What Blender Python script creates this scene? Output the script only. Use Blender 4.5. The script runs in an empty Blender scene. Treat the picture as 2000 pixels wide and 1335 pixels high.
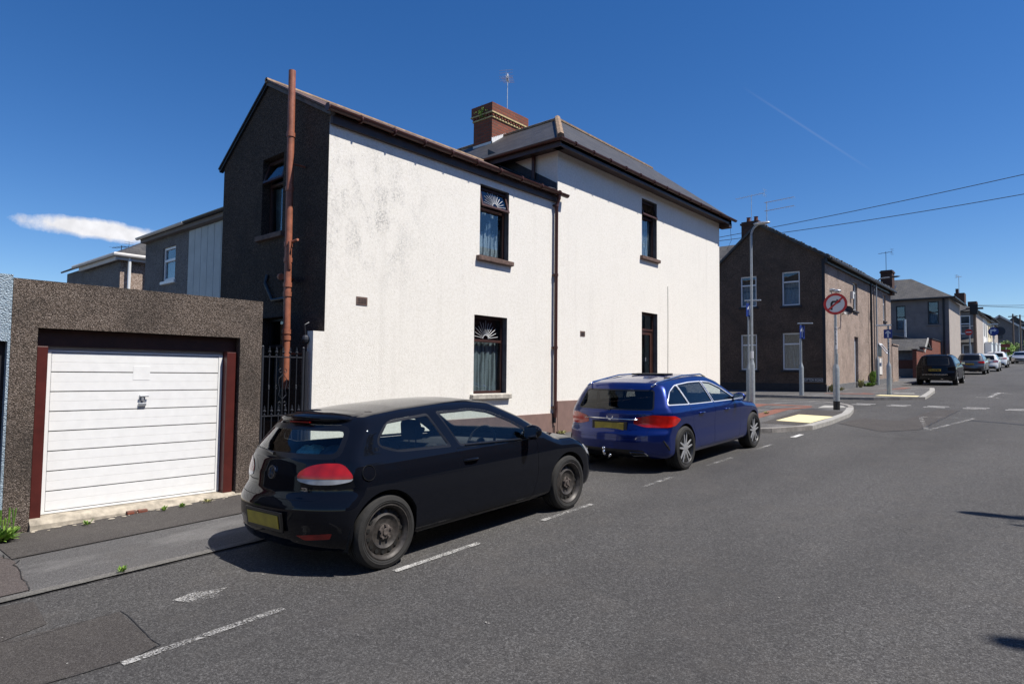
import bpy, bmesh, math, random
import numpy as np
from mathutils import Vector, Matrix
random.seed(7)
SC = bpy.context.scene
COL = SC.collection

# ---------------------------------------------------------------- camera, sky, sun, exposure
H_EYE = 1.72
yaw, pitch, roll, f_px = 0.71273262, 0.04974524, 0.01071744, 1242.14
fwd = Vector((-math.sin(yaw)*math.cos(pitch), math.cos(yaw)*math.cos(pitch), math.sin(pitch)))
rgt = Vector((math.cos(yaw), math.sin(yaw), 0))
upv = rgt.cross(fwd)
r2 = rgt*math.cos(roll) + upv*math.sin(roll)
u2 = -rgt*math.sin(roll) + upv*math.cos(roll)
cam = bpy.data.cameras.new('camera')
cam_o = bpy.data.objects.new('camera', cam); COL.objects.link(cam_o)
M = Matrix((r2, u2, -fwd)).transposed().to_4x4(); M.translation = (0, 0, H_EYE)
cam_o.matrix_world = M
cam.sensor_width = 36; cam.lens = 36*f_px/2000; cam.clip_end = 5000; cam.clip_start = 0.05
SC.camera = cam_o

SUN_DIR = Vector((0.943*math.cos(math.radians(59)), 0.332*math.cos(math.radians(59)), math.sin(math.radians(59)))).normalized()
sun = bpy.data.lights.new('sun', 'SUN'); sun.energy = 5.0; sun.angle = math.radians(0.5); sun.color = (1, 0.95, 0.87)
sun_o = bpy.data.objects.new('sun', sun); COL.objects.link(sun_o)
sun_o.rotation_euler = (-SUN_DIR).to_track_quat('-Z', 'Y').to_euler(); sun_o.location = (30, 15, 40)
W = bpy.data.worlds.new('World'); SC.world = W; W.use_nodes = True
wn, wl = W.node_tree.nodes, W.node_tree.links
wn.clear()
wo = wn.new('ShaderNodeOutputWorld'); bg = wn.new('ShaderNodeBackground'); sky = wn.new('ShaderNodeTexSky')
sky.sky_type = 'NISHITA'; sky.sun_disc = False
sky.sun_elevation = math.asin(SUN_DIR.z); sky.sun_rotation = math.atan2(SUN_DIR.x, SUN_DIR.y)
sky.air_density = 0.9; sky.dust_density = 0.15; sky.ozone_density = 3.0; sky.altitude = 300
bg.inputs['Strength'].default_value = 0.08
def wnode(t, **k):
    n = wn.new(t)
    for a, v in k.items(): setattr(n, a, v)
    return n
# a small cloud and a thin vapour trail, placed by direction in the sky
tc = wnode('ShaderNodeTexCoord')
def dirpix(x, y):
    d = (r2*(x-1000) - u2*(y-667.5) + fwd*f_px); return d.normalized()
def wmath(op, a, b=None, c=None):
    n = wn.new('ShaderNodeMath'); n.operation = op
    for i, v in enumerate((a, b, c)):
        if v is None: continue
        if isinstance(v, (int, float)): n.inputs[i].default_value = v
        else: wl.new(v, n.inputs[i])
    return n.outputs[0]
def wdot(vec):
    n = wn.new('ShaderNodeVectorMath'); n.operation = 'DOT_PRODUCT'
    wl.new(tc.outputs['Generated'], n.inputs[0]); n.inputs[1].default_value = vec
    return n.outputs['Value']
CLD = dirpix(192, 449)
CA = (dirpix(300, 466)-dirpix(75, 434)).normalized(); CA = (CA-CLD*CA.dot(CLD)).normalized(); CB = CLD.cross(CA)
nz = wnode('ShaderNodeTexNoise'); nz.inputs['Scale'].default_value = 24; nz.inputs['Detail'].default_value = 9; nz.inputs['Roughness'].default_value = 0.64
wl.new(tc.outputs['Generated'], nz.inputs['Vector'])
nz2 = wnode('ShaderNodeTexNoise'); nz2.inputs['Scale'].default_value = 55; nz2.inputs['Detail'].default_value = 4
wl.new(tc.outputs['Generated'], nz2.inputs['Vector'])
ua, vb = wdot(CA), wdot(CB)
dist = wmath('SQRT', wmath('ADD', wmath('POWER', wmath('DIVIDE', ua, 0.088), 2.0), wmath('POWER', wmath('DIVIDE', vb, 0.0145), 2.0)))
dens = wmath('SUBTRACT', wmath('ADD', 1.02, wmath('MULTIPLY', wmath('SUBTRACT', nz.outputs['Fac'], 0.5), 1.15)), dist)
dens = wmath('MINIMUM', wmath('MAXIMUM', wmath('MULTIPLY', dens, 2.4), 0.0), 1.0)
front = wmath('GREATER_THAN', wdot(CLD), 0.9)
dens = wmath('MULTIPLY', dens, front)
cbright = wmath('ADD', 0.62, wmath('MULTIPLY', nz2.outputs['Fac'], 0.5))
TA, TB = dirpix(1385, 128), dirpix(1670, 312)
TD = (TB-TA).normalized(); TM = ((TA+TB)/2).normalized(); TD = (TD-TM*TD.dot(TM)).normalized(); TN = TM.cross(TD)
half = (TB-TA).length/2
tl_ = wmath('MULTIPLY', wmath('GREATER_THAN', wdot(TM), 0.9), wmath('MAXIMUM', 0.0, wmath('SUBTRACT', 1.0, wmath('POWER', wmath('DIVIDE', wmath('SUBTRACT', wdot(TD), half*0.35), half*0.9), 2.0))))
tw = wmath('MAXIMUM', 0.0, wmath('SUBTRACT', 1.0, wmath('DIVIDE', wmath('ABSOLUTE', wdot(TN)), 0.0022)))
trail = wmath('MULTIPLY', wmath('MULTIPLY', tl_, tw), 0.065)
mixc = wnode('ShaderNodeMix', data_type='RGBA')
wl.new(dens, mixc.inputs['Factor'])
# grade the clear sky slightly deeper, as a polarised summer sky
hsv = wnode('ShaderNodeHueSaturation'); hsv.inputs['Saturation'].default_value = 1.31; hsv.inputs['Hue'].default_value = 0.508; hsv.inputs['Value'].default_value = 1.17
wl.new(sky.outputs[0], hsv.inputs['Color'])
wl.new(hsv.outputs[0], mixc.inputs['A'])
cc = wnode('ShaderNodeCombineColor')
k = wmath('MULTIPLY', cbright, 9.3)
wl.new(k, cc.inputs[0]); wl.new(k, cc.inputs[1]); wl.new(wmath('MULTIPLY', k, 1.04), cc.inputs[2])
wl.new(cc.outputs[0], mixc.inputs['B'])
mixt = wnode('ShaderNodeMix', data_type='RGBA')
wl.new(trail, mixt.inputs['Factor']); wl.new(mixc.outputs['Result'], mixt.inputs['A']); mixt.inputs['B'].default_value = (7, 7, 7.4, 1)
wl.new(mixt.outputs['Result'], bg.inputs['Color']); wl.new(bg.outputs[0], wo.inputs[0])
vs = SC.view_settings; vs.view_transform = 'Standard'; vs.look = 'None'; vs.exposure = 0.45; vs.gamma = 1
SC.cycles.max_bounces = 8; SC.cycles.transparent_max_bounces = 24; SC.cycles.use_denoising = True

# ---------------------------------------------------------------- materials
class NT:
    def __init__(s, name):
        s.m = bpy.data.materials.new(name); s.m.use_nodes = True
        s.n, s.l = s.m.node_tree.nodes, s.m.node_tree.links
        s.b = s.n['Principled BSDF']; s.out = s.n['Material Output']
    def new(s, t, **k):
        n = s.n.new(t)
        for a, v in k.items(): setattr(n, a, v)
        return n
    def set(s, n, key, v):
        if hasattr(v, 'is_output') or isinstance(v, bpy.types.NodeSocket): s.l.new(v, n.inputs[key])
        else: n.inputs[key].default_value = v
    def math(s, op, a, b=0.0, clamp=False):
        n = s.new('ShaderNodeMath', operation=op, use_clamp=clamp); s.set(n, 0, a); s.set(n, 1, b); return n.outputs[0]
    def pos(s, world=True):
        return s.new('ShaderNodeNewGeometry').outputs['Position'] if world else s.new('ShaderNodeTexCoord').outputs['Object']
    def noise(s, scale, detail=4, rough=0.55, vec=None, world=True, stretch=None):
        n = s.new('ShaderNodeTexNoise'); s.set(n, 'Scale', scale); s.set(n, 'Detail', detail); s.set(n, 'Roughness', rough)
        v = vec or s.pos(world)
        if stretch:
            mp = s.new('ShaderNodeMapping'); s.l.new(v, mp.inputs[0]); mp.inputs['Scale'].default_value = stretch; v = mp.outputs[0]
        s.l.new(v, n.inputs['Vector']); return n.outputs['Fac']
    def vor(s, scale, vec=None, feature='F1', world=True):
        n = s.new('ShaderNodeTexVoronoi', feature=feature); s.set(n, 'Scale', scale)
        s.l.new(vec or s.pos(world), n.inputs['Vector']); return n
    def ramp(s, fac, stops, interp='LINEAR'):
        n = s.new('ShaderNodeValToRGB'); n.color_ramp.interpolation = interp
        e = n.color_ramp.elements
        while len(e) < len(stops): e.new(0.5)
        for i, (p, c) in enumerate(stops):
            e[i].position = p; e[i].color = (*c, 1) if len(c) == 3 else c
        s.l.new(fac, n.inputs[0]); return n.outputs[0]
    def mix(s, fac, a, b, blend='MIX'):
        n = s.new('ShaderNodeMix', data_type='RGBA', blend_type=blend)
        s.set(n, 'Factor', fac)
        for key, v in (('A', a), ('B', b)):
            s.set(n, key, (*v, 1) if isinstance(v, tuple) and len(v) == 3 else v)
        return n.outputs['Result']
    def bump(s, h, strength=0.5, dist=0.01, prev=None):
        n = s.new('ShaderNodeBump'); s.set(n, 'Strength', strength); s.set(n, 'Distance', dist); s.l.new(h, n.inputs['Height'])
        if prev is not None: s.l.new(prev, n.inputs['Normal'])
        s.l.new(n.outputs[0], s.b.inputs['Normal']); return n.outputs[0]
    def col(s, c): s.set(s.b, 'Base Color', (*c, 1) if isinstance(c, tuple) else c)
    def P(s, **k):
        mp = dict(rough='Roughness', metal='Metallic', spec='Specular IOR Level', coat='Coat Weight', coatr='Coat Roughness', ior='IOR', trans='Transmission Weight', sheen='Sheen Weight')
        for a, v in k.items(): s.set(s.b, mp[a], v)
        return s

def simple(name, c, rough=0.6, metal=0.0, var=0.12, scale=6, bump=0.0, bscale=60, coat=0.0, world=True, spec=0.5):
    t = NT(name); n = t.noise(scale, 5, 0.6, world=world)
    lo = tuple(x*(1-var) for x in c); hi = tuple(min(1, x*(1+var)) for x in c)
    t.col(t.ramp(n, [(0.3, lo), (0.7, hi)])); t.P(rough=rough, metal=metal, coat=coat, spec=spec)
    if bump: t.bump(t.noise(bscale, 3, world=world), bump, 0.004)
    return t.m

def pebbledash(name, stops, scale=85, dirt=0.25, bump=0.9, dist=0.008, rough=0.95, dirtc=(0.03, 0.028, 0.026)):
    t = NT(name)
    v = t.vor(scale); 
    sep = t.new('ShaderNodeSeparateColor'); t.l.new(v.outputs['Color'], sep.inputs[0])
    c = t.ramp(sep.outputs[0], stops)
    n1 = t.noise(1.3, 6, 0.65); c = t.mix(t.math('MULTIPLY', t.math('SUBTRACT', n1, 0.42, True), dirt*6, True), c, dirtc)
    n3 = t.noise(0.5, 3, 0.5, stretch=(1, 1, 0.2)); c = t.mix(t.math('MULTIPLY', n3, dirt), c, tuple(x*0.6 for x in stops[0][1]))
    t.col(c); t.P(rough=rough, spec=0.2)
    t.bump(t.math('SUBTRACT', 1.0, v.outputs['Distance']), bump, dist)
    return t.m

def bricks(name, c1, c2, mortar, bw=0.225, bh=0.075, mort=0.01, bump=0.6, rough=0.9):
    t = NT(name); uv = t.new('ShaderNodeTexCoord').outputs['UV']
    b = t.new('ShaderNodeTexBrick'); t.l.new(uv, b.inputs['Vector'])
    b.inputs['Scale'].default_value = 1; b.inputs['Brick Width'].default_value = bw; b.inputs['Row Height'].default_value = bh
    b.inputs['Mortar Size'].default_value = mort; b.inputs['Mortar Smooth'].default_value = 0.15
    b.inputs['Color1'].default_value = (*c1, 1); b.inputs['Color2'].default_value = (*c2, 1); b.inputs['Mortar'].default_value = (*mortar, 1)
    c = t.mix(t.math('MULTIPLY', t.noise(3, 6, 0.65), 0.55), b.outputs['Color'], tuple(x*0.45 for x in c1))
    t.col(c); t.P(rough=rough, spec=0.3)
    h = t.math('ADD', t.math('MULTIPLY', t.math('SUBTRACT', 1.0, b.outputs['Fac']), 1.0), t.math('MULTIPLY', t.noise(60, 3), 0.25))
    t.bump(h, bump, 0.008); return t.m

def slates(name, c, c2, bw=0.28, bh=0.2, lichen=0.2, lc=(0.22, 0.2, 0.14)):
    t = NT(name); uv = t.new('ShaderNodeTexCoord').outputs['UV']
    b = t.new('ShaderNodeTexBrick'); t.l.new(uv, b.inputs['Vector'])
    b.inputs['Scale'].default_value = 1; b.inputs['Brick Width'].default_value = bw; b.inputs['Row Height'].default_value = bh
    b.inputs['Mortar Size'].default_value = 0.006; b.inputs['Mortar Smooth'].default_value = 0.0; b.inputs['Bias'].default_value = -0.1
    b.inputs['Color1'].default_value = (*c, 1); b.inputs['Color2'].default_value = (*c2, 1); b.inputs['Mortar'].default_value = (0.01, 0.01, 0.011, 1)
    f = t.math('MULTIPLY', t.math('SUBTRACT', t.noise(2.2, 7, 0.7), 0.5, True), lichen*8, True)
    t.col(t.mix(f, b.outputs['Color'], lc)); t.P(rough=0.6, spec=0.4)
    sx = t.new('ShaderNodeSeparateXYZ'); t.l.new(uv, sx.inputs[0])
    saw = t.math('SUBTRACT', 1.0, t.math('FRACT', t.math('DIVIDE', sx.outputs[1], bh)))
    t.bump(t.math('ADD', saw, t.math('MULTIPLY', t.noise(9, 4), 0.5)), 0.8, 0.012); return t.m

def paint(name, c, rough=0.32, flake=0.0, coat=1.0, dust=0.06, spec=0.5):
    t = NT(name); n = t.noise(4, 5, 0.6, world=False)
    g = t.noise(2.2, 4, 0.6, world=False)
    sep = t.new('ShaderNodeSeparateXYZ'); t.l.new(t.new('ShaderNodeNewGeometry').outputs['Normal'], sep.inputs[0])
    up = t.math('MULTIPLY', t.math('MAXIMUM', sep.outputs[2], 0.0), dust*1.5)
    d = t.math('ADD', t.math('MULTIPLY', t.math('MULTIPLY', n, dust), 0.6), t.math('MULTIPLY', up, g), True)
    t.col(t.mix(d, c, (0.25, 0.23, 0.21)))
    t.P(metal=flake, rough=rough, coat=coat, coatr=0.03, spec=spec); t.b.inputs['Coat IOR'].default_value = 1.42
    t.set(t.b, 'Coat Roughness', t.math('ADD', 0.01, t.math('MULTIPLY', g, 0.025)))
    return t.m

def glass(name, tint=(0.5, 0.56, 0.55), gloss=0.06, rough=0.0):
    t = NT(name); t.n.remove(t.b)
    tr = t.new('ShaderNodeBsdfTransparent'); tr.inputs[0].default_value = (*tint, 1)
    gl = t.new('ShaderNodeBsdfGlossy'); gl.inputs['Roughness'].default_value = rough; gl.inputs['Color'].default_value = (1, 1, 1, 1)
    ge = t.new('ShaderNodeNewGeometry'); dt = t.new('ShaderNodeVectorMath', operation='DOT_PRODUCT'); t.l.new(ge.outputs['Normal'], dt.inputs[0]); t.l.new(ge.outputs['Incoming'], dt.inputs[1])
    fz = t.math('POWER', t.math('SUBTRACT', 1.0, t.math('ABSOLUTE', dt.outputs['Value']), True), 5.0)
    mx = t.new('ShaderNodeMixShader'); t.l.new(t.math('ADD', t.math('MULTIPLY', fz, 0.9), gloss, True), mx.inputs[0])
    t.l.new(tr.outputs[0], mx.inputs[1]); t.l.new(gl.outputs[0], mx.inputs[2]); t.l.new(mx.outputs[0], t.out.inputs[0])
    return t.m

def white_render():
    t = NT('white_render')
    big = t.noise(1.1, 7, 0.7); st = t.noise(2.3, 6, 0.7, stretch=(1, 1, 0.35))
    base = t.ramp(t.noise(26, 5, 0.6), [(0.25, (0.70, 0.665, 0.595)), (0.6, (0.81, 0.78, 0.722))])
    px = t.new('ShaderNodeSeparateXYZ'); t.l.new(t.pos(), px.inputs[0])
    # soot stains near the upper gable corner of the wing
    def fall(ch, c0, w): return t.math('SUBTRACT', 1.0, t.math('POWER', t.math('DIVIDE', t.math('ABSOLUTE', t.math('SUBTRACT', px.outputs[ch], c0)), w), 2.0), True)
    mask = t.math('MULTIPLY', fall(1, 5.7, 1.5), fall(2, 4.2, 1.3), True)
    bl = t.noise(3.4, 8, 0.75, stretch=(1, 1, 0.6)); fine = t.noise(30, 5, 0.8)
    s = t.math('MULTIPLY', t.math('MULTIPLY', t.math('SUBTRACT', bl, 0.47, True), 7.0, True), mask)
    s = t.math('MULTIPLY', s, t.math('MULTIPLY', t.math('SUBTRACT', fine, 0.44, True), 7.0, True))
    c = t.mix(t.math('MULTIPLY', s, 0.6, True), base, (0.17, 0.17, 0.17))
    sp2 = t.math('MULTIPLY', t.math('SUBTRACT', t.noise(1.6, 6, 0.7), 0.56, True), 6.0, True)
    c = t.mix(t.math('MULTIPLY', t.math('MULTIPLY', sp2, t.math('MULTIPLY', t.math('SUBTRACT', fine, 0.52, True), 9.0, True)), 0.45), c, (0.3, 0.29, 0.27))
    stv = t.noise(5, 4, 0.6, stretch=(1, 1, 0.05)); c = t.mix(t.math('MULTIPLY', t.math('SUBTRACT', stv, 0.56, True), 0.9, True), c, (0.5, 0.47, 0.42))
    c = t.mix(t.math('MULTIPLY', t.math('SUBTRACT', big, 0.5, True), 0.55, True), c, (0.52, 0.5, 0.46))
    sp = t.vor(7.0); spk = t.math('LESS_THAN', sp.outputs['Distance'], 0.045)
    c = t.mix(t.math('MULTIPLY', spk, 0.6), c, (0.2, 0.19, 0.17))
    t.col(c); t.P(rough=0.9, spec=0.2)
    v = t.vor(75); n = t.noise(60, 5, 0.75)
    t.bump(t.math('ADD', t.math('MULTIPLY', v.outputs['Distance'], -0.5), n), 0.42, 0.009)
    return t.m

def asphalt(name, stops, scale=170, stain=0.5, warm=(0.1, 0.09, 0.08), bump=0.55, pale=0):
    t = NT(name)
    v = t.vor(scale); sep = t.new('ShaderNodeSeparateColor'); t.l.new(v.outputs['Color'], sep.inputs[0])
    c = t.ramp(sep.outputs[0], stops)
    v2 = t.vor(scale*0.45); s2 = t.new('ShaderNodeSeparateColor'); t.l.new(v2.outputs['Color'], s2.inputs[0])
    c = t.mix(0.35, c, t.ramp(s2.outputs[0], stops))
    n = t.noise(0.35, 6, 0.6, stretch=(1.6, 0.5, 1)); c = t.mix(t.math('MULTIPLY', t.math('SUBTRACT', n, 0.4, True), stain*3.4, True), c, tuple(x*0.5 for x in stops[1][1]))
    n2 = t.noise(1.7, 6, 0.7); c = t.mix(t.math('MULTIPLY', t.math('SUBTRACT', n2, 0.5, True), 1.2, True), c, warm)
    bl = t.noise(0.8, 3, 0.5); c = t.mix(t.math('MULTIPLY', t.math('SUBTRACT', bl, 0.62, True), 0.8, True), c, tuple(x*1.35 for x in stops[-2][1]))
    if pale: pn = t.noise(2.4, 5, 0.65, stretch=(.8, .3, 1)); c = t.mix(t.math('MULTIPLY', t.math('SUBTRACT', pn, 0.5, True), pale, True), c, (0.3, 0.29, 0.28))
    t.col(c); t.P(rough=0.85, spec=0.35)
    t.bump(t.math('SUBTRACT', 1.0, v.outputs['Distance']), bump, 0.005)
    return t.m

def worn_paint(name, c, wear=0.5, scale=75):
    t = NT(name); t.col(t.mix(t.noise(9, 4), tuple(x*0.8 for x in c), c)); t.P(rough=0.8)
    n = t.noise(scale, 6, 0.75); v = t.noise(4, 4, 0.6)
    m = t.math('MULTIPLY', t.math('SUBTRACT', t.math('ADD', t.math('MULTIPLY', n, 0.65), t.math('MULTIPLY', v, 0.35)), wear-.04), 9.0, True)
    tr = t.new('ShaderNodeBsdfTransparent'); mx = t.new('ShaderNodeMixShader')
    t.l.new(m, mx.inputs[0]); t.l.new(tr.outputs[0], mx.inputs[1]); t.l.new(t.b.outputs[0], mx.inputs[2]); t.l.new(mx.outputs[0], t.out.inputs[0])
    return t.m

def leafmat(name, c1, c2):
    t = NT(name); oi = t.new('ShaderNodeNewGeometry').outputs['Random Per Island']
    t.col(t.ramp(oi, [(0, c1), (1, c2)])); t.P(rough=0.6, spec=0.3); return t.m

def lace(name, dark=(0.05, 0.07, 0.09), light=(0.8, 0.83, 0.85), scale=16, fold=5):
    t = NT(name); w = t.new('ShaderNodeTexWave', wave_type='BANDS', bands_direction='Y'); w.inputs['Scale'].default_value = fold; w.inputs['Distortion'].default_value = 3; w.inputs['Detail'].default_value = 3
    t.l.new(t.pos(), w.inputs['Vector'])
    v = t.vor(scale); n = t.noise(scale*3, 5, 0.7)
    fac = t.math('ADD', t.math('MULTIPLY', w.outputs['Fac'], 0.45), t.math('MULTIPLY', n, 0.6))
    t.col(t.ramp(fac, [(0.25, dark), (0.85, light)])); t.P(rough=0.9); return t.m

MAT = {}
def build_mats():
    g = MAT
    g['road'] = asphalt('road_asphalt', [(0, (0.022, 0.021, 0.0205)), (0.45, (0.054, 0.051, 0.05)), (0.8, (0.088, 0.085, 0.083)), (1, (0.20, 0.195, 0.19))], 165)
    g['patch'] = asphalt('patch_asphalt', [(0, (0.024, 0.021, 0.019)), (0.45, (0.047, 0.041, 0.038)), (0.8, (0.075, 0.067, 0.063)), (1, (0.17, 0.16, 0.15))], 260, 0.3)
    g['pave'] = asphalt('pavement_tarmac', [(0, (0.042, 0.040, 0.040)), (0.45, (0.078, 0.075, 0.075)), (0.8, (0.115, 0.111, 0.111)), (1, (0.2, 0.195, 0.19))], 240, 0.35, pale=1.6)
    g['pave_brown'] = asphalt('old_brown_tarmac', [(0, (0.04, 0.032, 0.03)), (0.45, (0.075, 0.062, 0.058)), (0.8, (0.11, 0.09, 0.085)), (1, (0.18, 0.16, 0.15))], 240, 0.3)
    g['gutter_c'] = asphalt('channel_concrete', [(0, (0.07, 0.066, 0.062)), (0.45, (0.125, 0.12, 0.11)), (0.8, (0.17, 0.16, 0.15)), (1, (0.26, 0.25, 0.23))], 160, 0.9)
    g['kerb'] = simple('kerb_stone', (0.23, 0.215, 0.2), 0.9, var=0.35, scale=5, bump=0.6, bscale=50)
    g['kerb_pale'] = simple('pale_kerb', (0.31, 0.30, 0.28), 0.9, var=0.2, scale=7, bump=0.4)
    g['redpave'] = bricks('red_paviours', (0.26, 0.11, 0.08), (0.19, 0.085, 0.065), (0.12, 0.08, 0.06), 0.2, 0.1, 0.006, 0.4)
    g['tactile'] = NT('tactile_buff'); t = g['tactile']; v = t.vor(15); v.inputs['Randomness'].default_value = 0
    t.col(t.mix(t.math('MULTIPLY', t.noise(3, 5), 0.5), (0.72, 0.63, 0.36), (0.5, 0.43, 0.24))); t.P(rough=0.85)
    t.bump(t.math('SUBTRACT', 0.5, v.outputs['Distance']), 0.5, 0.006); g['tactile'] = t.m
    g['paintw'] = worn_paint('worn_road_paint', (0.5, 0.49, 0.47), 0.505)
    g['paintvw'] = worn_paint('very_worn_road_paint', (0.5, 0.49, 0.47), 0.535)
    g['paint'] = worn_paint('road_paint', (0.62, 0.61, 0.59), 0.43)
    g['white'] = white_render()
    g['brownp'] = simple('brown_masonry_paint', (0.20, 0.125, 0.105), 0.85, var=0.12, bump=0.5, bscale=70)
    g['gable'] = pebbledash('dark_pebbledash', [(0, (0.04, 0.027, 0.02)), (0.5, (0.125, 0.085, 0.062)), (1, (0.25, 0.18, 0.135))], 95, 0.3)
    g['gable_wing'] = pebbledash('shaded_pebbledash', [(0, (0.022, 0.017, 0.014)), (0.5, (0.072, 0.054, 0.043)), (1, (0.15, 0.115, 0.095))], 95, 0.35)  # colour darkened to deepen the shade on the wing gable
    g['garage'] = pebbledash('garage_pebbledash', [(0, (0.045, 0.035, 0.028)), (0.4, (0.12, 0.095, 0.078)), (0.75, (0.21, 0.165, 0.135)), (1, (0.36, 0.3, 0.26))], 120, 0.4, 0.9, 0.009)
    g['blueg'] = pebbledash('pale_blue_pebbledash', [(0, (0.25, 0.33, 0.4)), (1, (0.42, 0.5, 0.56))], 80, 0.15, 1.0, 0.012)
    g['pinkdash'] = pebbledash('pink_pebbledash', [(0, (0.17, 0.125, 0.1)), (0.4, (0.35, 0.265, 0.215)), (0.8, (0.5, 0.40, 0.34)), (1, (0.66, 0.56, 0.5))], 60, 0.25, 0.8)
    g['greydash'] = pebbledash('grey_pebbledash', [(0, (0.09, 0.085, 0.085)), (0.5, (0.17, 0.165, 0.165)), (1, (0.28, 0.27, 0.265))], 70, 0.2)
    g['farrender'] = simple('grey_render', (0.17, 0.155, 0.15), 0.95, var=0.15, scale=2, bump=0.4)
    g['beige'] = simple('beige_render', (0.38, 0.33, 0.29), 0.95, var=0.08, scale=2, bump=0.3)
    g['cream'] = simple('cream_render', (0.6, 0.52, 0.36), 0.95, var=0.1, scale=2)
    g['offwhite'] = simple('offwhite_render', (0.62, 0.6, 0.57), 0.95, var=0.1, scale=2)
    g['panel'] = simple('pale_timber_boarding', (0.42, 0.46, 0.46), 0.8, var=0.1, scale=3)
    g['slate'] = slates('dark_slate', (0.030, 0.030, 0.034), (0.048, 0.047, 0.051), lichen=0.12, lc=(.11,.1,.08))
    g['slate_old'] = slates('mossy_slate', (0.055, 0.052, 0.049), (0.085, 0.08, 0.075), 0.32, 0.24, 0.3, (0.11, 0.1, 0.075))
    g['tile_brown'] = slates('brown_tile', (0.085, 0.05, 0.04), (0.12, 0.07, 0.055), 0.3, 0.3, 0.2)
    g['orange_tile'] = slates('orange_tile', (0.3, 0.14, 0.08), (0.38, 0.17, 0.1), 0.3, 0.3, 0.1)
    g['ridge'] = simple('clay_ridge_tile', (0.25, 0.17, 0.11), 0.9, var=0.45, scale=9, bump=0.5)
    g['pvc_brown'] = simple('brown_plastic', (0.06, 0.02, 0.015), 0.42, var=0.15)
    g['brown_paint'] = simple('brown_gloss_paint', (0.045, 0.026, 0.022), 0.5, var=0.3)
    g['soil'] = simple('terracotta_painted_iron', (0.30, 0.105, 0.06), 0.55, var=0.3, scale=9, bump=0.3)
    g['maroon'] = simple('maroon_gloss_paint', (0.075, 0.014, 0.011), 0.4, var=0.2, scale=5)
    g['sill'] = simple('brown_painted_sill', (0.12, 0.075, 0.06), 0.8, var=0.45, scale=12, bump=0.4)
    g['stonesill'] = simple('worn_stone_sill', (0.4, 0.37, 0.32), 0.9, var=0.35, scale=14, bump=0.6)
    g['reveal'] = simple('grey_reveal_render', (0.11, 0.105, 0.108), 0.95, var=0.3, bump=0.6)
    g['wood_dk'] = simple('dark_stained_timber', (0.05, 0.02, 0.015), 0.45, var=0.3)
    g['upvc'] = simple('white_upvc', (0.72, 0.73, 0.74), 0.35, var=0.05)
    g['upvc_dk'] = simple('dark_upvc', (0.02, 0.02, 0.022), 0.4, var=0.1)
    g['pane'] = glass('window_pane', (0.75, 0.8, 0.82), 0.08, 0.01)
    g['pane_far'] = NT('far_pane'); t = g['pane_far']; t.col(t.ramp(t.noise(1.5, 3), [(0.3, (0.03, 0.035, 0.04)), (0.7, (0.09, 0.1, 0.11))])); t.P(rough=0.06, spec=0.8); g['pane_far'] = t.m
    g['dark'] = simple('unlit_room', (0.012, 0.012, 0.013), 0.9)
    g['lace'] = lace('lace_curtain'); g['lace2'] = lace('grey_net_curtain', (0.12, 0.13, 0.13), (0.5, 0.53, 0.52), 30, 3)
    g['blind'] = lace('vertical_blind', (0.25, 0.3, 0.36), (0.5, 0.56, 0.62), 3, 22)
    g['leading'] = simple('silver_leading', (0.65, 0.66, 0.68), 0.4, 0.0)
    g['garagedoor'] = simple('white_garage_door', (0.80, 0.80, 0.79), 0.5, var=0.04, scale=9, bump=0.12, bscale=25)
    g['gdgroove'] = simple('door_groove_grey', (0.13, 0.13, 0.125), 0.8, var=0.4, scale=8)  # darker grey behind the grooves of the garage door
    g['concrete'] = simple('crumbling_concrete', (0.34, 0.3, 0.24), 0.95, var=0.4, scale=9, bump=0.9, bscale=35)
    g['brickred'] = bricks('red_brick', (0.29, 0.085, 0.05), (0.18, 0.058, 0.038), (0.12, 0.095, 0.08))
    g['brickdk'] = bricks('sooty_brick', (0.12, 0.06, 0.045), (0.07, 0.04, 0.032), (0.06, 0.05, 0.045))
    g['buff'] = simple('buff_brick', (0.5, 0.4, 0.2), 0.9, var=0.35, scale=14)
    g['flash'] = simple('white_cement_flashing', (0.7, 0.7, 0.7), 0.9, var=0.12)
    g['lead'] = simple('lead_sheet', (0.035, 0.04, 0.05), 0.6, var=0.3)
    g['galv'] = simple('galvanised_steel', (0.33, 0.36, 0.38), 0.5, 0.35, var=0.18, scale=20, bump=0.1)
    g['black'] = simple('black_paint', (0.012, 0.012, 0.013), 0.5)
    g['iron'] = simple('black_iron', (0.03, 0.033, 0.042), 0.45, 0.3)
    g['alu'] = simple('aluminium', (0.5, 0.52, 0.54), 0.4, 0.7)
    g['signwhite'] = simple('sign_white', (0.62, 0.63, 0.66), 0.5, var=0.03)
    g['signred'] = simple('sign_red', (0.50, 0.02, 0.018), 0.45, var=0.05)
    g['signblue'] = simple('sign_blue', (0.01, 0.035, 0.20), 0.5, var=0.05)
    g['signblack'] = simple('sign_black', (0.012, 0.012, 0.014), 0.5)
    g['plinthdk'] = simple('black_plinth_paint', (0.02, 0.02, 0.024), 0.7, var=0.3)
    g['plinthgr'] = simple('grey_plinth', (0.13, 0.13, 0.135), 0.9, var=0.3, bump=0.4)
    g['pole'] = simple('weathered_timber_pole', (0.13, 0.1, 0.08), 0.9, var=0.2)
    g['weed'] = leafmat('weed_leaf', (0.07, 0.16, 0.02), (0.22, 0.34, 0.06))
    g['weedy'] = leafmat('dry_weed', (0.22, 0.2, 0.08), (0.34, 0.33, 0.14))
    g['leaf'] = leafmat('shrub_leaf', (0.05, 0.09, 0.025), (0.13, 0.2, 0.05))
    g['greydoor'] = simple('grey_blocked_doorway', (0.27, 0.30, 0.35), 0.8, var=0.15)
    g['greybox'] = simple('white_meter_box', (0.6, 0.6, 0.58), 0.5)
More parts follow.
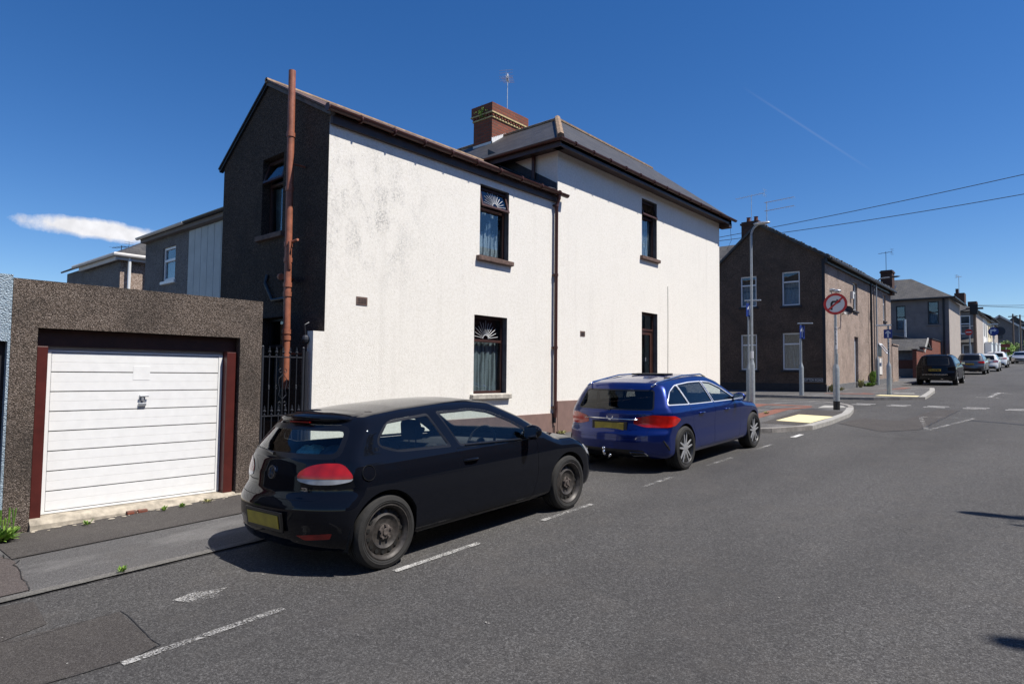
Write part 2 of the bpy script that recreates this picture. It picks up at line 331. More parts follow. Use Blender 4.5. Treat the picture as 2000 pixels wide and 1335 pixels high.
    g['wire'] = simple('black_cable', (0.02, 0.02, 0.02), 0.6)
    g['room'] = simple('room_wall', (0.10, 0.10, 0.11), 0.9)

# ---------------------------------------------------------------- mesh helpers
class MB:
    """collects geometry in world coordinates (or a local frame) for one object"""
    def __init__(s): s.v, s.f, s.m = [], [], []; s.mi = 0
    def add(s, vs, fs):
        o = len(s.v); s.v += [tuple(p) for p in vs]
        s.f += [tuple(o+i for i in f) for f in fs]; s.m += [s.mi]*len(fs); return s
    def poly(s, pts): return s.add(pts, [tuple(range(len(pts)))])
    def box(s, x0, x1, y0, y1, z0, z1):
        vs = [(x, y, z) for z in (z0, z1) for y in (y0, y1) for x in (x0, x1)]
        return s.add(vs, [(0, 2, 3, 1), (4, 5, 7, 6), (0, 1, 5, 4), (2, 6, 7, 3), (0, 4, 6, 2), (1, 3, 7, 5)])
    def fbox(s, F, u0, u1, v0, v1, n0, n1):
        O, U, V, N = F
        vs = [O+U*u+V*v+N*n for n in (n0, n1) for v in (v0, v1) for u in (u0, u1)]
        return s.add(vs, [(0, 2, 3, 1), (4, 5, 7, 6), (0, 1, 5, 4), (2, 6, 7, 3), (0, 4, 6, 2), (1, 3, 7, 5)])
    def prism(s, F, pts, n0, n1):
        O, U, V, N = F; k = len(pts)
        vs = [O+U*a+V*b+N*n for n in (n0, n1) for a, b in pts]
        return s.add(vs, [tuple(range(k))[::-1], tuple(range(k, 2*k))] + [(i, (i+1) % k, k+(i+1) % k, k+i) for i in range(k)])
    def tube(s, path, r, n=10, caps=True):
        path = [Vector(p) for p in path]; rs = r if isinstance(r, (list, tuple)) else [r]*len(path)
        rings = []; prev = None
        for i, p in enumerate(path):
            d = (path[min(i+1, len(path)-1)]-path[max(i-1, 0)]).normalized()
            a = prev if prev is not None else (Vector((0, 0, 1)) if abs(d.z) < 0.9 else Vector((1, 0, 0)))
            a = (a-d*a.dot(d)).normalized(); b = d.cross(a); prev = a
            rings.append([p+(a*math.cos(2*math.pi*k/n)+b*math.sin(2*math.pi*k/n))*rs[i] for k in range(n)])
        vs = [q for r_ in rings for q in r_]; fs = []
        for i in range(len(path)-1):
            for k in range(n):
                a, b = i*n+k, i*n+(k+1) % n; fs.append((a, b, b+n, a+n))
        if caps: fs += [tuple(range(n))[::-1], tuple((len(path)-1)*n+k for k in range(n))]
        return s.add(vs, fs)
    def lathe(s, prof, O, A, n=24, closed=False):
        """prof: (radius, along axis) pairs"""
        O, A = Vector(O), Vector(A).normalized(); B = A.orthogonal().normalized(); C = A.cross(B); vs = []; fs = []
        for k in range(n):
            t = 2*math.pi*k/n; d = B*math.cos(t)+C*math.sin(t)
            vs += [O+d*r+A*h for r, h in prof]
        m = len(prof)
        for k in range(n):
            for i in range(m-1):
                a = k*m+i; b = ((k+1) % n)*m+i; fs.append((a, b, b+1, a+1))
        return s.add(vs, fs)
    def ball(s, c, r, n=10, sc=(1, 1, 1)):
        c = Vector(c)
        prof = [(math.sin(math.pi*i/n), -math.cos(math.pi*i/n)) for i in range(n+1)]
        o = len(s.v); s.lathe([(max(a, 1e-4), b) for a, b in prof], (0, 0, 0), (0, 0, 1), 2*n)
        for i in range(o, len(s.v)):
            p = s.v[i]; s.v[i] = (c.x+p[0]*r*sc[0], c.y+p[1]*r*sc[1], c.z+p[2]*r*sc[2])
        return s

def frame(o, u, v, n=None):
    o, u, v = Vector(o), Vector(u).normalized(), Vector(v).normalized()
    return (o, u, v, Vector(n).normalized() if n else u.cross(v))

def worldpos(o):
    p = Vector((0, 0, 0))
    while o: p += o.location; o = o.parent
    return p

def obj(name, mb, mats, parent=None, smooth=False, recalc=True, bevel=0, uv=True, absolute=True):
    me = bpy.data.meshes.new(name)
    off = worldpos(parent) if (parent and absolute) else Vector((0, 0, 0))
    vs = [(p[0]-off.x, p[1]-off.y, p[2]-off.z) for p in mb.v]
    me.from_pydata(vs, [], mb.f)
    mats = mats if isinstance(mats, (list, tuple)) else [mats]
    for m in mats: me.materials.append(MAT[m] if isinstance(m, str) else m)
    if len(mats) > 1: me.polygons.foreach_set('material_index', mb.m)
    bm = bmesh.new(); bm.from_mesh(me)
    if recalc: bmesh.ops.recalc_face_normals(bm, faces=bm.faces)
    if uv:
        L = bm.loops.layers.uv.new('UVMap'); Z = Vector((0, 0, 1))
        for f in bm.faces:
            n = f.normal
            if abs(n.z) > 0.99: u, v = Vector((1, 0, 0)), Vector((0, 1, 0))
            else: u = Z.cross(n).normalized(); v = n.cross(u)
            for lp in f.loops:
                p = lp.vert.co+off; lp[L].uv = (p.dot(u), p.dot(v))
    bm.to_mesh(me); bm.free()
    if smooth: me.polygons.foreach_set('use_smooth', [True]*len(me.polygons))
    o = bpy.data.objects.new(name, me); COL.objects.link(o)
    if parent: o.parent = parent
    if bevel:
        b = o.modifiers.new('bevel', 'BEVEL'); b.width = bevel; b.segments = 2; b.limit_method = 'ANGLE'
    if smooth == 'auto':
        me.set_sharp_from_angle(angle=math.radians(35))
    return o

def tag(o, label=None, cat=None, group=None, kind=None):
    if label: o['label'] = label
    if cat: o['category'] = cat
    if group: o['group'] = group
    if kind: o['kind'] = kind
    return o
def thing(name, label, cat, loc=(0, 0, 0), group=None):
    o = bpy.data.objects.new(name, None); COL.objects.link(o); o.location = loc; o.empty_display_size = 0.2
    return tag(o, label, cat, group)
def struct(name, mb, m, **k): return tag(obj(name, mb, m, **k), kind='structure')
def copy_tree(o, parent=None):
    c = o.copy(); COL.objects.link(c)
    if parent: c.parent = parent
    for ch in list(o.children): copy_tree(ch, c)
    return c

KX = 0.942
def K(p):   # bring a point measured against the road plane onto the raised pavement's building line
    return Vector((p[0]*KX, p[1]*KX, H_EYE+(p[2]-H_EYE)*KX))
class KB(MB):
    pass
def Kmb(mb):
    mb.v = [tuple(K(p)) for p in mb.v]; return mb

def clip(poly, a, b, c):   # keep a*u+b*v<=c
    out = []
    for i in range(len(poly)):
        p, q = poly[i], poly[(i+1) % len(poly)]
        dp, dq = a*p[0]+b*p[1]-c, a*q[0]+b*q[1]-c
        if dp <= 1e-9: out.append(p)
        if (dp < -1e-9 and dq > 1e-9) or (dp > 1e-9 and dq < -1e-9):
            t = dp/(dp-dq); out.append((p[0]+(q[0]-p[0])*t, p[1]+(q[1]-p[1])*t))
    return out
def wall(mb, F, u0, u1, v0, v1, holes=(), depth=0.12, clips=(), rev=None):
    """wall sheet in frame F with rectangular holes (u0,u1,v0,v1) and their reveals"""
    O, U, V, N = F
    us = sorted(set([u0, u1]+[h[0] for h in holes]+[h[1] for h in holes])); vs = sorted(set([v0, v1]+[h[2] for h in holes]+[h[3] for h in holes]))
    for i in range(len(us)-1):
        for j in range(len(vs)-1):
            cu, cv = (us[i]+us[i+1])/2, (vs[j]+vs[j+1])/2
            if any(h[0] < cu < h[1] and h[2] < cv < h[3] for h in holes): continue
            p = [(us[i], vs[j]), (us[i+1], vs[j]), (us[i+1], vs[j+1]), (us[i], vs[j+1])]
            for c in clips:
                p = clip(p, *c)
                if len(p) < 3: break
            if len(p) >= 3: mb.poly([O+U*a+V*b for a, b in p])
    for a, b, c, d in holes:
        q = [(a, c), (b, c), (b, d), (a, d)]
        for k in range(4):
            p, r = q[k], q[(k+1) % 4]
            (rev or mb).poly([O+U*p[0]+V*p[1], O+U*r[0]+V*r[1], O+U*r[0]+V*r[1]-N*depth, O+U*p[0]+V*p[1]-N*depth])
    return mb

GZ = [(-60, -2.2), (0, 0), (30, 1.1), (40, 1.36), (60, 2.06), (85, 3.0), (130, 4.45), (200, 6.6), (420, 14.0), (1500, 16.0)]
def gz(y):
    if y < 30: return 0.03716*y if y < 28 else 0.03716*28+(1.1-0.03716*28)*(y-28)/2
    for (a, b), (c, d) in zip(GZ, GZ[1:]):
        if a <= y <= c: return b+(d-b)*(y-a)/(c-a)
    return GZ[-1][1]
build_mats()
# ---------------------------------------------------------------- ground, road, pavements, markings
YK = [-60, -20, 0, 10, 20, 28, 30, 40, 60, 85, 130, 200, 420, 1500]
def strip(mb, x0, x1, y0, y1, h, h1=None):
    ys = [y0]+[y for y in YK if y0 < y < y1]+[y1]
    for a, b in zip(ys, ys[1:]):
        ha = h if h1 is None else h+(h1-h)*(a-y0)/(y1-y0); hb = h if h1 is None else h+(h1-h)*(b-y0)/(y1-y0)
        mb.poly([(x0, a, gz(a)+ha), (x1, a, gz(a)+ha), (x1, b, gz(b)+hb), (x0, b, gz(b)+hb)])
    return mb
def flat(pts, h, mb=None):
    mb = mb or MB(); return mb.poly([(x, y, gz(y)+h) for x, y in pts])
struct('ground', strip(MB(), -900, 900, -60, 1500, -0.06), 'pave_brown')
struct('road', strip(MB(), -60, 60, -60, 420, 0), 'road')
KERB = [(-4.9, 13.78), (-4.72, 13.95), (-4.19, 14.97), (-4.15, 16.3), (-4.23, 18.4), (-4.42, 19.6), (-4.56, 20.3), (-4.72, 20.95), (-4.98, 21.5), (-5.3, 21.95), (-5.8, 22.3), (-6.6, 22.5), (-7.8, 22.56), (-30, 22.7)]
P_near = [(-5.8, 8), (-5.8, 12.3), (-5.5, 13.2)]+KERB+[(-30, 8)]
def solid_flat(pts, h, lo=-0.05):
    mb = MB(); n = len(pts); top = [(x, y, gz(y)+h) for x, y in pts]; bot = [(x, y, gz(y)+lo) for x, y in pts]
    mb.add(top+bot, [tuple(range(n))]+[(i, (i+1) % n, n+(i+1) % n, n+i) for i in range(n)]); return mb
mb = strip(MB(), -30, -5.8, -20, 5, 0.008); strip(mb, -30, -5.8, 5, 8, 0.008, 0.09)
mb.poly([(-5.8, 5, gz(5)+.008), (-5.8, 8, gz(8)+.09), (-5.8, 8, gz(8)), (-5.8, 5, gz(5))])
struct('pavement', mb, 'pave')
struct('pavement', solid_flat(P_near, 0.09), 'pave')
# kerb stones round the corner (dropped, pale, at the crossing)
def kerb_run(pts, w, h0, h1, m, lo=-0.03, name='kerb'):
    mb = MB(); P = [Vector((x, y, 0)) for x, y in pts]; off = []
    for i, p in enumerate(P):
        d = (P[min(i+1, len(P)-1)]-P[max(i-1, 0)]).normalized(); off.append(Vector((d.y, -d.x, 0)))
    for i in range(len(P)-1):
        ha = h0+(h1-h0)*i/(len(P)-1); hb = h0+(h1-h0)*(i+1)/(len(P)-1)
        a, b = P[i], P[i+1]; g = (b-a).normalized()*0.004
        ao, bo = a+off[i]*0.012+g, b+off[i+1]*0.012-g; ai, bi = a-off[i]*w+g, b-off[i+1]*w-g
        q = [(p.x, p.y, gz(p.y)+k_) for p, k_ in ((ao, lo), (bo, lo), (bi, lo), (ai, lo), (ao, ha), (bo, hb), (bi, hb), (ai, ha))]
        mb.add(q, [(0, 1, 2, 3), (4, 5, 6, 7), (0, 1, 5, 4), (1, 2, 6, 5), (2, 3, 7, 6), (3, 0, 4, 7)])
    return struct(name, mb, m)
def sub(pts, step=0.9):
    out = []
    for a, b in zip(pts, pts[1:]):
        n = max(1, round(math.dist(a, b)/step))
        out += [(a[0]+(b[0]-a[0])*i/n, a[1]+(b[1]-a[1])*i/n) for i in range(n)]
    return out+[pts[-1]]
kerb_run(sub([(-5.8, 8), (-5.8, 12.3), (-5.5, 13.2)]+KERB[:3]), 0.13, 0.097, 0.097, 'kerb')
kerb_run(sub(KERB[2:7], 0.8), 0.17, 0.094, 0.096, 'kerb_pale')
kerb_run(sub(KERB[6:]), 0.13, 0.097, 0.097, 'kerb')
struct('dropped_kerb', strip(MB(), -5.86, -5.76, -20, 7, 0.014), 'gutter_c')
# far pavement
P_far = [(-30, 24.75), (-7, 24.85), (-5.2, 25.1), (-4.3, 25.55), (-3.62, 26.1), (-3.72, 28), (-3.95, 31.0), (-4.3, 33.6), (-5.6, 34.6), (-5.9, 36), (-6.15, 45), (-30, 45)]
def pave_strip(name, x0, x1f, ys, h):
    mb = MB()
    for a, b in zip(ys, ys[1:]):
        xa, xb = x1f(a), x1f(b)
        mb.poly([(x0, a, gz(a)+h), (xa, a, gz(a)+h), (xb, b, gz(b)+h), (x0, b, gz(b)+h)])
        mb.poly([(xa, a, gz(a)+h), (xb, b, gz(b)+h), (xb, b, gz(b)-.03), (xa, a, gz(a)-.03)])
    mb.poly([(x0, ys[0], gz(ys[0])+h), (x1f(ys[0]), ys[0], gz(ys[0])+h), (x1f(ys[0]), ys[0], gz(ys[0])-.03), (x0, ys[0], gz(ys[0])-.03)])
    return struct(name, mb, 'pave')
def kx(y):
    pts = [(24.86, -5.6), (25.1, -5.0), (25.55, -4.3), (26.1, -3.62), (28, -3.72), (31, -3.95), (33.6, -4.3), (34.6, -5.6), (36, -6.0), (60, -6.1), (85, -5.6), (130, -5.6), (420, -5.6)]
    for (a, b), (c, d) in zip(pts, pts[1:]):
        if a <= y <= c: return b+(d-b)*(y-a)/(c-a)
    return pts[-1][1]
pave_strip('pavement', -30, kx, [24.86, 25.1, 25.55, 26.1, 28, 30, 31, 33.6, 34.6, 36, 40, 45, 60, 85, 130, 200, 420], 0.09)
kerb_run([(-30, 24.74), (-20, 24.78), (-12, 24.8), (-9, 24.82), (-7, 24.84), (-5.6, 24.86), (-5.0, 25.1), (-4.3, 25.55), (-3.62, 26.1)], 0.13, 0.097, 0.097, 'kerb')
kerb_run([(kx(y), y) for y in (26.1, 27, 28, 29, 30, 31, 32.3, 33.6, 34.6)], 0.17, 0.096, 0.096, 'kerb_pale')
pave2 = MB(); strip(pave2, 5.2, 8, -60, 420, 0.1); pave2.poly([(5.2, -60, gz(-60)+.1), (5.2, 28, gz(28)+.1), (5.2, 28, gz(28)-.02), (5.2, -60, gz(-60)-.02)])
struct('pavement', pave2, 'pave')
# paving details
struct('tactile_paving', flat([(-5.18, 15.63), (-5.2, 17.45), (-4.34, 17.3), (-4.37, 15.5)], 0.096), 'tactile')
struct('tactile_paving', flat([(-5.15, 26.15), (-5.1, 26.75), (-3.85, 26.75), (-3.85, 26.15)], 0.096), 'tactile')
struct('pale_paving', flat([(-5.37, 19.76), (-5.46, 20.79), (-4.95, 20.84), (-4.75, 20.3)], 0.095), 'kerb_pale')
struct('pale_paving', flat([(-4.9, 27.9), (-4.9, 28.4), (-4.25, 28.4), (-4.2, 27.9)], 0.095), 'kerb_pale')
struct('dark_tarmac_patch', flat([(-5.3, 14.9), (-5.55, 19.0), (-4.42, 19.0), (-4.36, 15.5), (-4.5, 14.95)], 0.0925), 'patch')
mb = MB()
flat([(-7.35, 12.9), (-7.35, 20.4), (-6.9, 20.4), (-6.9, 12.9)], 0.094, mb); flat([(-6.9, 20.1), (-6.9, 20.5), (-5.7, 20.4), (-5.6, 20.0)], 0.094, mb)
flat([(-6.05, 15.6), (-6.25, 18.9), (-5.75, 19.9), (-5.5, 19.9), (-5.85, 18.7), (-5.7, 15.9)], 0.094, mb)
flat([(-7.0, 26.6), (-5.4, 26.9), (-5.15, 30.5), (-5.15, 33.6), (-5.5, 33.6), (-5.6, 30), (-5.9, 27.3), (-7.0, 26.9)], 0.094, mb)
struct('red_brick_paving', mb, 'redpave')
struct('channel', flat([(-30, 24.3), (-7, 24.42), (-5.2, 24.68), (-5.2, 24.9), (-7, 24.76), (-30, 24.66)], 0.004), 'gutter_c')
struct('channel', flat([(-5.0, 20.4), (-4.2, 20.5), (2.5, 28.0), (2.5, 28.14), (-4.4, 25.2), (-4.4, 25.05)], 0.002), 'road')
struct('brown_tarmac_patch', flat([(-30, -8), (-30, 1.3), (-7.15, 1.37), (-6.85, 1.42), (-5.9, 1.32), (-5.88, -8)], 0.016), 'pave_brown')
struct('dark_tarmac_patch', flat([(-6.93, 1.42), (-6.93, 7.5), (-7.9, 7.5), (-7.9, 1.42)], 0.0165), 'patch')
struct('dark_tarmac_patch', flat([(-5.72, 1.07), (-5.63, 1.29), (-5.08, 1.24), (-4.98, 0.98)], 0.004), 'patch')
struct('dark_tarmac_patch', flat([(-4.97, 1.0), (-4.93, 1.62), (-4.17, 1.58), (-4.1, 1.42), (-4.16, 0.9), (-4.3, 0.4), (-5.3, 0.4)], 0.0042), 'patch')
struct('road_patch', flat([(-4.05, 16.6), (-3.9, 18.2), (-3.0, 18.0), (-2.75, 22.0), (-2.2, 22.0), (-2.35, 16.2), (-2.9, 15.4)], 0.004), 'patch')
def line(name, pts, w, m, h=0.008):
    mb = MB()
    for (x0, y0, x1, y1) in pts:
        d = Vector((x1-x0, y1-y0)).normalized()*0; n = Vector((-(y1-y0), x1-x0)).normalized()*w/2
        k = max(1, int(math.dist((x0, y0), (x1, y1))/2))
        for i in range(k):
            a = (x0+(x1-x0)*i/k, y0+(y1-y0)*i/k); b = (x0+(x1-x0)*(i+1)/k, y0+(y1-y0)*(i+1)/k)
            flat([(a[0]-n.x, a[1]-n.y), (b[0]-n.x, b[1]-n.y), (b[0]+n.x, b[1]+n.y), (a[0]+n.x, a[1]+n.y)], h, mb)
    return struct(name, mb, m)
BX = -4.09
line('parking_bay_marking', [(BX+.02, 1.36, BX, 2.36), (BX, 3.32, BX, 4.3)], 0.065, 'paintw')
line('parking_bay_marking', [(BX-.03, 5.28, BX-.03, 6.2), (-4.13, 7.4, -4.13, 8.2), (-4.12, 9.35, -4.12, 10.3), (-4.12, 11.35, -4.12, 12.2)], 0.065, 'paintvw')
line('parking_bay_marking', [(-4.12, 13.4, -4.12, 14.0)], 0.1, 'paint')
mb = MB()
flat([(-4.85, 1.93), (-4.72, 1.99), (-4.66, 2.2), (-4.72, 2.19), (-4.80, 2.3), (-4.84, 2.18), (-4.90, 2.10)], 0.008, mb)
struct('worn_arrow_marking', mb, 'paintw')
dash = []
for i in range(9):
    x = -5.15+i*0.98
    dash += [(x, 22.72, x+.55, 22.72), (x+.05, 23.12, x+.6, 23.12)]
line('give_way_marking', dash, 0.12, 'paint')
line('give_way_triangle_marking', [(-2.78, 19.3, -1.66, 19.55), (-1.68, 19.5, -2.2, 16.2), (-2.78, 19.3, -2.22, 16.2)], 0.09, 'paintvw')
line('arrow_marking', [(-1.98, 28.4, -1.9, 32.3), (-2.1, 31.2, -1.75, 32.2), (-2.35, 28.2, -1.7, 28.2), (-2.0, 32.2, -1.5, 31.4)], 0.14, 'paintw')
mb = MB()
for k in range(40):   # painted shadow strip and tar seam
    pass
line('tar_and_shadow_line', [(-1.72, 18.95, -1.2, 18.78), (-1.2, 18.78, -0.62, 18.45), (-0.62, 18.45, 0.8, 18.3)], 0.06, 'signblack', 0.0045)  # thin cast shadow on the far road, laid as a black strip
line('tar_and_shadow_line', [(-6.95, 1.4, -6.93, 7.0)], 0.02, 'patch', 0.018)
# hairline cracks, joints and stains
rc = random.Random(21)
def crack(pts, w, m='signblack', h=.005, jit=.02, name='crack'):
    P_ = []
    for a, b in zip(pts, pts[1:]):
        n = max(2, int(math.dist(a, b)/.12))
        for i in range(n): t = i/n; P_.append((a[0]+(b[0]-a[0])*t+rc.gauss(0, jit), a[1]+(b[1]-a[1])*t+rc.gauss(0, jit)))
    P_.append(pts[-1]); mb = MB()
    for i in range(len(P_)-1):
        a, b = Vector(P_[i]), Vector(P_[i+1]); n = Vector((-(b-a).y, (b-a).x)).normalized(); w0, w1 = w*rc.uniform(.3, 1), w*rc.uniform(.3, 1)
        flat([a-n*w0, b-n*w1, b+n*w1, a+n*w0], h, mb)
    return struct(name, mb, m)
crack([(-7.15, 1.37), (-6.85, 1.42), (-5.88, 1.32)], .006, h=.019)
crack([(-6.95, 1.45), (-6.93, 7.2)], .006, h=.0185, jit=.008)
crack([(-5.745, .2), (-5.745, 7)], .007, h=.005, jit=.006)
crack([(-4.93, 1.62), (-4.93, 1.0)], .004); crack([(-4.93, 1.63), (-4.17, 1.59), (-4.1, 1.42), (-4.16, .9)], .005, jit=.006)
crack([(-2.9, 15.4), (-2.35, 16.2), (-2.2, 22.0)], .008); crack([(-4.05, 16.6), (-2.9, 15.4)], .008)
crack([(-4.2, 14.6), (-2.2, 14.4), (1, 14.9)], .010, 'patch')
crack([(-3.6, 24.0), (.5, 24.6), (3, 25)], .012, 'patch')
# small litter, grit and petals on the road
rl = random.Random(3)
mb = MB()
for i in range(150):
    x, y = rl.uniform(-5.5, 1.5), rl.uniform(0.8, 22); s_ = rl.uniform(.003, .009)
    a = rl.uniform(0, 6.28); pts = [(x+math.cos(a+j*1.6)*s_*rl.uniform(.6, 1.3), y+math.sin(a+j*1.6)*s_, gz(y)+.006+rl.uniform(0, .004)) for j in range(4)]
    mb.poly(pts)
tag(obj('road_grit', mb, 'kerb_pale'), 'scattered pale grit and leaf scraps lying on the asphalt', 'grit', kind='stuff')
def weed_clump(name, label, x, y, z, r, h, n, m='weed', cat='weed', spikes=0, seed=1, group=None):
    rr = random.Random(seed); mb = MB()
    for i in range(n):
        a = rr.uniform(0, 6.28); d = r*math.sqrt(rr.random()); px_, py_ = x+math.cos(a)*d*.35, y+math.sin(a)*d*.35
        L = rr.uniform(.5, 1)*h; w = L*rr.uniform(.10, .2); tx, ty = x+math.cos(a)*d, y+math.sin(a)*d; tz = z+L*rr.uniform(.25, 1)
        b = Vector((px_, py_, z)); t = Vector((tx, ty, tz)); mid = (b+t)/2+Vector((0, 0, L*.2)); sd = Vector((-math.sin(a), math.cos(a), 0))*w
        mb.add([b, mid-sd, t, mid+sd], [(0, 1, 2, 3)])
    for i in range(spikes):
        a = rr.uniform(0, 6.28); d = r*rr.random()*.7; b = Vector((x+math.cos(a)*d, y+math.sin(a)*d, z)); t = b+Vector((rr.uniform(-.04, .04), rr.uniform(-.04, .04), h*rr.uniform(1.3, 2.1)))
        mb.tube([b, (b+t)/2, t], [.003, .003, .007], 4)
    o = obj(name, mb, m, recalc=False); return tag(o, label, cat, group)
weed_clump('weed', 'leafy green weed clump with tall seed spikes at the foot of the garage wall', -7.72, 1.47, gz(1.5)+.01, .2, .15, 170, spikes=26, seed=4, group='weeds along the walls')
for i, (x, y, r, lab) in enumerate([(-7.72, 2.2, .06, 'small yellowing weed by the left garage post'), (-7.74, 2.95, .05, 'tiny green weed in the cracked threshold under the garage door'), (-7.75, 3.15, .06, 'small green tuft right of the broken brick under the garage door'), (-7.76, 3.45, .07, 'brownish dry tuft near the right end of the garage threshold'), (-5.78, 1.9, .05, 'low green sprig growing on the dropped kerb line')]):
    weed_clump('weed', lab, x, y, gz(y)+.02, r, .07, 26, 'weed' if i != 3 else 'weedy', seed=10+i, group='weeds along the walls')

weed_clump('weed', 'dry straggling weed at the foot of the brown plinth between the two parked cars', -7.86, 10.7, gz(10.7)+.09, .14, .1, 60, 'weedy', seed=61, group='weeds along the walls')
weed_clump('weed', 'small green weed against the taller brown plinth near the blue estate car', -7.86, 11.5, gz(11.5)+.09, .1, .08, 40, 'weed', seed=62, group='weeds along the walls')
weed_clump('weed', 'brown dead weed on the red paving near the tall lamp', -5.95, 17.2, gz(17.2)+.094, .12, .09, 50, 'weedy', seed=63, group='weeds along the walls')
# ---------------------------------------------------------------- garage in the foreground
GX = -7.95
g = thing('garage', 'brown pebbledashed flat-roofed garage with a white up-and-over door', 'garage', (GX, 2.85, gz(2.85)))
F = frame((GX, 0, 0), (0, 1, 0), (0, 0, 1))
mb = MB(); wall(mb, F, 1.53, 4.17, -0.1, 2.63, [(1.75, 3.88, -0.05, 2.14)], 0.14)
mb.poly([(GX, 4.17, -.1), (GX, 4.17, 2.63), (-13, 4.17, 2.63), (-13, 4.17, -.1)])
mb.poly([(GX, 1.53, 2.63), (GX, 4.17, 2.63), (GX-.22, 4.17, 2.64), (GX-.22, 1.53, 2.64)])
mb.poly([(GX-.22, 1.53, 2.64), (GX-.22, 4.17, 2.64), (GX-.22, 4.17, 2.5), (GX-.22, 1.53, 2.5)])
mb.poly([(-13, 1.53, -.1), (-13, 4.17, -.1), (-13, 4.17, 2.5), (-13, 1.53, 2.5)])
mb.poly([(GX-.2, 1.535, -.1), (GX-.2, 1.535, 2.5), (-13, 1.535, 2.5), (-13, 1.535, -.1)])
obj('wall', mb, 'garage', g)
obj('roof', MB().box(-13, GX-.22, 1.54, 4.16, 2.46, 2.5), 'lead', g)
obj('lintel', MB().box(GX-.2, GX-.105, 1.755, 3.875, 1.955, 2.135), 'wood_dk', g, bevel=.004)
obj('frame_post', MB().box(GX-.18, GX-.04, 1.76, 1.855, .06, 1.952), 'maroon', g, bevel=.005)
obj('frame_post', MB().box(GX-.18, GX-.04, 3.735, 3.85, .1, 1.952), 'maroon', g, bevel=.005)
obj('threshold', MB().prism(frame((0, 1.75, 0), (1, 0, 0), (0, 0, 1), (0, -1, 0)), [(GX+.07, -.1), (GX+.045, .135), (GX-.02, .19), (GX-.3, .2), (GX-.3, -.1)], -2.42, 0), 'concrete', g)
mb = MB(); obj('track', MB().box(GX-.174, GX-.15, 1.86, 3.73, 1.925, 1.953), 'alu', g)
dm = MB(); gm = MB(); DX = GX-.155
dm.box(DX-.03, DX-.004, 1.862, 3.728, .20, 1.92)
zz = 0.225; ph = (1.895-.225)/8
for k in range(8):
    z0, z1 = .225+k*ph, .225+(k+1)*ph
    for (a, b) in ((z0+.006, z0+ph*.5-.0007), (z0+ph*.5+.0007, z1-.006)):
        if k == 6 and a > z0+ph*.4 or k == 7 and a < z0+ph*.4: pass
        dm.box(DX-.004, DX+.006, 1.915, 3.675, a, b)
dm.box(DX-.004, DX+.009, 1.862, 1.91, .20, 1.92); dm.box(DX-.004, DX+.009, 3.68, 3.728, .20, 1.92); dm.box(DX-.004, DX+.009, 1.91, 3.68, .20, .222); dm.box(DX-.004, DX+.009, 1.91, 3.68, 1.898, 1.92)
dm.box(DX+.006, DX+.0085, 2.70, 2.88, 1.60, 1.76)
dm.mi = 1
for k in range(9): dm.box(DX-.0045, DX+.0005, 1.911, 3.679, .225+k*ph-.0065, .225+k*ph+.0065)
d = obj('door', dm, ['garagedoor', 'gdgroove'], g, bevel=.0015)
hm = MB().box(DX+.006, DX+.022, 2.775, 2.835, 1.335, 1.43).box(DX+.006, DX+.04, 2.79, 2.815, 1.36, 1.40).box(DX+.03, DX+.045, 2.77, 2.865, 1.405, 1.422).box(DX+.006, DX+.03, 2.765, 2.845, 1.30, 1.335)
obj('handle', hm, 'alu', d, bevel=.003)
# rubble and broken brick in front of the threshold
rr = random.Random(5); mb = MB()
for i in range(34):
    y = rr.uniform(1.75, 4.15); x = GX+rr.uniform(.05, .16); s_ = rr.uniform(.008, .03); mb.ball((x, y, gz(y)+.018+s_*.2), s_, 4, (1, rr.uniform(1, 2.2), .5))
tag(obj('rubble', mb, 'concrete'), 'crumbled concrete bits along the garage threshold', 'rubble', kind='stuff')
mb = MB(); [mb.box(GX+.03+.01*i, GX+.09, 2.62+i*.11, 2.72+i*.11, gz(2.7)+.012, gz(2.7)+.05) for i in range(2)]
tag(obj('broken_brick', mb, 'brickred', bevel=.008), 'broken red brick set in the crumbling threshold of the garage door', 'brick')
# neighbouring pale blue garage at the left edge
n_ = thing('garage', 'pale blue painted garage at the left edge with a dark navy door', 'garage', (GX, 0, 0))
mb = MB(); wall(mb, F, -2.6, 1.527, -.1, 2.66, [(-1.2, 1.505, -.05, 1.99)], .14)
mb.poly([(GX, -2.6, 2.66), (GX, 1.527, 2.66), (GX-.3, 1.527, 2.66), (GX-.3, -2.6, 2.66)]); mb.poly([(GX, 1.527, 2.66), (GX, 1.527, 2.4), (GX-.3, 1.527, 2.4), (GX-.3, 1.527, 2.66)])
obj('wall', mb, 'blueg', n_)
obj('door', MB().box(GX-.12, GX-.08, -1.18, 1.50, .03, 1.985), 'upvc_dk', n_)
obj('roof', MB().box(-13, GX-.3, -2.6, 1.527, 2.44, 2.5), 'lead', n_)

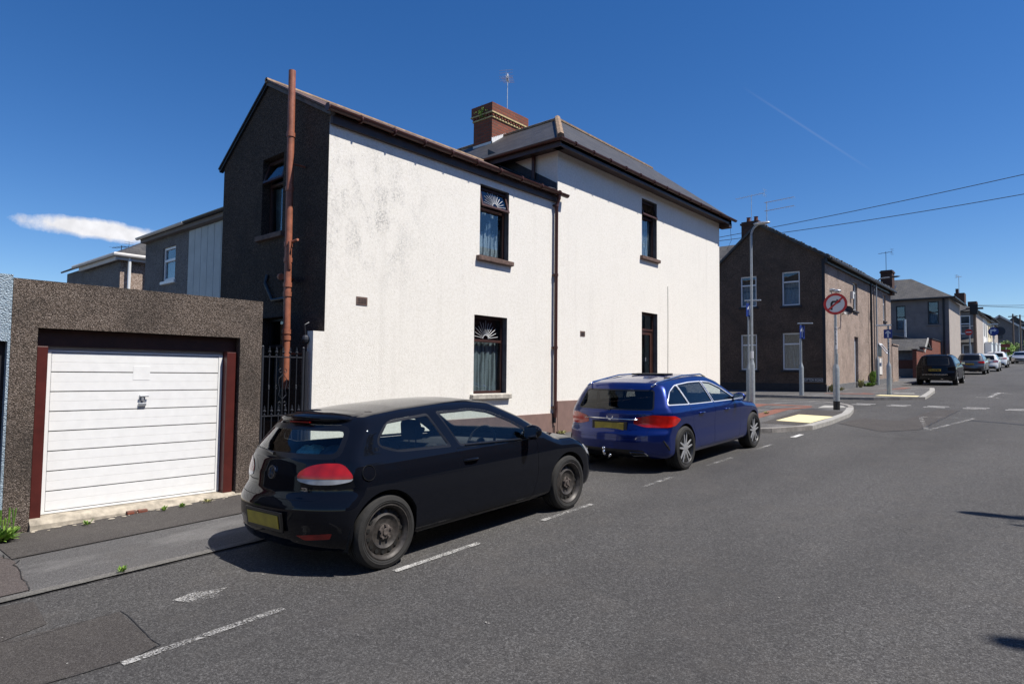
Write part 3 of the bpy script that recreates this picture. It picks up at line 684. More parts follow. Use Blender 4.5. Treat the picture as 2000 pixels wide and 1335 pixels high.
# ---------------------------------------------------------------- iron gate beside the white house
gt = thing('iron_gate', 'black wrought iron side gate with spear finials and scrollwork beside the garage', 'gate', (-8.0, 4.52, gz(4.5)))
X0 = -8.02; zb = gz(4.5)+.08
fr = MB()
for y in (4.22, 4.82): fr.tube([(X0, y, zb-.05), (X0, y, 2.03)], .019, 8); fr.ball((X0, y, 2.04), .022, 5)
fr.tube([(X0, 4.87, zb-.05), (X0, 4.87, 2.0)], .024, 6)
for z in (1.91, 1.12, zb+.08): fr.tube([(X0, 4.22, z), (X0, 4.82, z)], .009, 6)
obj('frame', fr, 'iron', gt, smooth='auto')
def spear(mb, y, z):
    mb.lathe([(.001, -.01), (.014, .01), (.006, .025), (.006, .035), (.018, .05), (.022, .06), (.008, .075), (.012, .09), (.001, .135)], (X0, y, z), (0, 0, 1), 6)
b_ = MB()
for i in range(5): y = 4.32+i*.1; b_.tube([(X0, y, 1.12), (X0, y, 1.93)], .0065, 6); spear(b_, y, 1.92)
for i in range(6): y = 4.27+i*.1; b_.tube([(X0, y, zb), (X0, y, 1.14)], .0065, 6); spear(b_, y, 1.13)
for y in (4.32, 4.72):
    for dz in (-.02, 0, .02): b_.ball((X0, y, 1.5+dz), .014, 5)
obj('bars', b_, 'iron', gt, smooth='auto')
sc_ = MB(); cy = 4.52
sc_.tube([(X0, cy-.055, 1.62), (X0, cy-.06, 1.56), (X0, cy-.04, 1.47), (X0, cy-.055, 1.4), (X0, cy, 1.34), (X0, cy+.055, 1.4), (X0, cy+.04, 1.47), (X0, cy+.06, 1.56), (X0, cy+.055, 1.62), (X0, cy, 1.68), (X0, cy-.055, 1.62)], .005, 5)
def curl(y, z, s, r=.035, up=1):
    sc_.tube([(X0, y+s*r*(1-t/1.4)*math.sin(t*4.2)+s*r*.9, z+up*r*(1-t/1.4)*math.cos(t*4.2)) for t in [i*.1 for i in range(13)]], .0045, 4)
for s in (-1, 1): curl(cy, 1.72, s); curl(cy, 1.29, s, up=-1); curl(cy+s*.06, 1.5, s, .028)
obj('scrollwork', sc_, 'iron', gt)
# ---------------------------------------------------------------- windows
def window(root, F, u0, u1, v0, v1, rec=.13, split=.3, fm='wood_dk', pane='pane', curtain='lace', sill='sill', kk=True, burst=False, open_top=False, fw=.05, sillw=.09, label=None, vert=False, room=True, sp=.08, ajar=0):
    O, U, V, N = F; T = (lambda m: Kmb(m)) if kk else (lambda m: m)
    n0 = -rec; vt = v1-(v1-v0)*split
    fr = MB()
    fr.fbox(F, u0, u1, v0, v0+fw, n0-.05, n0+.012); fr.fbox(F, u0, u1, v1-fw, v1, n0-.05, n0+.012)
    fr.fbox(F, u0, u0+fw, v0+fw, v1-fw, n0-.05, n0+.012); fr.fbox(F, u1-fw, u1, v0+fw, v1-fw, n0-.05, n0+.012)
    if split: fr.fbox(F, u0+fw, u1-fw, vt-fw/2, vt+fw/2, n0-.05, n0+.02)
    if vert: fr.fbox(F, (u0+u1)/2-fw/2, (u0+u1)/2+fw/2, v0+fw, vt-fw/2, n0-.05, n0+.016)
    w = obj('window', T(fr), fm, root, bevel=.004 if not kk or True else 0)
    if label: w['label'] = label
    pn = MB(); pn.fbox(F, u0+fw, u1-fw, v0+fw, (vt-fw/2) if split else v1-fw, n0-.024, n0-.02)
    if split and not open_top: pn.fbox(F, u0+fw, u1-fw, vt+fw/2, v1-fw, n0-.024, n0-.02)
    obj('pane', T(pn), pane, w)
    if open_top:   # top light hinged at its head, pushed out
        hz = v1-fw; an = math.radians(17); hh = hz-(vt+fw/2)+.03
        V2 = (V*-1*math.cos(an)+N*math.sin(an)).normalized(); F2 = (O+U*u0+V*hz+N*(n0+.015), U, V2, N*math.cos(an)+V*math.sin(an))
        c = MB(); W_ = u1-u0; s_ = .045
        c.fbox(F2, .02, W_-.02, 0, s_, 0, .04); c.fbox(F2, .02, W_-.02, hh-s_, hh, 0, .04); c.fbox(F2, .02, .02+s_, s_, hh-s_, 0, .04); c.fbox(F2, W_-.02-s_, W_-.02, s_, hh-s_, 0, .04)
        obj('opening_light', T(c), fm, w)
        pg = MB().fbox(F2, .02+s_, W_-.02-s_, s_, hh-s_, .015, .02); obj('top_pane', T(pg), pane, w)
    if burst:
        m = MB(); cx = (u0+u1)/2; base = vt+fw/2+.02; R_ = (v1-fw-base)*.96; hw = (u1-u0)/2-fw-.01
        def pt(u, v):
            if open_top:
                return F2[0]+F2[1]*(u-u0)+F2[2]*(hz-v)+F2[3]*.024
            return O+U*u+V*v+N*(n0-.014)
        for k in range(13):
            a = math.radians(8+k*164/12); rr_ = min(R_, hw/max(.001, abs(math.cos(a))) if abs(math.cos(a)) > .1 else R_)*(.97 if k % 2 == 0 else .86)
            m.tube([pt(cx+math.cos(a)*.075, base+math.sin(a)*.075), pt(cx+math.cos(a)*rr_, base+math.sin(a)*rr_)], .0045, 4)
        m.tube([pt(cx+math.cos(math.radians(a))*.075, base+math.sin(math.radians(a))*.075) for a in range(0, 181, 20)], .005, 4)
        obj('sunburst_leading', T(m), 'leading', w)
    if curtain:
        c = MB(); nx = 26; top = (v1-fw)
        rc = random.Random(int(u0*100+v0*10)); ph = rc.uniform(0, 6)
        vs = []; fs = []
        rows = 14
        for j in range(rows+1):
            for i in range(nx+1):
                u = u0+fw*.5+(u1-u0-fw)*i/nx; tt = j/rows
                edge = v0+fw*.5; hi = (vt-fw*.4 if split else top)
                v = edge+(hi-edge)*tt
                vs.append(O+U*u+V*v+N*(n0-.10+.018*math.sin(u*38+ph+tt*2)+.01*math.sin(u*91)))
        for j in range(rows):
            for i in range(nx): a = j*(nx+1)+i; fs.append((a, a+1, a+nx+2, a+nx+1))
        if kk and burst and open_top:   # gathered: keep only the lower, ragged half
            fs = [f for f in fs if (f[0]//(nx+1)) < 9+2.5*math.sin((f[0] % (nx+1))*.55)+1.5*math.sin((f[0] % (nx+1))*1.7) or (f[0]//(nx+1)) > 12 and math.sin((f[0] % (nx+1))*.8) > .2]
        c.add(vs, fs); obj('curtain', T(c), curtain, w, smooth=True)
    if room: 
        rm = MB(); q = [O+U*a+V*b+N*(n0-.35) for a, b in ((u0-.3, v0-.3), (u1+.3, v0-.3), (u1+.3, v1+.3), (u0-.3, v1+.3))]
        f_ = [O+U*a+V*b+N*(n0-.05) for a, b in ((u0-.3, v0-.3), (u1+.3, v0-.3), (u1+.3, v1+.3), (u0-.3, v1+.3))]
        rm.add(q+f_, [(0, 1, 2, 3), (0, 1, 5, 4), (1, 2, 6, 5), (2, 3, 7, 6), (3, 0, 4, 7)]); obj('dark_room', T(rm), 'dark', w)
    if sill:
        s_ = MB().prism((O+U*(u0-sillw), N, V, U), [(-rec-.02, v0-.0), (sp, v0-.015), (sp, v0-.10), (.002, v0-.11), (-rec-.02, v0-.11)], 0, u1-u0+2*sillw)
        obj('sill', T(s_), sill, w, bevel=.008)
    return w

def gutter(path, r=.055):
    """half-round gutter along a path"""
    mb = MB(); P = [Vector(p) for p in path]; n = 8; rings = []
    for i, p in enumerate(P):
        if 0 < i < len(P)-1: d = ((P[i+1]-p).normalized()+(p-P[i-1]).normalized()).normalized()
        else: d = (P[min(i+1, len(P)-1)]-P[max(i-1, 0)]).normalized()
        s_ = d.cross(Vector((0, 0, 1))).normalized()
        k_ = 1/max(.5, s_.dot((P[min(i+1, len(P)-1)]-P[max(i-1, 0)]).normalized().cross(Vector((0, 0, 1))).normalized()) if False else 1)
        rings.append([p+s_*r*k_*math.cos(math.pi*t/n)-Vector((0, 0, 1))*r*math.sin(math.pi*t/n) for t in range(n+1)]+[p+s_*(r-.006)*math.cos(math.pi*t/n)-Vector((0, 0, 1))*(r-.006)*math.sin(math.pi*t/n) for t in range(n, -1, -1)])
    m = 2*n+2; fs = []
    for i in range(len(P)-1):
        for k in range(m): a, b = i*m+k, i*m+(k+1) % m; fs.append((a, b, b+m, a+m))
    fs += [tuple(range(n+1)), tuple((len(P)-1)*m+k for k in range(n+1))]
    return mb.add([q for r_ in rings for q in r_], fs)
def aerial(root_or_none, base, h, spans=6, L=.8, ang=0, label=None, name='aerial', parent=None, lab2=None, vert=False, s=1.0):
    mb = MB(); b = Vector(base); mb.tube([b, b+Vector((0, 0, h))], .014*s, 6)
    d = Vector((math.cos(ang), math.sin(ang), 0)); e = Vector((-d.y, d.x, 0)) if not vert else Vector((0, 0, 1))
    t = b+Vector((0, 0, h-.06)); a0 = t-d*L*.45; mb.tube([a0, t+d*L*.55], .011*s, 5)
    for i in range(spans):
        q = a0+d*L*(i+.6)/spans; w = .17+.05*(i == 0); mb.tube([q-e*w, q+e*w], .0045*s, 4)
    for z in (-.16, -.08, .08, .16): mb.tube([a0-Vector((0, 0, 0))-e*.2+Vector((0, 0, z)), a0+e*.2+Vector((0, 0, z))], .0045*s, 4)
    mb.tube([a0+Vector((0, 0, -.18)), a0+Vector((0, 0, .18))], .006*s, 4)
    return mb

# ---------------------------------------------------------------- the white corner house
hw = thing('corner_house', 'large white rendered house with a slate hipped main block and a lower gabled rear wing', 'house', K((-8.46, 11.3, .42+.0)))
FX = frame((-8.46, 0, 0), (0, 1, 0), (0, 0, 1)); FG = frame((0, 5.43, 0), (1, 0, 0), (0, 0, 1)); FM = frame((0, 11.3, 0), (1, 0, 0), (0, 0, 1))
hw1 = [(8.80, 9.65, 4.0, 5.40), (8.68, 9.63, 1.33, 2.84)]; hw2 = [(15.08, 15.92, 4.93, 6.49), (15.08, 15.95, 1.2, 3.41)]
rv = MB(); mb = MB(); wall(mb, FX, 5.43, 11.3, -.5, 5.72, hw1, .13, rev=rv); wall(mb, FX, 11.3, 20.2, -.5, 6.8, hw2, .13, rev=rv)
wall(mb, FX, 5.24, 5.43, -.5, 2.33)
mb.poly([(-8.46, 5.24, 2.33), (-8.46, 5.43, 2.33), (-8.62, 5.43, 2.33), (-8.62, 5.24, 2.33)])
mb.poly([(-8.46, 5.24, -.5), (-8.46, 5.24, 2.33), (-8.62, 5.24, 2.33), (-8.62, 5.24, -.5)]); mb.poly([(-8.62, 5.24, -.5), (-8.62, 5.24, 2.33), (-8.62, 5.43, 2.33), (-8.62, 5.43, -.5)])
wall(mb, FM, -20, -8.46, 4.5, 6.8); mb.poly([(-8.46, 20.2, -.5), (-8.46, 20.2, 6.8), (-20, 20.2, 6.8), (-20, 20.2, -.5)])
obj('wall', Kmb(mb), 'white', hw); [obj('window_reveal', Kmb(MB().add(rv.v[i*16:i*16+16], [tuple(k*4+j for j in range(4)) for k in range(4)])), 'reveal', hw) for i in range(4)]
mb = MB(); cl = [((5.80-6.76)/(-8.46+10.35)*-1, 1, 6.76-10.35*(5.80-6.76)/(-8.46+10.35)*-1*1)]
def line_clip(p, q):   # keep below the line p->q
    m = (q[1]-p[1])/(q[0]-p[0]); return (-m, 1, p[1]-m*p[0])
wall(mb, FG, -11.98, -8.465, -.5, 7, [(-10.5, -9.8, 4.06, 5.4), (-10.4, -9.55, .9, 2.62)], .16, [line_clip((-10.35, 6.76), (-8.46, 5.76)), line_clip((-10.35, 6.76), (-12.1, 5.58))])
mb.poly([(-11.98, 5.43, -.5), (-11.98, 5.43, 5.6), (-11.98, 11.3, 5.6), (-11.98, 11.3, -.5)])
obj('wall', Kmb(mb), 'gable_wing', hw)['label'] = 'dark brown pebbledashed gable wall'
obj('plinth', Kmb(MB().box(-8.46, -8.435, 7.9, 11.315, -.4, .87).box(-8.46, -8.43, 11.32, 20.2, -.4, 1.13)), 'brownp', hw, bevel=.006)
for k, (w_, o_) in enumerate(zip(hw1, (True, False))):
    window(hw, FX, *w_, burst=True, open_top=o_, split=.32, curtain='lace' if o_ else 'lace2', sill='sill' if o_ else 'stonesill', fm='wood_dk', label='upper wing window with its top light ajar' if o_ else 'lower wing window with grey net curtain')
window(hw, FX, *hw2[0], burst=False, open_top=True, split=.3, curtain='lace')['label'] = 'upper window of the main block'
dF = MB(); u0, u1, v0, v1 = hw2[1]
dF.fbox(FX, u0, u0+.06, v0, v1, -.19, -.12); dF.fbox(FX, u1-.06, u1, v0, v1, -.19, -.12); dF.fbox(FX, u0+.06, u1-.06, v1-.06, v1, -.19, -.12); dF.fbox(FX, u0+.06, u1-.06, 2.92, 2.98, -.19, -.12)
dF.fbox(FX, u0+.06, u0+.16, v0, 2.92, -.18, -.14); dF.fbox(FX, u1-.16, u1-.06, v0, 2.92, -.18, -.14); dF.fbox(FX, u0+.16, u1-.16, v0, 1.75, -.175, -.145); dF.fbox(FX, u0+.16, u1-.16, 2.82, 2.92, -.18, -.14)
dd = obj('door', Kmb(dF), 'wood_dk', hw, bevel=.004)
obj('pane', Kmb(MB().fbox(FX, u0+.16, u1-.16, 1.75, 2.82, -.165, -.16).fbox(FX, u0+.06, u1-.06, 2.98, v1-.06, -.165, -.16)), 'pane', dd)
obj('dark_hall', Kmb(MB().fbox(FX, u0-.1, u1+.1, v0-.2, v1+.1, -.5, -.45)), 'dark', dd)
obj('door_knocker', Kmb(MB().fbox(FX, 15.5, 15.53, 2.1, 2.2, -.14, -.12)), 'alu', dd)
# gable windows
window(hw, FG, -10.5, -9.8, 4.06, 5.4, rec=.16, open_top=True, split=.33, curtain='lace2', sill='sill', sp=.07)['label'] = 'deep set gable window with its top light open'
window(hw, FG, -10.4, -9.55, .9, 2.62, rec=.16, split=.28, curtain='lace2', sill=None, fm='upvc_dk')['label'] = 'ground floor gable window behind the gate'
# roofs
def slab(pts, t, mb=None):
    mb = mb or MB(); P = [Vector(p) for p in pts]; n = (P[1]-P[0]).cross(P[2]-P[0]).normalized()
    if n.z < 0: P = P[::-1]; n = -n
    k = len(P); vs = P+[p-n*t for p in P]
    return mb.add(vs, [tuple(range(k)), tuple(range(2*k-1, k-1, -1))]+[(i, (i+1) % k, k+(i+1) % k, k+i) for i in range(k)])
r_ = obj('roof', Kmb(slab([(-8.34, 5.36, 5.74), (-8.34, 11.3, 5.74), (-10.35, 11.3, 6.79), (-10.35, 5.36, 6.79)], .03)), 'tile_brown', hw); r_['label'] = 'brown tiled roof of the rear wing'
ra = MB(); slab([(-10.35, 5.37, 6.79), (-10.35, 11.3, 6.79), (-12.12, 11.3, 5.57), (-12.12, 5.37, 5.57)], .03, ra)
obj('roof', Kmb(ra), 'slate', hw)
obj('ridge_tiles', Kmb(MB().tube([(-10.35, 5.36, 6.77), (-10.35, 11.28, 6.77)], .05, 8)), 'ridge', r_, smooth='auto')
obj('verge', Kmb(slab([(-8.36, 5.385, 5.705), (-8.36, 5.46, 5.705), (-10.36, 5.46, 6.755), (-10.36, 5.385, 6.755)], .06)), 'reveal', r_)
obj('verge', Kmb(slab([(-12.12, 5.39, 5.535), (-12.12, 5.46, 5.535), (-10.36, 5.46, 6.755), (-10.36, 5.39, 6.755)], .05)), 'upvc_dk', r_)
obj('fascia', Kmb(MB().box(-8.46, -8.40, 5.44, 11.28, 5.54, 5.69)), 'brown_paint', hw, bevel=.004)
gm_ = gutter([(-8.32, 5.3, 5.75), (-8.32, 11.48, 5.73)], .065); gm_.tube([(-8.32, 5.29, 5.73), (-8.32, 5.31, 5.73)], .066, 12)
for i in range(9): y = 5.9+i*.66; gm_.tube([(-8.32, y-.012, 5.715), (-8.32, y+.012, 5.715)], .068, 12)
obj('gutter', Kmb(gm_), 'pvc_brown', hw, smooth='auto')
# main block roof
E0, E1 = (-8.1, 10.92, 6.86), (-8.1, 20.43, 6.90); A0, A1 = (-10.06, 13.4, 8.52), (-10.06, 18.6, 8.52)
rf = MB(); slab([E0, E1, A1, A0], .05, rf); slab([(-20, 10.92, 6.86), E0, A0, (-20, 13.4, 8.52)], .05, rf); slab([E1, (-14, 20.43, 6.9), A1], .05, rf); slab([(-20, 13.4, 8.52), A0, A1, (-14, 20.43, 6.9), (-20, 18.6, 6.9)], .05, rf)
rr2 = obj('roof', Kmb(rf), 'slate', hw); rr2['label'] = 'dark slate hipped roof of the main block'
rt = MB()
rt.tube([(-8.14, 10.97, 6.90), (-10.06, 13.4, 8.55)], .085, 7); rt.tube([(-10.06, 13.4, 8.54), A1], .05, 6); rt.tube([(-20, 13.4, 8.54), (-10.06, 13.4, 8.54)], .05, 6)
obj('ridge_tiles', Kmb(rt), 'ridge', rr2, smooth='auto')
sf = MB().box(-8.46, -8.12, 10.98, 20.40, 6.74, 6.80).box(-8.16, -8.12, 10.94, 20.40, 6.68, 6.84).box(-19, -8.12, 10.98, 11.3, 6.74, 6.80).box(-19, -8.162, 10.94, 10.98, 6.68, 6.84).box(-8.46, -8.12, 20.2, 20.42, 6.58, 6.735)
obj('fascia', Kmb(sf), 'brown_paint', hw)
gm_ = gutter([(-19, 10.88, 6.84), (-8.06, 10.88, 6.84), (-8.06, 20.6, 6.86)][::1], .06)
for i in range(13): gm_.tube([(-8.06, 11.4+i*.72, 6.825), (-8.06, 11.425+i*.72, 6.825)], .062, 10)
obj('gutter', Kmb(gm_), 'pvc_brown', hw, smooth='auto')
obj('flashing', Kmb(slab([(-8.47, 11.27, 5.86), (-8.47, 11.05, 5.84), (-10.6, 11.05, 6.98), (-10.6, 11.27, 7.0)], .02).poly([(-8.47, 11.275, 5.8), (-10.6, 11.275, 6.9), (-10.6, 11.275, 7.25), (-8.47, 11.275, 6.0)])), 'lead', hw)
# downpipes
def pipe(path, r, m, name, root=hw, joints=(), k=True, n=12):
    mb = MB().tube(path, r, n)
    for z in joints:
        p = Vector(path[0]); mb.tube([(p.x, p.y, z-.03), (p.x, p.y, z+.03)], r*1.25, n)
    return obj(name, Kmb(mb) if k else mb, m, root, smooth='auto')
mb = MB().tube([(-8.32, 11.17, 5.7), (-8.32, 11.17, 5.6), (-8.39, 11.17, 5.46), (-8.39, 11.17, 1.0), (-8.39, 11.17, .78)], .04, 10)
for z in (5.45, 3.9, 2.3, 1.0): mb.tube([(-8.39, 11.17, z-.03), (-8.39, 11.17, z+.03)], .05, 10); mb.box(-8.46, -8.4, 11.11, 11.23, z-.015, z+.015)
obj('downpipe', Kmb(mb), 'pvc_brown', hw, smooth='auto')['label'] = 'brown downpipe at the joint of wing and main block'
obj('downpipe', Kmb(MB().tube([(-9.1, 11.22, 6.78), (-9.1, 11.22, 6.1)], .045, 10)), 'pvc_brown', hw, smooth='auto')['label'] = 'short brown downpipe above the wing roof'
obj('downpipe', Kmb(MB().tube([(-8.4, 11.17, .8), (-8.4, 11.17, .66)], .03, 8).tube([(-8.41, 11.17, .6), (-8.41, 11.17, .4)], .012, 6)), 'black', hw)
Y5 = 5.17
ZP = lambda z: 1.72+(z-1.72)*.9736
mb = MB().tube([(-9.09, Y5, 1.45), (-9.15, Y5, 6.49)], .055, 14)
def sx(z): return -9.09-.06*(z-1.44)/5.04
for z, r in ((5.55, 1), (4.66, 1), (3.75, 1.2), (3.5, 1), (3.1, 1.3), (2.95, 1), (2.35, 1.25), (2.25, 1.1)): z = ZP(z); mb.tube([(sx(z), Y5, z-.035), (sx(z), Y5, z+.035)], .064*(.98+.05*r), 14)
mb.tube([(-9.12, Y5+.02, 3.73), (-8.88, Y5+.02, 3.75)], .022, 8).tube([(-9.03, Y5-.03, 3.73), (-9.02, Y5-.03, 3.46), (-9.06, Y5, 3.31)], .025, 8)
mb.tube([(-9.12, Y5, 3.16), (-9.35, Y5+.2, 3.2)], .045, 10)
for z in (5.0, 2.0): mb.tube([(sx(z), Y5, z), (sx(z), 5.44, z)], .018, 6)
sp_ = obj('soil_pipe', Kmb(mb), 'soil', hw, smooth='auto'); sp_['label'] = 'terracotta coloured soil pipe rising above the eaves'
obj('soil_pipe_foot', Kmb(MB().tube([(-9.09, Y5, 1.445), (-9.09, Y5, .2)], .057, 12)), 'black', sp_, smooth='auto')
obj('waste_pipe', Kmb(MB().tube([(-9.45, 5.35, 2.9), (-9.95, 5.38, 2.9), (-10.2, 5.38, 3.2), (-10.2, 5.41, 3.35)], .03, 8)), 'upvc_dk', hw, smooth='auto')
obj('waste_pipe', Kmb(MB().tube([(-9.6, 5.34, 3.26), (-9.75, 5.4, 3.28)], .055, 8)), 'soil', hw, smooth='auto')
for (y0, y1, z0, z1) in ((5.99, 6.2, 2.79, 2.92), (12.21, 12.4, 2.61, 2.73)):
    mb = MB().box(-8.46, -8.45, y0, y1, z0, z1)
    mb.mi = 1
    for i in range(6):
        for j in range(3): a = y0+.02+(y1-y0-.04)*i/6; b = z0+.02+(z1-z0-.04)*j/3; mb.box(-8.451, -8.449, a, a+.02, b, b+.02)
    obj('air_vent', Kmb(mb), ['sill', 'black'], hw)
obj('wall_cable', Kmb(MB().tube([(-8.455, 16.56, 4.25), (-8.455, 16.57, 3.2), (-8.455, 16.55, 1.0)], .007, 5)), 'reveal', hw)
# iron lamp bracket by the pier
obj('wall_lamp', Kmb(MB().ball((-8.6, 5.2, 2.2), .06, 6, (1, 1, 1.2)).tube([(-8.6, 5.2, 2.25), (-8.6, 5.18, 2.42), (-8.6, 5.25, 2.46)], .01, 5)), 'iron', hw)
# chimney
ch = MB(); cx0, cx1, cy0, cy1 = -12.7, -11.98, 12.9, 14.4
ch.box(cx0, cx1, cy0, cy1, 7.2, 8.93); ch.box(cx0-.05, cx1+.05, cy0-.05, cy1+.05, 9.09, 9.35)
cm = obj('chimney', Kmb(ch), 'brickred', rr2)
bf = MB().box(cx0-.03, cx1+.03, cy0-.03, cy1+.03, 8.93, 8.975).box(cx0-.07, cx1+.07, cy0-.07, cy1+.07, 9.05, 9.09)
obj('buff_band', Kmb(bf), 'buff', cm, bevel=.004)
dn = MB().box(cx0, cx1, cy0, cy1, 8.975, 9.05)
for i in range(12): y = cy0-.03+i*.125; dn.box(cx1, cx1+.05, y, y+.07, 8.978, 9.047)
for i in range(6): x = cx0+i*.12; dn.box(x, x+.07, cy0-.05, cy0, 8.978, 9.047)
obj('dentil_course', Kmb(dn), 'brickred', cm)
fl = MB()
for i in range(9): y = cy0-.02+i*.07; fl.box(cx1, cx1+.02, y, y+.066, 7.9, 8.19+(y-12.9)*.669+.17-.012*i)
fl.box(cx0, cx1+.02, cy0-.02, cy0, 7.9, 8.24)
obj('flashing', Kmb(fl), 'flash', cm)
weed = MB(); rw = random.Random(2)
for i in range(90):
    b = Vector((-12.3+rw.gauss(0, .09), cy0-.07-abs(rw.gauss(0, .04)), 9.12+rw.gauss(0, .07))); d_ = Vector((rw.gauss(0, 1), rw.gauss(-.3, .6), rw.gauss(.5, .8))).normalized()*rw.uniform(.03, .08); s_ = d_.orthogonal().normalized()*.012
    weed.add([b-s_, b+s_, b+d_], [(0, 1, 2)])
tag(obj('weed', Kmb(weed), 'weed', recalc=False), 'yellow green plant growing out of the red brick chimney of the white house', 'weed')
a_ = aerial(None, (-12.3, 13.9, 9.3), 1.25, 7, .5, math.radians(120)); a_.lathe([(.02, -.05), (.045, .0), (.045, .12), (.02, .2)], (-12.3, 13.9, 10.45), (0, 0, 1), 6)
tag(obj('aerial', Kmb(a_), 'alu'), 'television aerial on a mast above the red brick chimney of the white house', 'aerial', 'television aerials on the roofs')
# leaflet or notice low at the wing edge is left bare; flashing loose cable at the eaves end
obj('cable', Kmb(MB().tube([(-8.2, 20.5, 6.6), (-8.18, 20.52, 6.2), (-8.3, 20.45, 5.9)], .006, 4)), 'wire', hw)

# ---------------------------------------------------------------- houses behind the garage, upper left
ha = thing('terraced_house', 'grey pebbledashed rear wing with pale boarding behind the garage', 'house', (-18, 7.25, gz(7)), 'rear wings behind the garage')
FA = frame((0, 7.25, 0), (1, 0, 0), (0, 0, 1))
mb = MB(); wall(mb, FA, -21.1, -17.98, -.2, 5.6, [(-19.73, -18.85, 4.28, 5.25)], .08); mb.poly([(-21.1, 7.25, -.2), (-21.1, 7.25, 5.6), (-21.1, 13, 5.6), (-21.1, 13, -.2)])
obj('wall', mb, 'greydash', ha)
mb = MB(); wall(mb, FA, -17.98, -12.5, 3.45, 5.52)
for i in range(14): mb.fbox(FA, -17.96+i*.39, -17.59+i*.39, 3.45, 5.5, 0, .012)
obj('boarding', mb, 'panel', ha)
window(ha, FA, -19.73, -18.85, 4.28, 5.25, rec=.05, split=.4, fm='upvc', pane='pane', curtain='blind', sill='upvc', kk=False, fw=.07, sillw=.06, sp=.05)
rf = obj('roof', slab([(-21.15, 7.08, 5.70), (-12.5, 7.08, 5.70), (-12.5, 10.5, 6.9), (-21.15, 10.5, 6.9)], .05), 'slate', ha)
obj('fascia', MB().box(-21.12, -12.5, 7.1, 7.14, 5.55, 5.66).box(-21.12, -12.5, 7.141, 7.25, 5.55, 5.59), 'farrender', ha)
g_ = gutter([(-12.5, 7.03, 5.71), (-17.8, 7.03, 5.71)], .06); obj('gutter', g_, 'upvc_dk', ha); obj('gutter', gutter([(-17.82, 7.03, 5.71), (-21.2, 7.03, 5.70)], .06), 'offwhite', ha)
hb = thing('terraced_house', 'far pebbledashed house wing with white downpipes and patched slate roof', 'house', (-26, 7.25, gz(7)), 'rear wings behind the garage')
mb = MB(); mb.poly([(-28.9, 7.2, -.2), (-23.1, 7.2, -.2), (-23.1, 7.2, 5.36), (-28.9, 7.2, 5.36)]); obj('wall', mb, 'greydash', hb)
obj('wall', MB().poly([(-23.1, 7.2, -.2), (-23.1, 12, -.2), (-23.1, 12, 5.36), (-23.1, 7.2, 5.36)]), 'pinkdash', hb)
rb = MB(); slab([(-22.9, 7.0, 5.42), (-22.9, 13, 5.42), (-26.2, 13, 7.3), (-26.2, 10.2, 7.3)], .06, rb); slab([(-29.0, 7.0, 5.42), (-22.9, 7.0, 5.42), (-26.2, 10.2, 7.3)], .06, rb)
obj('roof', rb, 'slate_old', hb)
obj('fascia', MB().box(-26.8, -22.95, 7.02, 7.08, 5.24, 5.38).box(-22.98, -22.93, 7.0, 12, 5.26, 5.38), 'offwhite', hb)
obj('gutter', MB().tube([(-27.2, 6.95, 5.42), (-22.86, 6.95, 5.42), (-22.84, 12, 5.42)], .06, 8), 'offwhite', hb, smooth='auto')
obj('downpipe', MB().tube([(-22.95, 7.42, 5.4), (-22.97, 7.42, 0)], .05, 8), 'upvc', hb, smooth='auto')
obj('downpipe', MB().tube([(-22.9, 8.02, 5.5), (-22.95, 8.02, 0)], .075, 10).tube([(-22.95, 8.02, 5.2), (-22.95, 8.02, 5.45)], .1, 10), 'upvc', hb, smooth='auto')
obj('chimney', MB().box(-28.0, -27.2, 9.3, 10.0, 5.6, 6.05), 'brickdk', hb)
tag(obj('aerial', aerial(None, (-27.4, 8.55, 5.5), 1.0, 5, .9, math.radians(200)), 'iron'), 'small dark television aerial against the cloud above the far left roof', 'aerial', 'television aerials on the roofs')
hc = thing('terraced_house', 'distant house with an orange tiled roof just above the garage parapet', 'house', (-38, 8, 0), 'rear wings behind the garage')
obj('roof', slab([(-34, 7.5, 5.4), (-34, 12, 5.4), (-38.5, 12, 6.0), (-38.5, 7.5, 5.2)], .1), 'orange_tile', hc)
obj('wall', MB().box(-42, -34.3, 7.8, 12, 0, 5.15), 'offwhite', hc)
# ---------------------------------------------------------------- dark corner house across the side street
dh = thing('corner_house', 'brown pebbledashed corner house with shaded gable, white windows and a street name plate', 'house', K((-7.62, 29.3, 1.1)))
FGd = frame((0, 29.3, 0), (1, 0, 0), (0, 0, 1)); FXd = frame((-7.62, 0, 0), (0, 1, 0), (0, 0, 1))
hs = [(-11.26, -10.52, 4.92, 6.33), (-9.39, -8.63, 4.87, 6.38), (-11.26, -10.52, 2.01, 3.64), (-9.39, -8.63, 2.02, 3.65)]
mb = MB(); wall(mb, FGd, -12.9, -7.62, .3, 8.9, hs, .1, [line_clip((-10.5, 8.72), (-7.62, 6.93)), line_clip((-12.24, 7.08), (-10.5, 8.70))])
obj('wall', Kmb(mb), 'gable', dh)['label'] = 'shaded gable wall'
hs2 = [(34.2, 35.1, 4.99, 6.37), (41.1, 41.85, 4.97, 6.45), (34.35, 35.1, 1.2, 3.71)]
mb = MB(); wall(mb, FXd, 29.3, 43.3, .3, 6.93, hs2, .12); mb.poly([(-7.62, 43.3, .3), (-7.62, 43.3, 6.9), (-13.3, 43.3, 6.9), (-13.3, 43.3, .3)])
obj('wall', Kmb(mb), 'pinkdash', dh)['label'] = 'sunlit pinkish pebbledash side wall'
for i, w_ in enumerate(hs): window(dh, FGd, *w_, rec=.07, split=.3 if i < 2 else .3, fm='upvc', pane='pane', curtain='blind' if i < 2 else 'lace2', sill='sill' if 0 else 'plinthdk', fw=.06, sillw=.08, sp=.05)
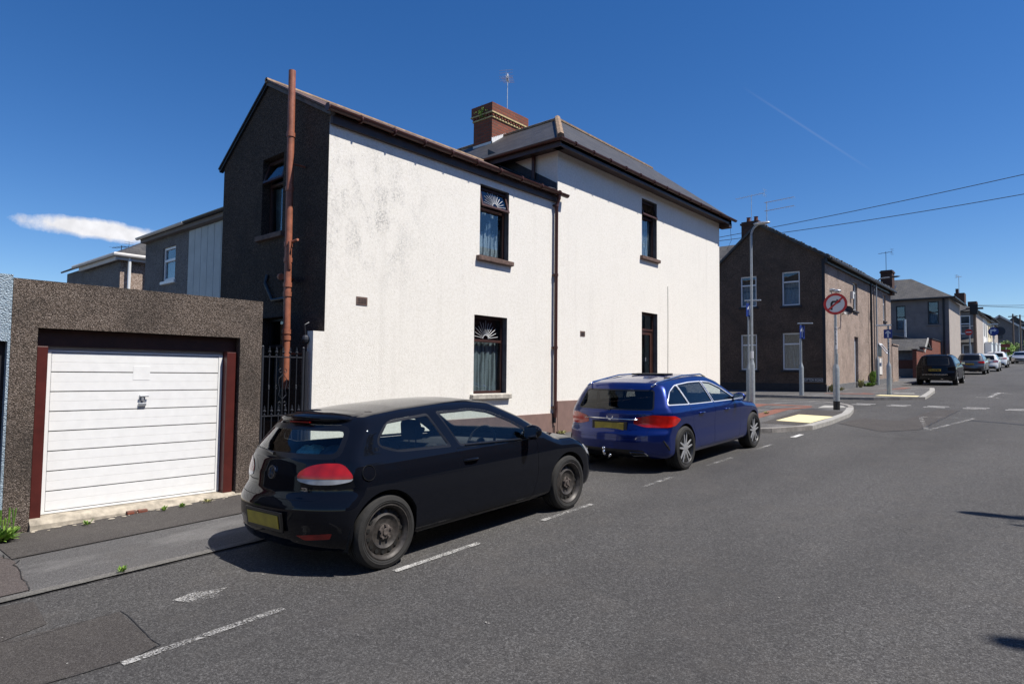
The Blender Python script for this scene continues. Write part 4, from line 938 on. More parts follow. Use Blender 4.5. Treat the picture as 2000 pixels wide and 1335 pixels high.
for w_ in hs2[:2]: window(dh, FXd, *w_, rec=.1, split=.35, fm='upvc', curtain='blind', sill='plinthdk', fw=.06, sillw=.05, sp=.07)
obj('blocked_doorway', Kmb(MB().fbox(FXd, 34.35, 35.1, .9, 3.71, -.13, -.12)), 'greydoor', dh)
obj('plinth', Kmb(MB().box(-13.3, -7.58, 29.26, 29.3, .3, 1.42)), 'plinthdk', dh); 
pl = MB(); n = 14
for i in range(n): y0, y1 = 29.3+i, 30.3+i; z = gz(y0*KX)/1; zt = (gz(y0*KX)+.09-H_EYE)/KX+H_EYE+.26; pl.add([(-7.585, y0, .2), (-7.585, y1, .2), (-7.585, y1, zt+.04), (-7.585, y0, zt), (-7.62, y0, .2), (-7.62, y1, .2), (-7.62, y1, zt+.04), (-7.62, y0, zt)], [(0, 1, 2, 3), (3, 2, 6, 7), (0, 3, 7, 4), (1, 5, 6, 2)])
obj('plinth', Kmb(pl), 'plinthgr', dh)
obj('quoin_strip', Kmb(MB().box(-7.72, -7.6, 29.285, 29.3, 1.45, 6.8)), 'plinthdk', dh)
rf = MB(); slab([(-7.38, 29.15, 6.86), (-7.38, 43.5, 6.86), (-10.44, 43.5, 8.76), (-10.44, 29.15, 8.76)], .09, rf); slab([(-10.44, 29.15, 8.76), (-10.44, 43.5, 8.76), (-13.0, 43.5, 6.42), (-13.0, 29.15, 6.42)], .09, rf)
rd = obj('roof', Kmb(rf), 'slate_old', dh)
rg = MB(); ri = random.Random(8)
for i in range(36): y = 29.15+i*.4; rg.tube([(-10.44, y, 8.76+ri.uniform(-.02, .03)), (-10.44, y+.39, 8.76+ri.uniform(-.02, .03))], .09, 6)
obj('ridge_tiles', Kmb(rg), 'brickdk', rd)
ed = MB()
for i in range(60):   # uneven verge and eaves slates
    t = i/60; ed.box(-7.38-3.06*t-.03, -7.38-3.06*t+.04, 29.08+ri.uniform(0, .05), 29.2, 6.8+1.9*t, 6.88+1.9*t+ri.uniform(0, .05))
for i in range(58): y = 29.2+i*.245; ed.box(-7.40, -7.36+ri.uniform(0, .05), y, y+.23, 6.80, 6.90+ri.uniform(0, .04))
obj('verge', Kmb(ed), 'slate_old', rd)
obj('gutter', Kmb(MB().tube([(-7.34, 29.3, 6.78), (-7.34, 43.4, 6.78)], .055, 8).box(-7.62, -7.5, 29.3, 43.3, 6.62, 6.84)), 'upvc_dk', dh)
for (y, z1) in ((37.5, 6.7), (38.2, 6.6)): obj('downpipe', Kmb(MB().tube([(-7.5, y, z1), (-7.5, y, 1.4)], .05 if y < 38 else .035, 8)), 'black' if y < 38 else 'farrender', dh)
obj('meter_cover', Kmb(MB().fbox(FXd, 39.8, 40.5, 1.9, 2.8, 0, .03)), 'offwhite', dh)
w_ = obj('small_window', Kmb(MB().fbox(FXd, 39.65, 40.5, 2.9, 3.6, -.02, .01)), 'upvc_dk', dh)
Fo = frame((-7.60, 39.65, 3.6), (0, 1, 0), (math.sin(.6), 0, -math.cos(.6)))
obj('open_casement', Kmb(MB().fbox(Fo, 0, .8, 0, .09, -.02, .02).fbox(Fo, 0, .8, .6, .69, -.02, .02).fbox(Fo, 0, .09, .09, .6, -.02, .02).fbox(Fo, .71, .8, .09, .6, -.02, .02)), 'upvc', w_)
obj('alarm_box', Kmb(MB().fbox(FXd, 33.7, 33.9, 5.5, 5.85, 0, .12)), 'greybox', dh)
obj('satellite_dish', Kmb(MB().lathe([(.001, 0), (.11, .02), (.19, .05), (.22, .08)], (-7.35, 32.0, 4.75), (.3, -.9, .3), 16).tube([(-7.62, 32, 4.6), (-7.4, 32, 4.7)], .02, 5).tube([(-7.35, 32, 4.5), (-7.2, 31.5, 4.65), (-7.15, 31.3, 4.6)], .012, 4)), 'iron', dh, smooth='auto')
obj('chimney', Kmb(MB().box(-11.35, -10.55, 29.7, 30.5, 7.6, 9.0).box(-11.4, -10.5, 29.65, 30.55, 8.85, 8.93)), 'brickdk', dh)
ps = MB(); [ps.lathe([(.10, 0), (.085, .25), (.11, .27)], (-11.15+i*.35, 30.1, 9.0), (0, 0, 1), 10) for i in range(2)]
obj('chimney_pot', Kmb(ps), 'brickred', dh)
sg = MB().box(-9.2+.62-.05, -7.78, 29.275, 29.262, 1.50, 1.66)
so = obj('street_name_plate', Kmb(MB().box(-8.50, -7.72, 29.262, 29.25, 1.50, 1.67)), 'black', dh)
obj('plate_border', Kmb(MB().box(-8.50, -7.72, 29.249, 29.247, 1.50, 1.508).box(-8.50, -7.72, 29.249, 29.247, 1.662, 1.67).box(-8.50, -8.492, 29.249, 29.247, 1.508, 1.662).box(-7.728, -7.72, 29.249, 29.247, 1.508, 1.662)), 'leading', so)
def text_obj(name, s, size, loc, rot, mat, parent, kk=False, sx=1.0, depth=.003, align='CENTER'):
    cu = bpy.data.curves.new('t', 'FONT'); cu.body = s; cu.size = size; cu.extrude = depth; cu.align_x = align; cu.align_y = 'CENTER'
    o = bpy.data.objects.new('t', cu); COL.objects.link(o); o.rotation_euler = rot; o.location = loc; o.scale = (sx, 1, 1)
    bpy.context.view_layer.update(); dg = bpy.context.evaluated_depsgraph_get(); me = bpy.data.meshes.new_from_object(o.evaluated_get(dg)); me.transform(o.matrix_world)
    mb = MB(); mb.add([tuple(v.co) for v in me.vertices], [tuple(p.vertices) for p in me.polygons])
    bpy.data.objects.remove(o); bpy.data.curves.remove(cu); bpy.data.meshes.remove(me)
    return obj(name, Kmb(mb) if kk else mb, mat, parent, recalc=False)
text_obj('lettering', 'SUTTON ROAD', .135, (-8.11, 29.245, 1.585), (math.pi/2, 0, 0), 'signwhite', so, True, .8)
mb = aerial(None, (-11.05, 30.2, 9.1), 1.3, 7, 1.5, math.radians(170)); tag(obj('aerial', Kmb(mb), 'alu'), 'left of two long television aerials above the brown corner house chimney', 'aerial', 'television aerials on the roofs')
mb = MB().tube([(-10.4, 30.4, 8.8), (-10.4, 30.4, 10.0)], .02, 5)
for z in (9.95, 9.55):
    mb.tube([(-10.5, 30.4, z), (-9.1, 30.2, z)], .014, 4)
    for i in range(12): x = -10.45+i*.12; mb.tube([(x, 30.28, z), (x, 30.5, z)], .006, 3)
tag(obj('aerial', Kmb(mb), 'alu'), 'right hand twin boom television aerial above the brown corner house', 'aerial', 'television aerials on the roofs')
# chimney at the far end of that roof
obj('chimney', Kmb(MB().box(-8.0, -7.4, 42.6, 43.3, 6.6, 8.05).box(-8.04, -7.36, 42.55, 43.35, 7.9, 7.98)), 'brickdk', dh)
tag(obj('aerial', Kmb(aerial(None, (-7.75, 42.9, 8.0), 1.2, 4, .8, math.radians(160))), 'iron'), 'small television aerial on the chimney at the far end of the brown corner house', 'aerial', 'television aerials on the roofs')
# adjoining terrace roof to the left
ar = thing('terraced_house', 'slate roofed terraced house adjoining the brown corner house, seen behind its gable', 'house', (-16, 29, 1.1))
obj('roof', Kmb(slab([(-20, 29.9, 6.4), (-11.2, 29.9, 6.4), (-11.2, 33.4, 8.75), (-20, 33.4, 8.75)], .1)), 'slate_old', ar); obj('wall', Kmb(MB().box(-20, -13.35, 29.9, 36, .5, 6.6)), 'gable', ar)
# low yard wall after the corner house
tag(obj('yard_wall', Kmb(MB().box(-7.75, -7.6, 43.35, 45.2, .8, 3.68).box(-7.8, -7.55, 43.35, 45.25, 3.68, 3.74)), 'pinkdash'), 'short pebbledashed yard wall at the far end of the brown corner house', 'wall')
for i, (x, y, r, h, n, m, lab) in enumerate([(-7.48, 29.6, .16, .4, 60, 'weedy', 'tall dry weed by the sunlit corner of the brown house'), (-7.48, 31.0, .2, .2, 50, 'weedy', 'brownish tuft along the brown house plinth'), (-7.45, 34.6, .16, .45, 70, 'weedy', 'pale weed in front of the blocked doorway'), (-7.4, 36.2, .4, .22, 140, 'weed', 'bright green weed patch between doorway and downpipe'), (-7.45, 37.3, .15, .8, 90, 'weed', 'tall green weed climbing beside the black downpipe')]):
    p = K((x, y, 0)); weed_clump('weed', lab, p.x+.02, p.y, gz(p.y)+.09, r, h, n, m, seed=30+i, group='weeds along the walls')

# ---------------------------------------------------------------- grey hipped house and its yard
h2 = thing('hipped_house', 'grey rendered hipped house with dark framed windows beyond the brick yard wall', 'house', (-6.36, 58, gz(58)))
F2_ = frame((0, 58, 0), (1, 0, 0), (0, 0, 1)); W2 = [(-9.85, -9.2, 5.5, 7.4), (-7.72, -7.0, 5.85, 7.62)]
mb = MB(); wall(mb, F2_, -12, -6.36, 1.5, 7.85, W2, .1); obj('wall', mb, 'farrender', h2)
mb = MB().poly([(-6.36, 58, 1.5), (-6.36, 65, 1.5), (-6.36, 65, 7.85), (-6.36, 58, 7.85)]).poly([(-6.36, 65, 1.5), (-12, 65, 1.5), (-12, 65, 7.8), (-6.36, 65, 7.8)])
obj('wall', mb, 'beige', h2)
for w_ in W2: window(h2, F2_, *w_, rec=.07, split=.48, fm='upvc_dk', curtain='blind', pane='pane', sill='farrender', kk=False, fw=.08, sillw=.08)
rf = MB(); slab([(-12.6, 57.7, 7.86), (-6.0, 57.7, 7.86), (-9.25, 61.2, 9.9), (-12.6, 61.2, 9.9)], .1, rf); slab([(-6.0, 57.7, 7.86), (-6.0, 65, 7.86), (-9.25, 65, 9.9), (-9.25, 61.2, 9.9)], .1, rf)
r5 = obj('roof', rf, 'slate_old', h2); obj('gutter', MB().tube([(-12.5, 57.62, 7.84), (-5.94, 57.62, 7.84), (-5.94, 65, 7.84)], .07, 6), 'upvc_dk', h2)
obj('skylight', slab([(-11.0, 58.9, 8.63), (-10.2, 58.9, 8.63), (-10.2, 59.6, 9.04), (-11.0, 59.6, 9.04)], .0).add([], []) if 0 else slab([(-10.9, 59.2, 8.84), (-10.1, 59.2, 8.84), (-10.1, 60.0, 9.31), (-10.9, 60.0, 9.31)], .06), 'pane_far', r5)
obj('downpipe', MB().tube([(-6.7, 57.95, 7.8), (-6.7, 57.95, 2)], .06, 6), 'black', h2)
bwm = MB(); bwm.box(-7.15, -6.93, 47.2, 50.0, 1.2, 3.5).box(-7.15, -6.93, 50.0, 53.6, 1.2, 3.75).box(-7.15, -6.93, 53.6, 57.9, 1.2, 4.5)
bw = tag(obj('brick_wall', bwm, 'brickred'), 'stepped red brick yard wall beside the grey hipped house', 'wall')
obj('coping', MB().box(-7.2, -6.88, 47.15, 50.0, 3.5, 3.56).box(-7.2, -6.88, 50.0, 53.6, 3.75, 3.81).box(-7.2, -6.88, 53.6, 57.9, 4.5, 4.56), 'plinthdk', bw)
lg = thing('garage', 'shaded slate-roofed yard garage with a dark red door beside the brick wall', 'garage', (-8.1, 50, gz(50)))
mb = MB(); mb.box(-9.6, -7.2, 50.8, 55, 1.2, 3.55); obj('wall', mb, 'plinthgr', lg)
obj('door', MB().box(-8.75, -7.35, 50.74, 50.79, 1.75, 2.95), 'maroon', lg); obj('lower_panel', MB().box(-8.75, -7.35, 50.72, 50.735, 1.75, 2.35), 'farrender', lg)
rl_ = MB(); slab([(-9.8, 50.4, 3.6), (-7.0, 50.4, 3.6), (-7.0, 52, 4.45), (-9.8, 52, 4.45)], .08, rl_); slab([(-9.8, 52, 4.45), (-7.0, 52, 4.45), (-7.0, 54.5, 3.6), (-9.8, 54.5, 3.6)], .08, rl_)
obj('roof', rl_, 'slate_old', lg); obj('bargeboard', slab([(-6.98, 50.3, 3.5), (-6.9, 50.3, 3.5), (-6.9, 52, 4.5), (-6.98, 52, 4.5)], .14), 'kerb_pale', lg)
obj('flue', MB().tube([(-9.0, 56.5, 3.5), (-9.0, 56.5, 6.2)], .08, 6), 'alu', lg)
sh = MB(); sh.box(-10.5, -7.4, 54.9, 57.9, 2, 4.4); slab([(-10.5, 54.8, 5.2), (-10.5, 57.9, 5.2), (-7.3, 57.9, 4.4), (-7.3, 54.8, 4.4)], .08, sh)
tag(obj('lean_to', sh, 'farrender'), 'small grey lean-to in the yard behind the slate-roofed garage', 'lean-to')
# further terrace on the left side of the road
t1 = thing('terraced_house', 'dark end-terrace house with white framed windows beyond the beige wall', 'house', (-6.6, 80, gz(80)), 'houses down the road')
F3 = frame((0, 80, 0), (1, 0, 0), (0, 0, 1)); W3 = [(-7.85, -6.98, 6.3, 8.2), (-7.7, -6.9, 3.0, 5.2)]
mb = MB(); wall(mb, F3, -12, -6.55, 2, 8.6, W3, .08); obj('wall', mb, 'farrender', t1)
obj('wall', MB().poly([(-6.55, 80, 2), (-6.55, 88, 2), (-6.55, 88, 8.6), (-6.55, 80, 8.6)]), 'beige', t1)
for w_ in W3: window(t1, F3, *w_, rec=.05, split=.45, fm='upvc', curtain=None, pane='pane_far', sill=None, kk=False, fw=.09)
rf = MB(); slab([(-12, 79.7, 8.65), (-6.2, 79.7, 8.65), (-9.0, 82.5, 10.2), (-12, 82.5, 10.2)], .12, rf); slab([(-6.2, 79.7, 8.65), (-6.2, 110, 8.65), (-9.0, 110, 10.2), (-9.0, 82.5, 10.2)], .12, rf)
obj('roof', rf, 'slate_old', t1)
obj('bay_roof', slab([(-8.3, 79.2, 5.4), (-6.6, 79.2, 5.4), (-6.6, 80, 5.9), (-8.3, 80, 5.9)], .1), 'slate_old', t1)
obj('chimney', MB().box(-8.6, -7.7, 83, 84.5, 9.2, 10.9).box(-8.5, -8.25, 83.2, 83.5, 10.9, 11.4), 'brickdk', t1)
obj('chimney', MB().box(-8.6, -7.7, 96, 97.5, 9.2, 11.2), 'brickdk', t1)
tag(obj('aerial', aerial(None, (-8.2, 83.4, 10.9), 1.9, 3, .7, 1.0, s=2), 'alu'), 'thin mast aerial on the distant terrace chimney', 'aerial', 'television aerials on the roofs')
for k, (y0, y1, m, lab) in enumerate([(88.1, 94, 'offwhite', 'white fronted terraced house with bay, far down the road'), (94.1, 100, 'cream', 'first cream fronted terraced house far down the road'), (100.1, 110, 'beige', 'beige fronted terraced house at the end of the far terrace')]):
    t_ = thing('terraced_house', lab, 'house', (-6.5, y0, gz(y0)), 'houses down the road')
    mb = MB(); FT = frame((-6.55, 0, 0), (0, 1, 0), (0, 0, 1)); g0 = gz(y0)
    wn_ = [(y0+1+j*2.4, y0+2.1+j*2.4, g0+3.4, g0+4.9) for j in range(2)]
    wall(mb, FT, y0, y1-.05, g0-1, 8.6+.03*(y0-80), wn_, .1); obj('wall', mb, m, t_)
    for w_ in wn_: obj('window', MB().fbox(FT, *w_, -.1, -.06), 'pane_far', t_)
    obj('bay_window', MB().box(-6.5, -5.9, y0+1, y0+3.4, g0, g0+2.6).box(-6.5, -5.85, y0+.9, y0+3.5, g0+2.6, g0+2.75), 'upvc', t_)
    if k: obj('roof', slab([(-6.2, y0, 8.75+.03*(y0-80)), (-6.2, y1, 8.75+.03*(y0-80)), (-9, y1, 10.3+.03*(y0-80)), (-9, y0, 10.3+.03*(y0-80))], .1), 'slate_old', t_)
t4 = thing('gabled_house', 'grey gabled house with white bargeboard closing the view down the road', 'house', (-8, 150, gz(150)), 'houses down the road')
mb = MB(); FH = frame((0, 150, 0), (1, 0, 0), (0, 0, 1)); wall(mb, FH, -12, -5.2, 4, 14, [], .1, [line_clip((-8.6, 13.5), (-5.0, 11.0)), line_clip((-12.2, 11.0), (-8.6, 13.5))]); obj('wall', mb, 'farrender', t4)
mb = MB(); slab([(-8.6, 149.6, 13.7), (-8.6, 160, 13.7), (-4.8, 160, 11.0), (-4.8, 149.6, 11.0)], .2, mb); slab([(-8.6, 149.6, 13.7), (-8.6, 160, 13.7), (-12.4, 160, 11.0), (-12.4, 149.6, 11.0)], .2, mb); obj('roof', mb, 'slate_old', t4)
mb = MB(); slab([(-8.6, 149.5, 13.72), (-8.6, 149.6, 13.72), (-4.7, 149.6, 10.95), (-4.7, 149.5, 10.95)], .3, mb); slab([(-8.6, 149.5, 13.72), (-8.6, 149.6, 13.72), (-12.5, 149.6, 10.95), (-12.5, 149.5, 10.95)], .3, mb); obj('bargeboard', mb, 'offwhite', t4)
obj('window', MB().box(-9.4, -8.2, 149.9, 149.95, 9.2, 10.6), 'pane_far', t4)
t5 = thing('terraced_house', 'dark roofed house at the far right end of the road', 'house', (-4, 175, gz(175)), 'houses down the road')
obj('wall', MB().box(-9, -4.4, 165, 185, 4, 12.2), 'brickdk', t5); obj('roof', slab([(-4.1, 164, 12.2), (-4.1, 186, 12.2), (-7, 186, 14.5), (-7, 164, 14.5)], .2).add([(-4.2, 164.1, 12.2), (-9.5, 164.1, 12.2), (-7, 164.1, 14.5)], [(0, 1, 2)]), 'slate_old', t5)
t6 = thing('terraced_house', 'small hipped roof behind the far cream terrace', 'house', (-10, 130, gz(130)), 'houses down the road')
obj('roof', slab([(-14, 128, 10.8), (-8.6, 128, 10.8), (-10.5, 131, 12.8), (-12, 131, 12.8)], .1).add([(-8.6, 128, 10.8), (-8.6, 136, 10.8), (-10.5, 131, 12.8)], [(0, 1, 2)]), 'brickdk', t6); obj('wall', MB().box(-14, -8.8, 128.3, 136, 4, 10.8), 'farrender', t6)
def leafy(name, label, c, r, n, m='leaf', seed=1, size=.18, cat='shrub', group=None, trunk=None):
    rr = random.Random(seed); root = thing(name, label, cat, (c[0], c[1], c[2]-r[2]), group); mb = MB()
    bl = [(rr.uniform(-.6, .6)*r[0], rr.uniform(-.6, .6)*r[1], rr.uniform(-.5, .6)*r[2], rr.uniform(.35, .6)) for _ in range(9)]
    for i in range(n):
        b = rr.choice(bl); v = Vector((rr.gauss(0, 1), rr.gauss(0, 1), rr.gauss(0, 1))).normalized()*rr.uniform(.6, 1)*b[3]
        p = Vector((c[0]+b[0]+v.x*r[0], c[1]+b[1]+v.y*r[1], c[2]+b[2]+v.z*r[2])); d = Vector((rr.gauss(0, 1), rr.gauss(0, 1), rr.gauss(0, 1))).normalized(); e = d.orthogonal().normalized(); s_ = size*rr.uniform(.5, 1.2)
        mb.add([p-d*s_, p+e*s_*.5, p+d*s_, p-e*s_*.5], [(0, 1, 2, 3)])
    obj('crown', mb, m, root, recalc=False)
    if trunk: obj('trunk', MB().tube([(c[0], c[1], trunk), (c[0]+.1, c[1], c[2])], [.14, .06], 7), 'pole', root)
    return root
leafy('shrub', 'bright green garden shrub behind the far parked cars', (-6.0, 118, gz(118)+2.0), (1.3, 1.6, .9), 900, 'weed', 3, .16)
leafy('tree', 'dark green small tree in front of the far grey gabled house', (-6.6, 138, gz(138)+2.0), (1.7, 2, 1.4), 1500, 'leaf', 5, .25, 'tree', trunk=gz(138))
leafy('tree', 'small green tree at the far right end of the road', (-4.6, 160, gz(160)+2.6), (1.5, 2, 2.0), 900, 'leaf', 6, .25, 'tree', trunk=gz(160))

MAT['darksignred'] = simple('shaded_sign_red', (0.12, 0.02, 0.02), 0.6)  # darker sign red, with the shade on the far sign in its colour
# ---------------------------------------------------------------- posts, lamps and signs
def post(root, x, y, z, h, r=.04, rb=.085, hb=1.1, m='galv', black=0):
    mb = MB(); zb_ = z+black
    mb.lathe([(rb, 0), (rb, hb-black), (rb*.95, hb-black+.02), (r*1.1, hb-black+.16), (r, hb-black+.2), (r, h-black), (.001, h-black)], (x, y, zb_), (0, 0, 1), 20)
    o = obj('post', mb, m, root, smooth='auto')
    if black: obj('base_band', MB().lathe([(rb+.003, 0), (rb+.003, black)], (x, y, z), (0, 0, 1), 20), 'black', root, smooth=True)
    return o
LIGHT_H = [(0, 0), (.0, 0)]
def swan_lamp(label, x, y, z, h, dirx, reach=.5, head='alu', m='galv', rb=.078, ra=.034):
    root = thing('street_lamp', label, 'street lamp', (x, y, z), 'street lamps'); d = Vector(dirx).normalized()
    post(root, x, y, z, h-.35, .036, rb, 1.25, m)
    path = [Vector((x, y, z+h-.36))]+[Vector((x, y, z+h-.36))+d*(.3*(1-math.cos(a)))+Vector((0, 0, .36*math.sin(a))) for a in [math.radians(k) for k in range(15, 91, 15)]]+[Vector((x, y, z+h))+d*(reach-.1)]
    obj('arm', MB().tube(path, ra, 10), m, root, smooth='auto')
    hd = MB(); c = Vector((x, y, z+h+.01))+d*(reach+.12); hd.ball(c, .1, 7, (1, 1, .45))
    for i, v in enumerate(hd.v): q = Vector(v)-c; hd.v[i] = tuple(c+q+d*(q.dot(d)*1.6))
    obj('lantern', hd, head, root, smooth=True); return root
s_ = swan_lamp('tall galvanised street lamp with curved top nearest the blue car on the corner', -7.17, 19.55, gz(19.55)+.09, 5.58, (1, .1, 0), .2, 'alu')
obj('sticker', MB().lathe([(.044, 0), (.044, .22)], (-7.17, 19.55, 2.27), (0, 0, 1), 14), 'signwhite', s_)
swan_lamp('dark swan-neck street lamp against the sunlit wall of the brown corner house', -7.0, 36.2, gz(36.2)+.09, 5.35, (1, -.2, 0), .75, 'iron', 'galv')
def flat_light(root, c, d, L=.5):
    d = Vector(d).normalized(); e = Vector((-d.y, d.x, 0)); F_ = (Vector(c), d, e, Vector((0, 0, 1)))
    obj('sign_light', MB().prism(F_, [(-.12, -.04), (L*.4, -.06), (L*.7, -.07), (L*.75, 0), (L*.7, .07), (L*.4, .06), (-.12, .04)], 0, .045).tube([Vector(c)-Vector((0, 0, .12)), Vector(c)], .02, 6), 'alu', root, bevel=.01)
# no right turn sign
root = thing('traffic_sign', 'round no right turn sign with red ring on a black footed grey post', 'traffic sign', (-4.78, 19.42, gz(19.42)+.09), 'traffic signs')
post(root, -4.78, 19.42, gz(19.42)+.09, 3.1, .038, .083, 1.15, black=.24)
# the stout middle section of the post
obj('sleeve', MB().tube([(-4.775, 19.42, 1.98), (-4.77, 19.42, 2.38)], .05, 14), 'galv', root, smooth='auto')
c = Vector((-4.76, 19.36, 3.77)); nrm = Vector((.1, -1, 0)).normalized(); ux = Vector((0, 0, 1)).cross(nrm)*1; ux = Vector((-nrm.y, nrm.x, 0)); FS = (c, ux, Vector((0, 0, 1)), nrm)
def disc(F_, r0, r1, n0, n1, k=48):
    O, U, V, N = F_; mb = MB()
    if r0 <= 0: return mb.prism(F_, [(r1*math.cos(2*math.pi*i/k), r1*math.sin(2*math.pi*i/k)) for i in range(k)], n0, n1)
    vs = [O+(U*math.cos(2*math.pi*i/k)+V*math.sin(2*math.pi*i/k))*r+N*n for i in range(k) for (r, n) in ((r0, n0), (r1, n0), (r1, n1), (r0, n1))]
    fs = [(i*4+j, i*4+(j+1) % 4, ((i+1) % k)*4+(j+1) % 4, ((i+1) % k)*4+j) for i in range(k) for j in range(4)]
    return mb.add(vs, fs)
pl = obj('sign_plate', disc(FS, 0, .30, 0, .004), 'signwhite', root); obj('sign_back', disc(FS, 0, .303, -.012, -.001), 'iron', root)
obj('red_ring', disc(FS, .235, .30, .0045, .007), 'signred', pl)
obj('arrow', MB().prism(FS, [(-.125, -.17), (-.07, -.17), (-.07, -.0), (-.05, .035), (.03, .035), (.03, -.01), (.15, .062), (.03, .135), (.03, .09), (-.07, .09), (-.115, .05), (-.125, 0)], .0045, .006), 'signblack', pl)
a = math.radians(42); obj('red_slash', MB().prism((c, ux*math.cos(a)+Vector((0, 0, 1))*math.sin(a), Vector((0, 0, 1))*math.cos(a)-ux*math.sin(a), nrm), [(-.245, -.024), (.245, -.024), (.245, .024), (-.245, .024)], .0065, .008), 'signred', pl)
flat_light(root, (-4.86, 19.36, 4.12), (.3, -.9, 0), .45); obj('sign_light', MB().ball((-4.72, 19.38, 4.13), .07, 6, (1.6, 1, .7)), 'alu', root, smooth=True)
for i, t_ in enumerate('NTSS9'): text_obj('post_lettering', t_, .11, (-4.765, 19.375, 3.06-i*.105), (math.pi/2, 0, .35), 'signblack', root, sx=.8)
obj('sticker', MB().tube([(-4.775, 19.42, 2.5), (-4.775, 19.42, 3.12)], .0395, 12), 'signwhite', root, smooth='auto')
# one way signs
def oneway(label, x, y, top, ang, w=.3, h=.44, arm=True):
    z = gz(y)+.09; root = thing('traffic_sign', label, 'traffic sign', (x, y, z), 'traffic signs')
    post(root, x, y, z, top-z-.1, .03, .08, 1.05)
    n_ = Vector((math.cos(ang), math.sin(ang), 0)); u_ = Vector((-n_.y, n_.x, 0)); c_ = Vector((x, y, top-.38))+n_*.05; F_ = (c_, u_, Vector((0, 0, 1)), n_)
    p_ = obj('sign_plate', MB().fbox(F_, -w/2, w/2, -h/2, h/2, 0, .004), 'signblue', root); obj('sign_back', MB().fbox(F_, -w/2, w/2, -h/2, h/2, -.012, -.001), 'iron', root)
    obj('arrow', MB().prism(F_, [(-.03*w/.3, -h*.4), (.03*w/.3, -h*.4), (.03*w/.3, h*.1), (w*.3, -.0), (w*.3, h*.14), (0, h*.40), (-w*.3, h*.14), (-w*.3, 0), (-.03*w/.3, h*.1)], .0045, .0055), 'signwhite', p_)
    flat_light(root, (x, y, top-.08), n_ if not arm else arm, .55); return root
oneway('tall narrow blue one way sign just left of the nearest street lamp', -7.98, 21.44, 4.33, math.radians(-22), arm=(1, .3, 0))
oneway('blue one way sign before the shaded gable, between lamp and no right turn sign', -7.40, 25.2, 3.78, math.radians(-22), .26, .5, arm=(1, .3, 0))
r_ = oneway('blue one way sign facing us at the corner beside the sunlit brown house wall', -4.84, 26.95, 3.72, math.radians(-90), .28, .33, arm=(-1, -.1, 0))
obj('bracket', MB().box(-5.05, -4.66, 26.94, 26.97, 3.66, 3.69), 'iron', r_)
for i, t_ in enumerate('NTBR1'): text_obj('post_lettering', t_, .1, (-4.835, 26.915, 2.98-i*.11), (math.pi/2, 0, .3), 'signblack', r_, sx=.8)
# far signs
def simple_post(root, x, y, z0, z1, r=.05): obj('post', MB().tube([(x, y, z0), (x, y, z1)], r, 8), 'galv', root)
r_ = thing('traffic_sign', 'red no entry sign with white bar far down the road', 'traffic sign', (-6.1, 68, gz(68)), 'traffic signs'); Ff = frame((-6.05, 67.8, 5.75), (1, 0, 0), (0, 0, 1))
simple_post(r_, -6.0, 68, gz(68), 6.2); p_ = obj('sign_plate', disc(Ff, 0, .27, 0, .03, 24), 'signred', r_); obj('white_bar', MB().fbox(Ff, -.2, .2, -.05, .05, .031, .04), 'signwhite', p_); obj('sign_light', MB().box(-6.6, -5.6, 67.7, 67.8, 6.25, 6.32), 'alu', r_)
r_ = thing('traffic_sign', 'round blue turn right sign far down the road', 'traffic sign', (-5.1, 80, gz(80)), 'traffic signs'); Ff = frame((-5.1, 79.8, 6.45), (1, 0, 0), (0, 0, 1))
simple_post(r_, -5.1, 80, gz(80), 7.1); p_ = obj('sign_plate', disc(Ff, 0, .43, 0, .03, 24), 'signblue', r_); obj('sign_back', disc(frame((-4.6, 80.3, 6.5), (1, 0, 0), (0, 0, 1)), 0, .45, 0, .03, 24), 'iron', r_)
obj('arrow', MB().prism(Ff, [(-.25, -.22), (-.14, -.22), (-.14, .06), (.06, .06), (.06, -.04), (.28, .13), (.06, .3), (.06, .2), (-.25, .2)], .031, .04), 'signwhite', p_); obj('sign_light', MB().box(-5.5, -4.7, 79.7, 79.8, 7.15, 7.25), 'alu', r_)
r_ = thing('traffic_sign', 'shaded red sign low before the far brick wall', 'traffic sign', (-4.5, 86, gz(86)), 'traffic signs'); simple_post(r_, -4.45, 86, gz(86)-.2, 5.2); obj('sign_plate', MB().box(-4.9, -4.1, 85.9, 85.95, 5.1, 5.45).box(-4.9, -4.1, 85.9, 85.95, 4.6, 4.85), 'darksignred', r_)
def tpole(label, x, y, h, arms=True):
    r_ = thing('telegraph_pole', label, 'telegraph pole', (x, y, gz(y)), 'telegraph poles'); obj('pole', MB().tube([(x, y, gz(y)-.1), (x, y, h)], [.15, .10], 10), 'pole', r_)
    if arms: obj('crossarm', MB().box(x-.6, x+.6, y-.06, y+.06, h-.5, h-.35), 'pole', r_)
    return r_
t_ = tpole('thick telegraph pole with equipment box before the dark end-terrace', -5.45, 66, 8.05); obj('junction_box', MB().box(-5.75, -5.2, 65.7, 65.95, 7.1, 8.0), 'black', t_); obj('bracket', MB().tube([(-5.5, 66, 7.7), (-7.2, 68, 7.5)], .05, 5), 'black', t_)
tpole('slim telegraph pole far down the road, left of the last pair', -5.75, 130, 12.2); tpole('telegraph pole at the right edge far down the road', -4.85, 130, 12.0, False)
swan_lamp('tiny street lamp beside the far telegraph poles', -5.4, 140, gz(140), 6.5, (1, 0, 0), 1.2, 'alu')
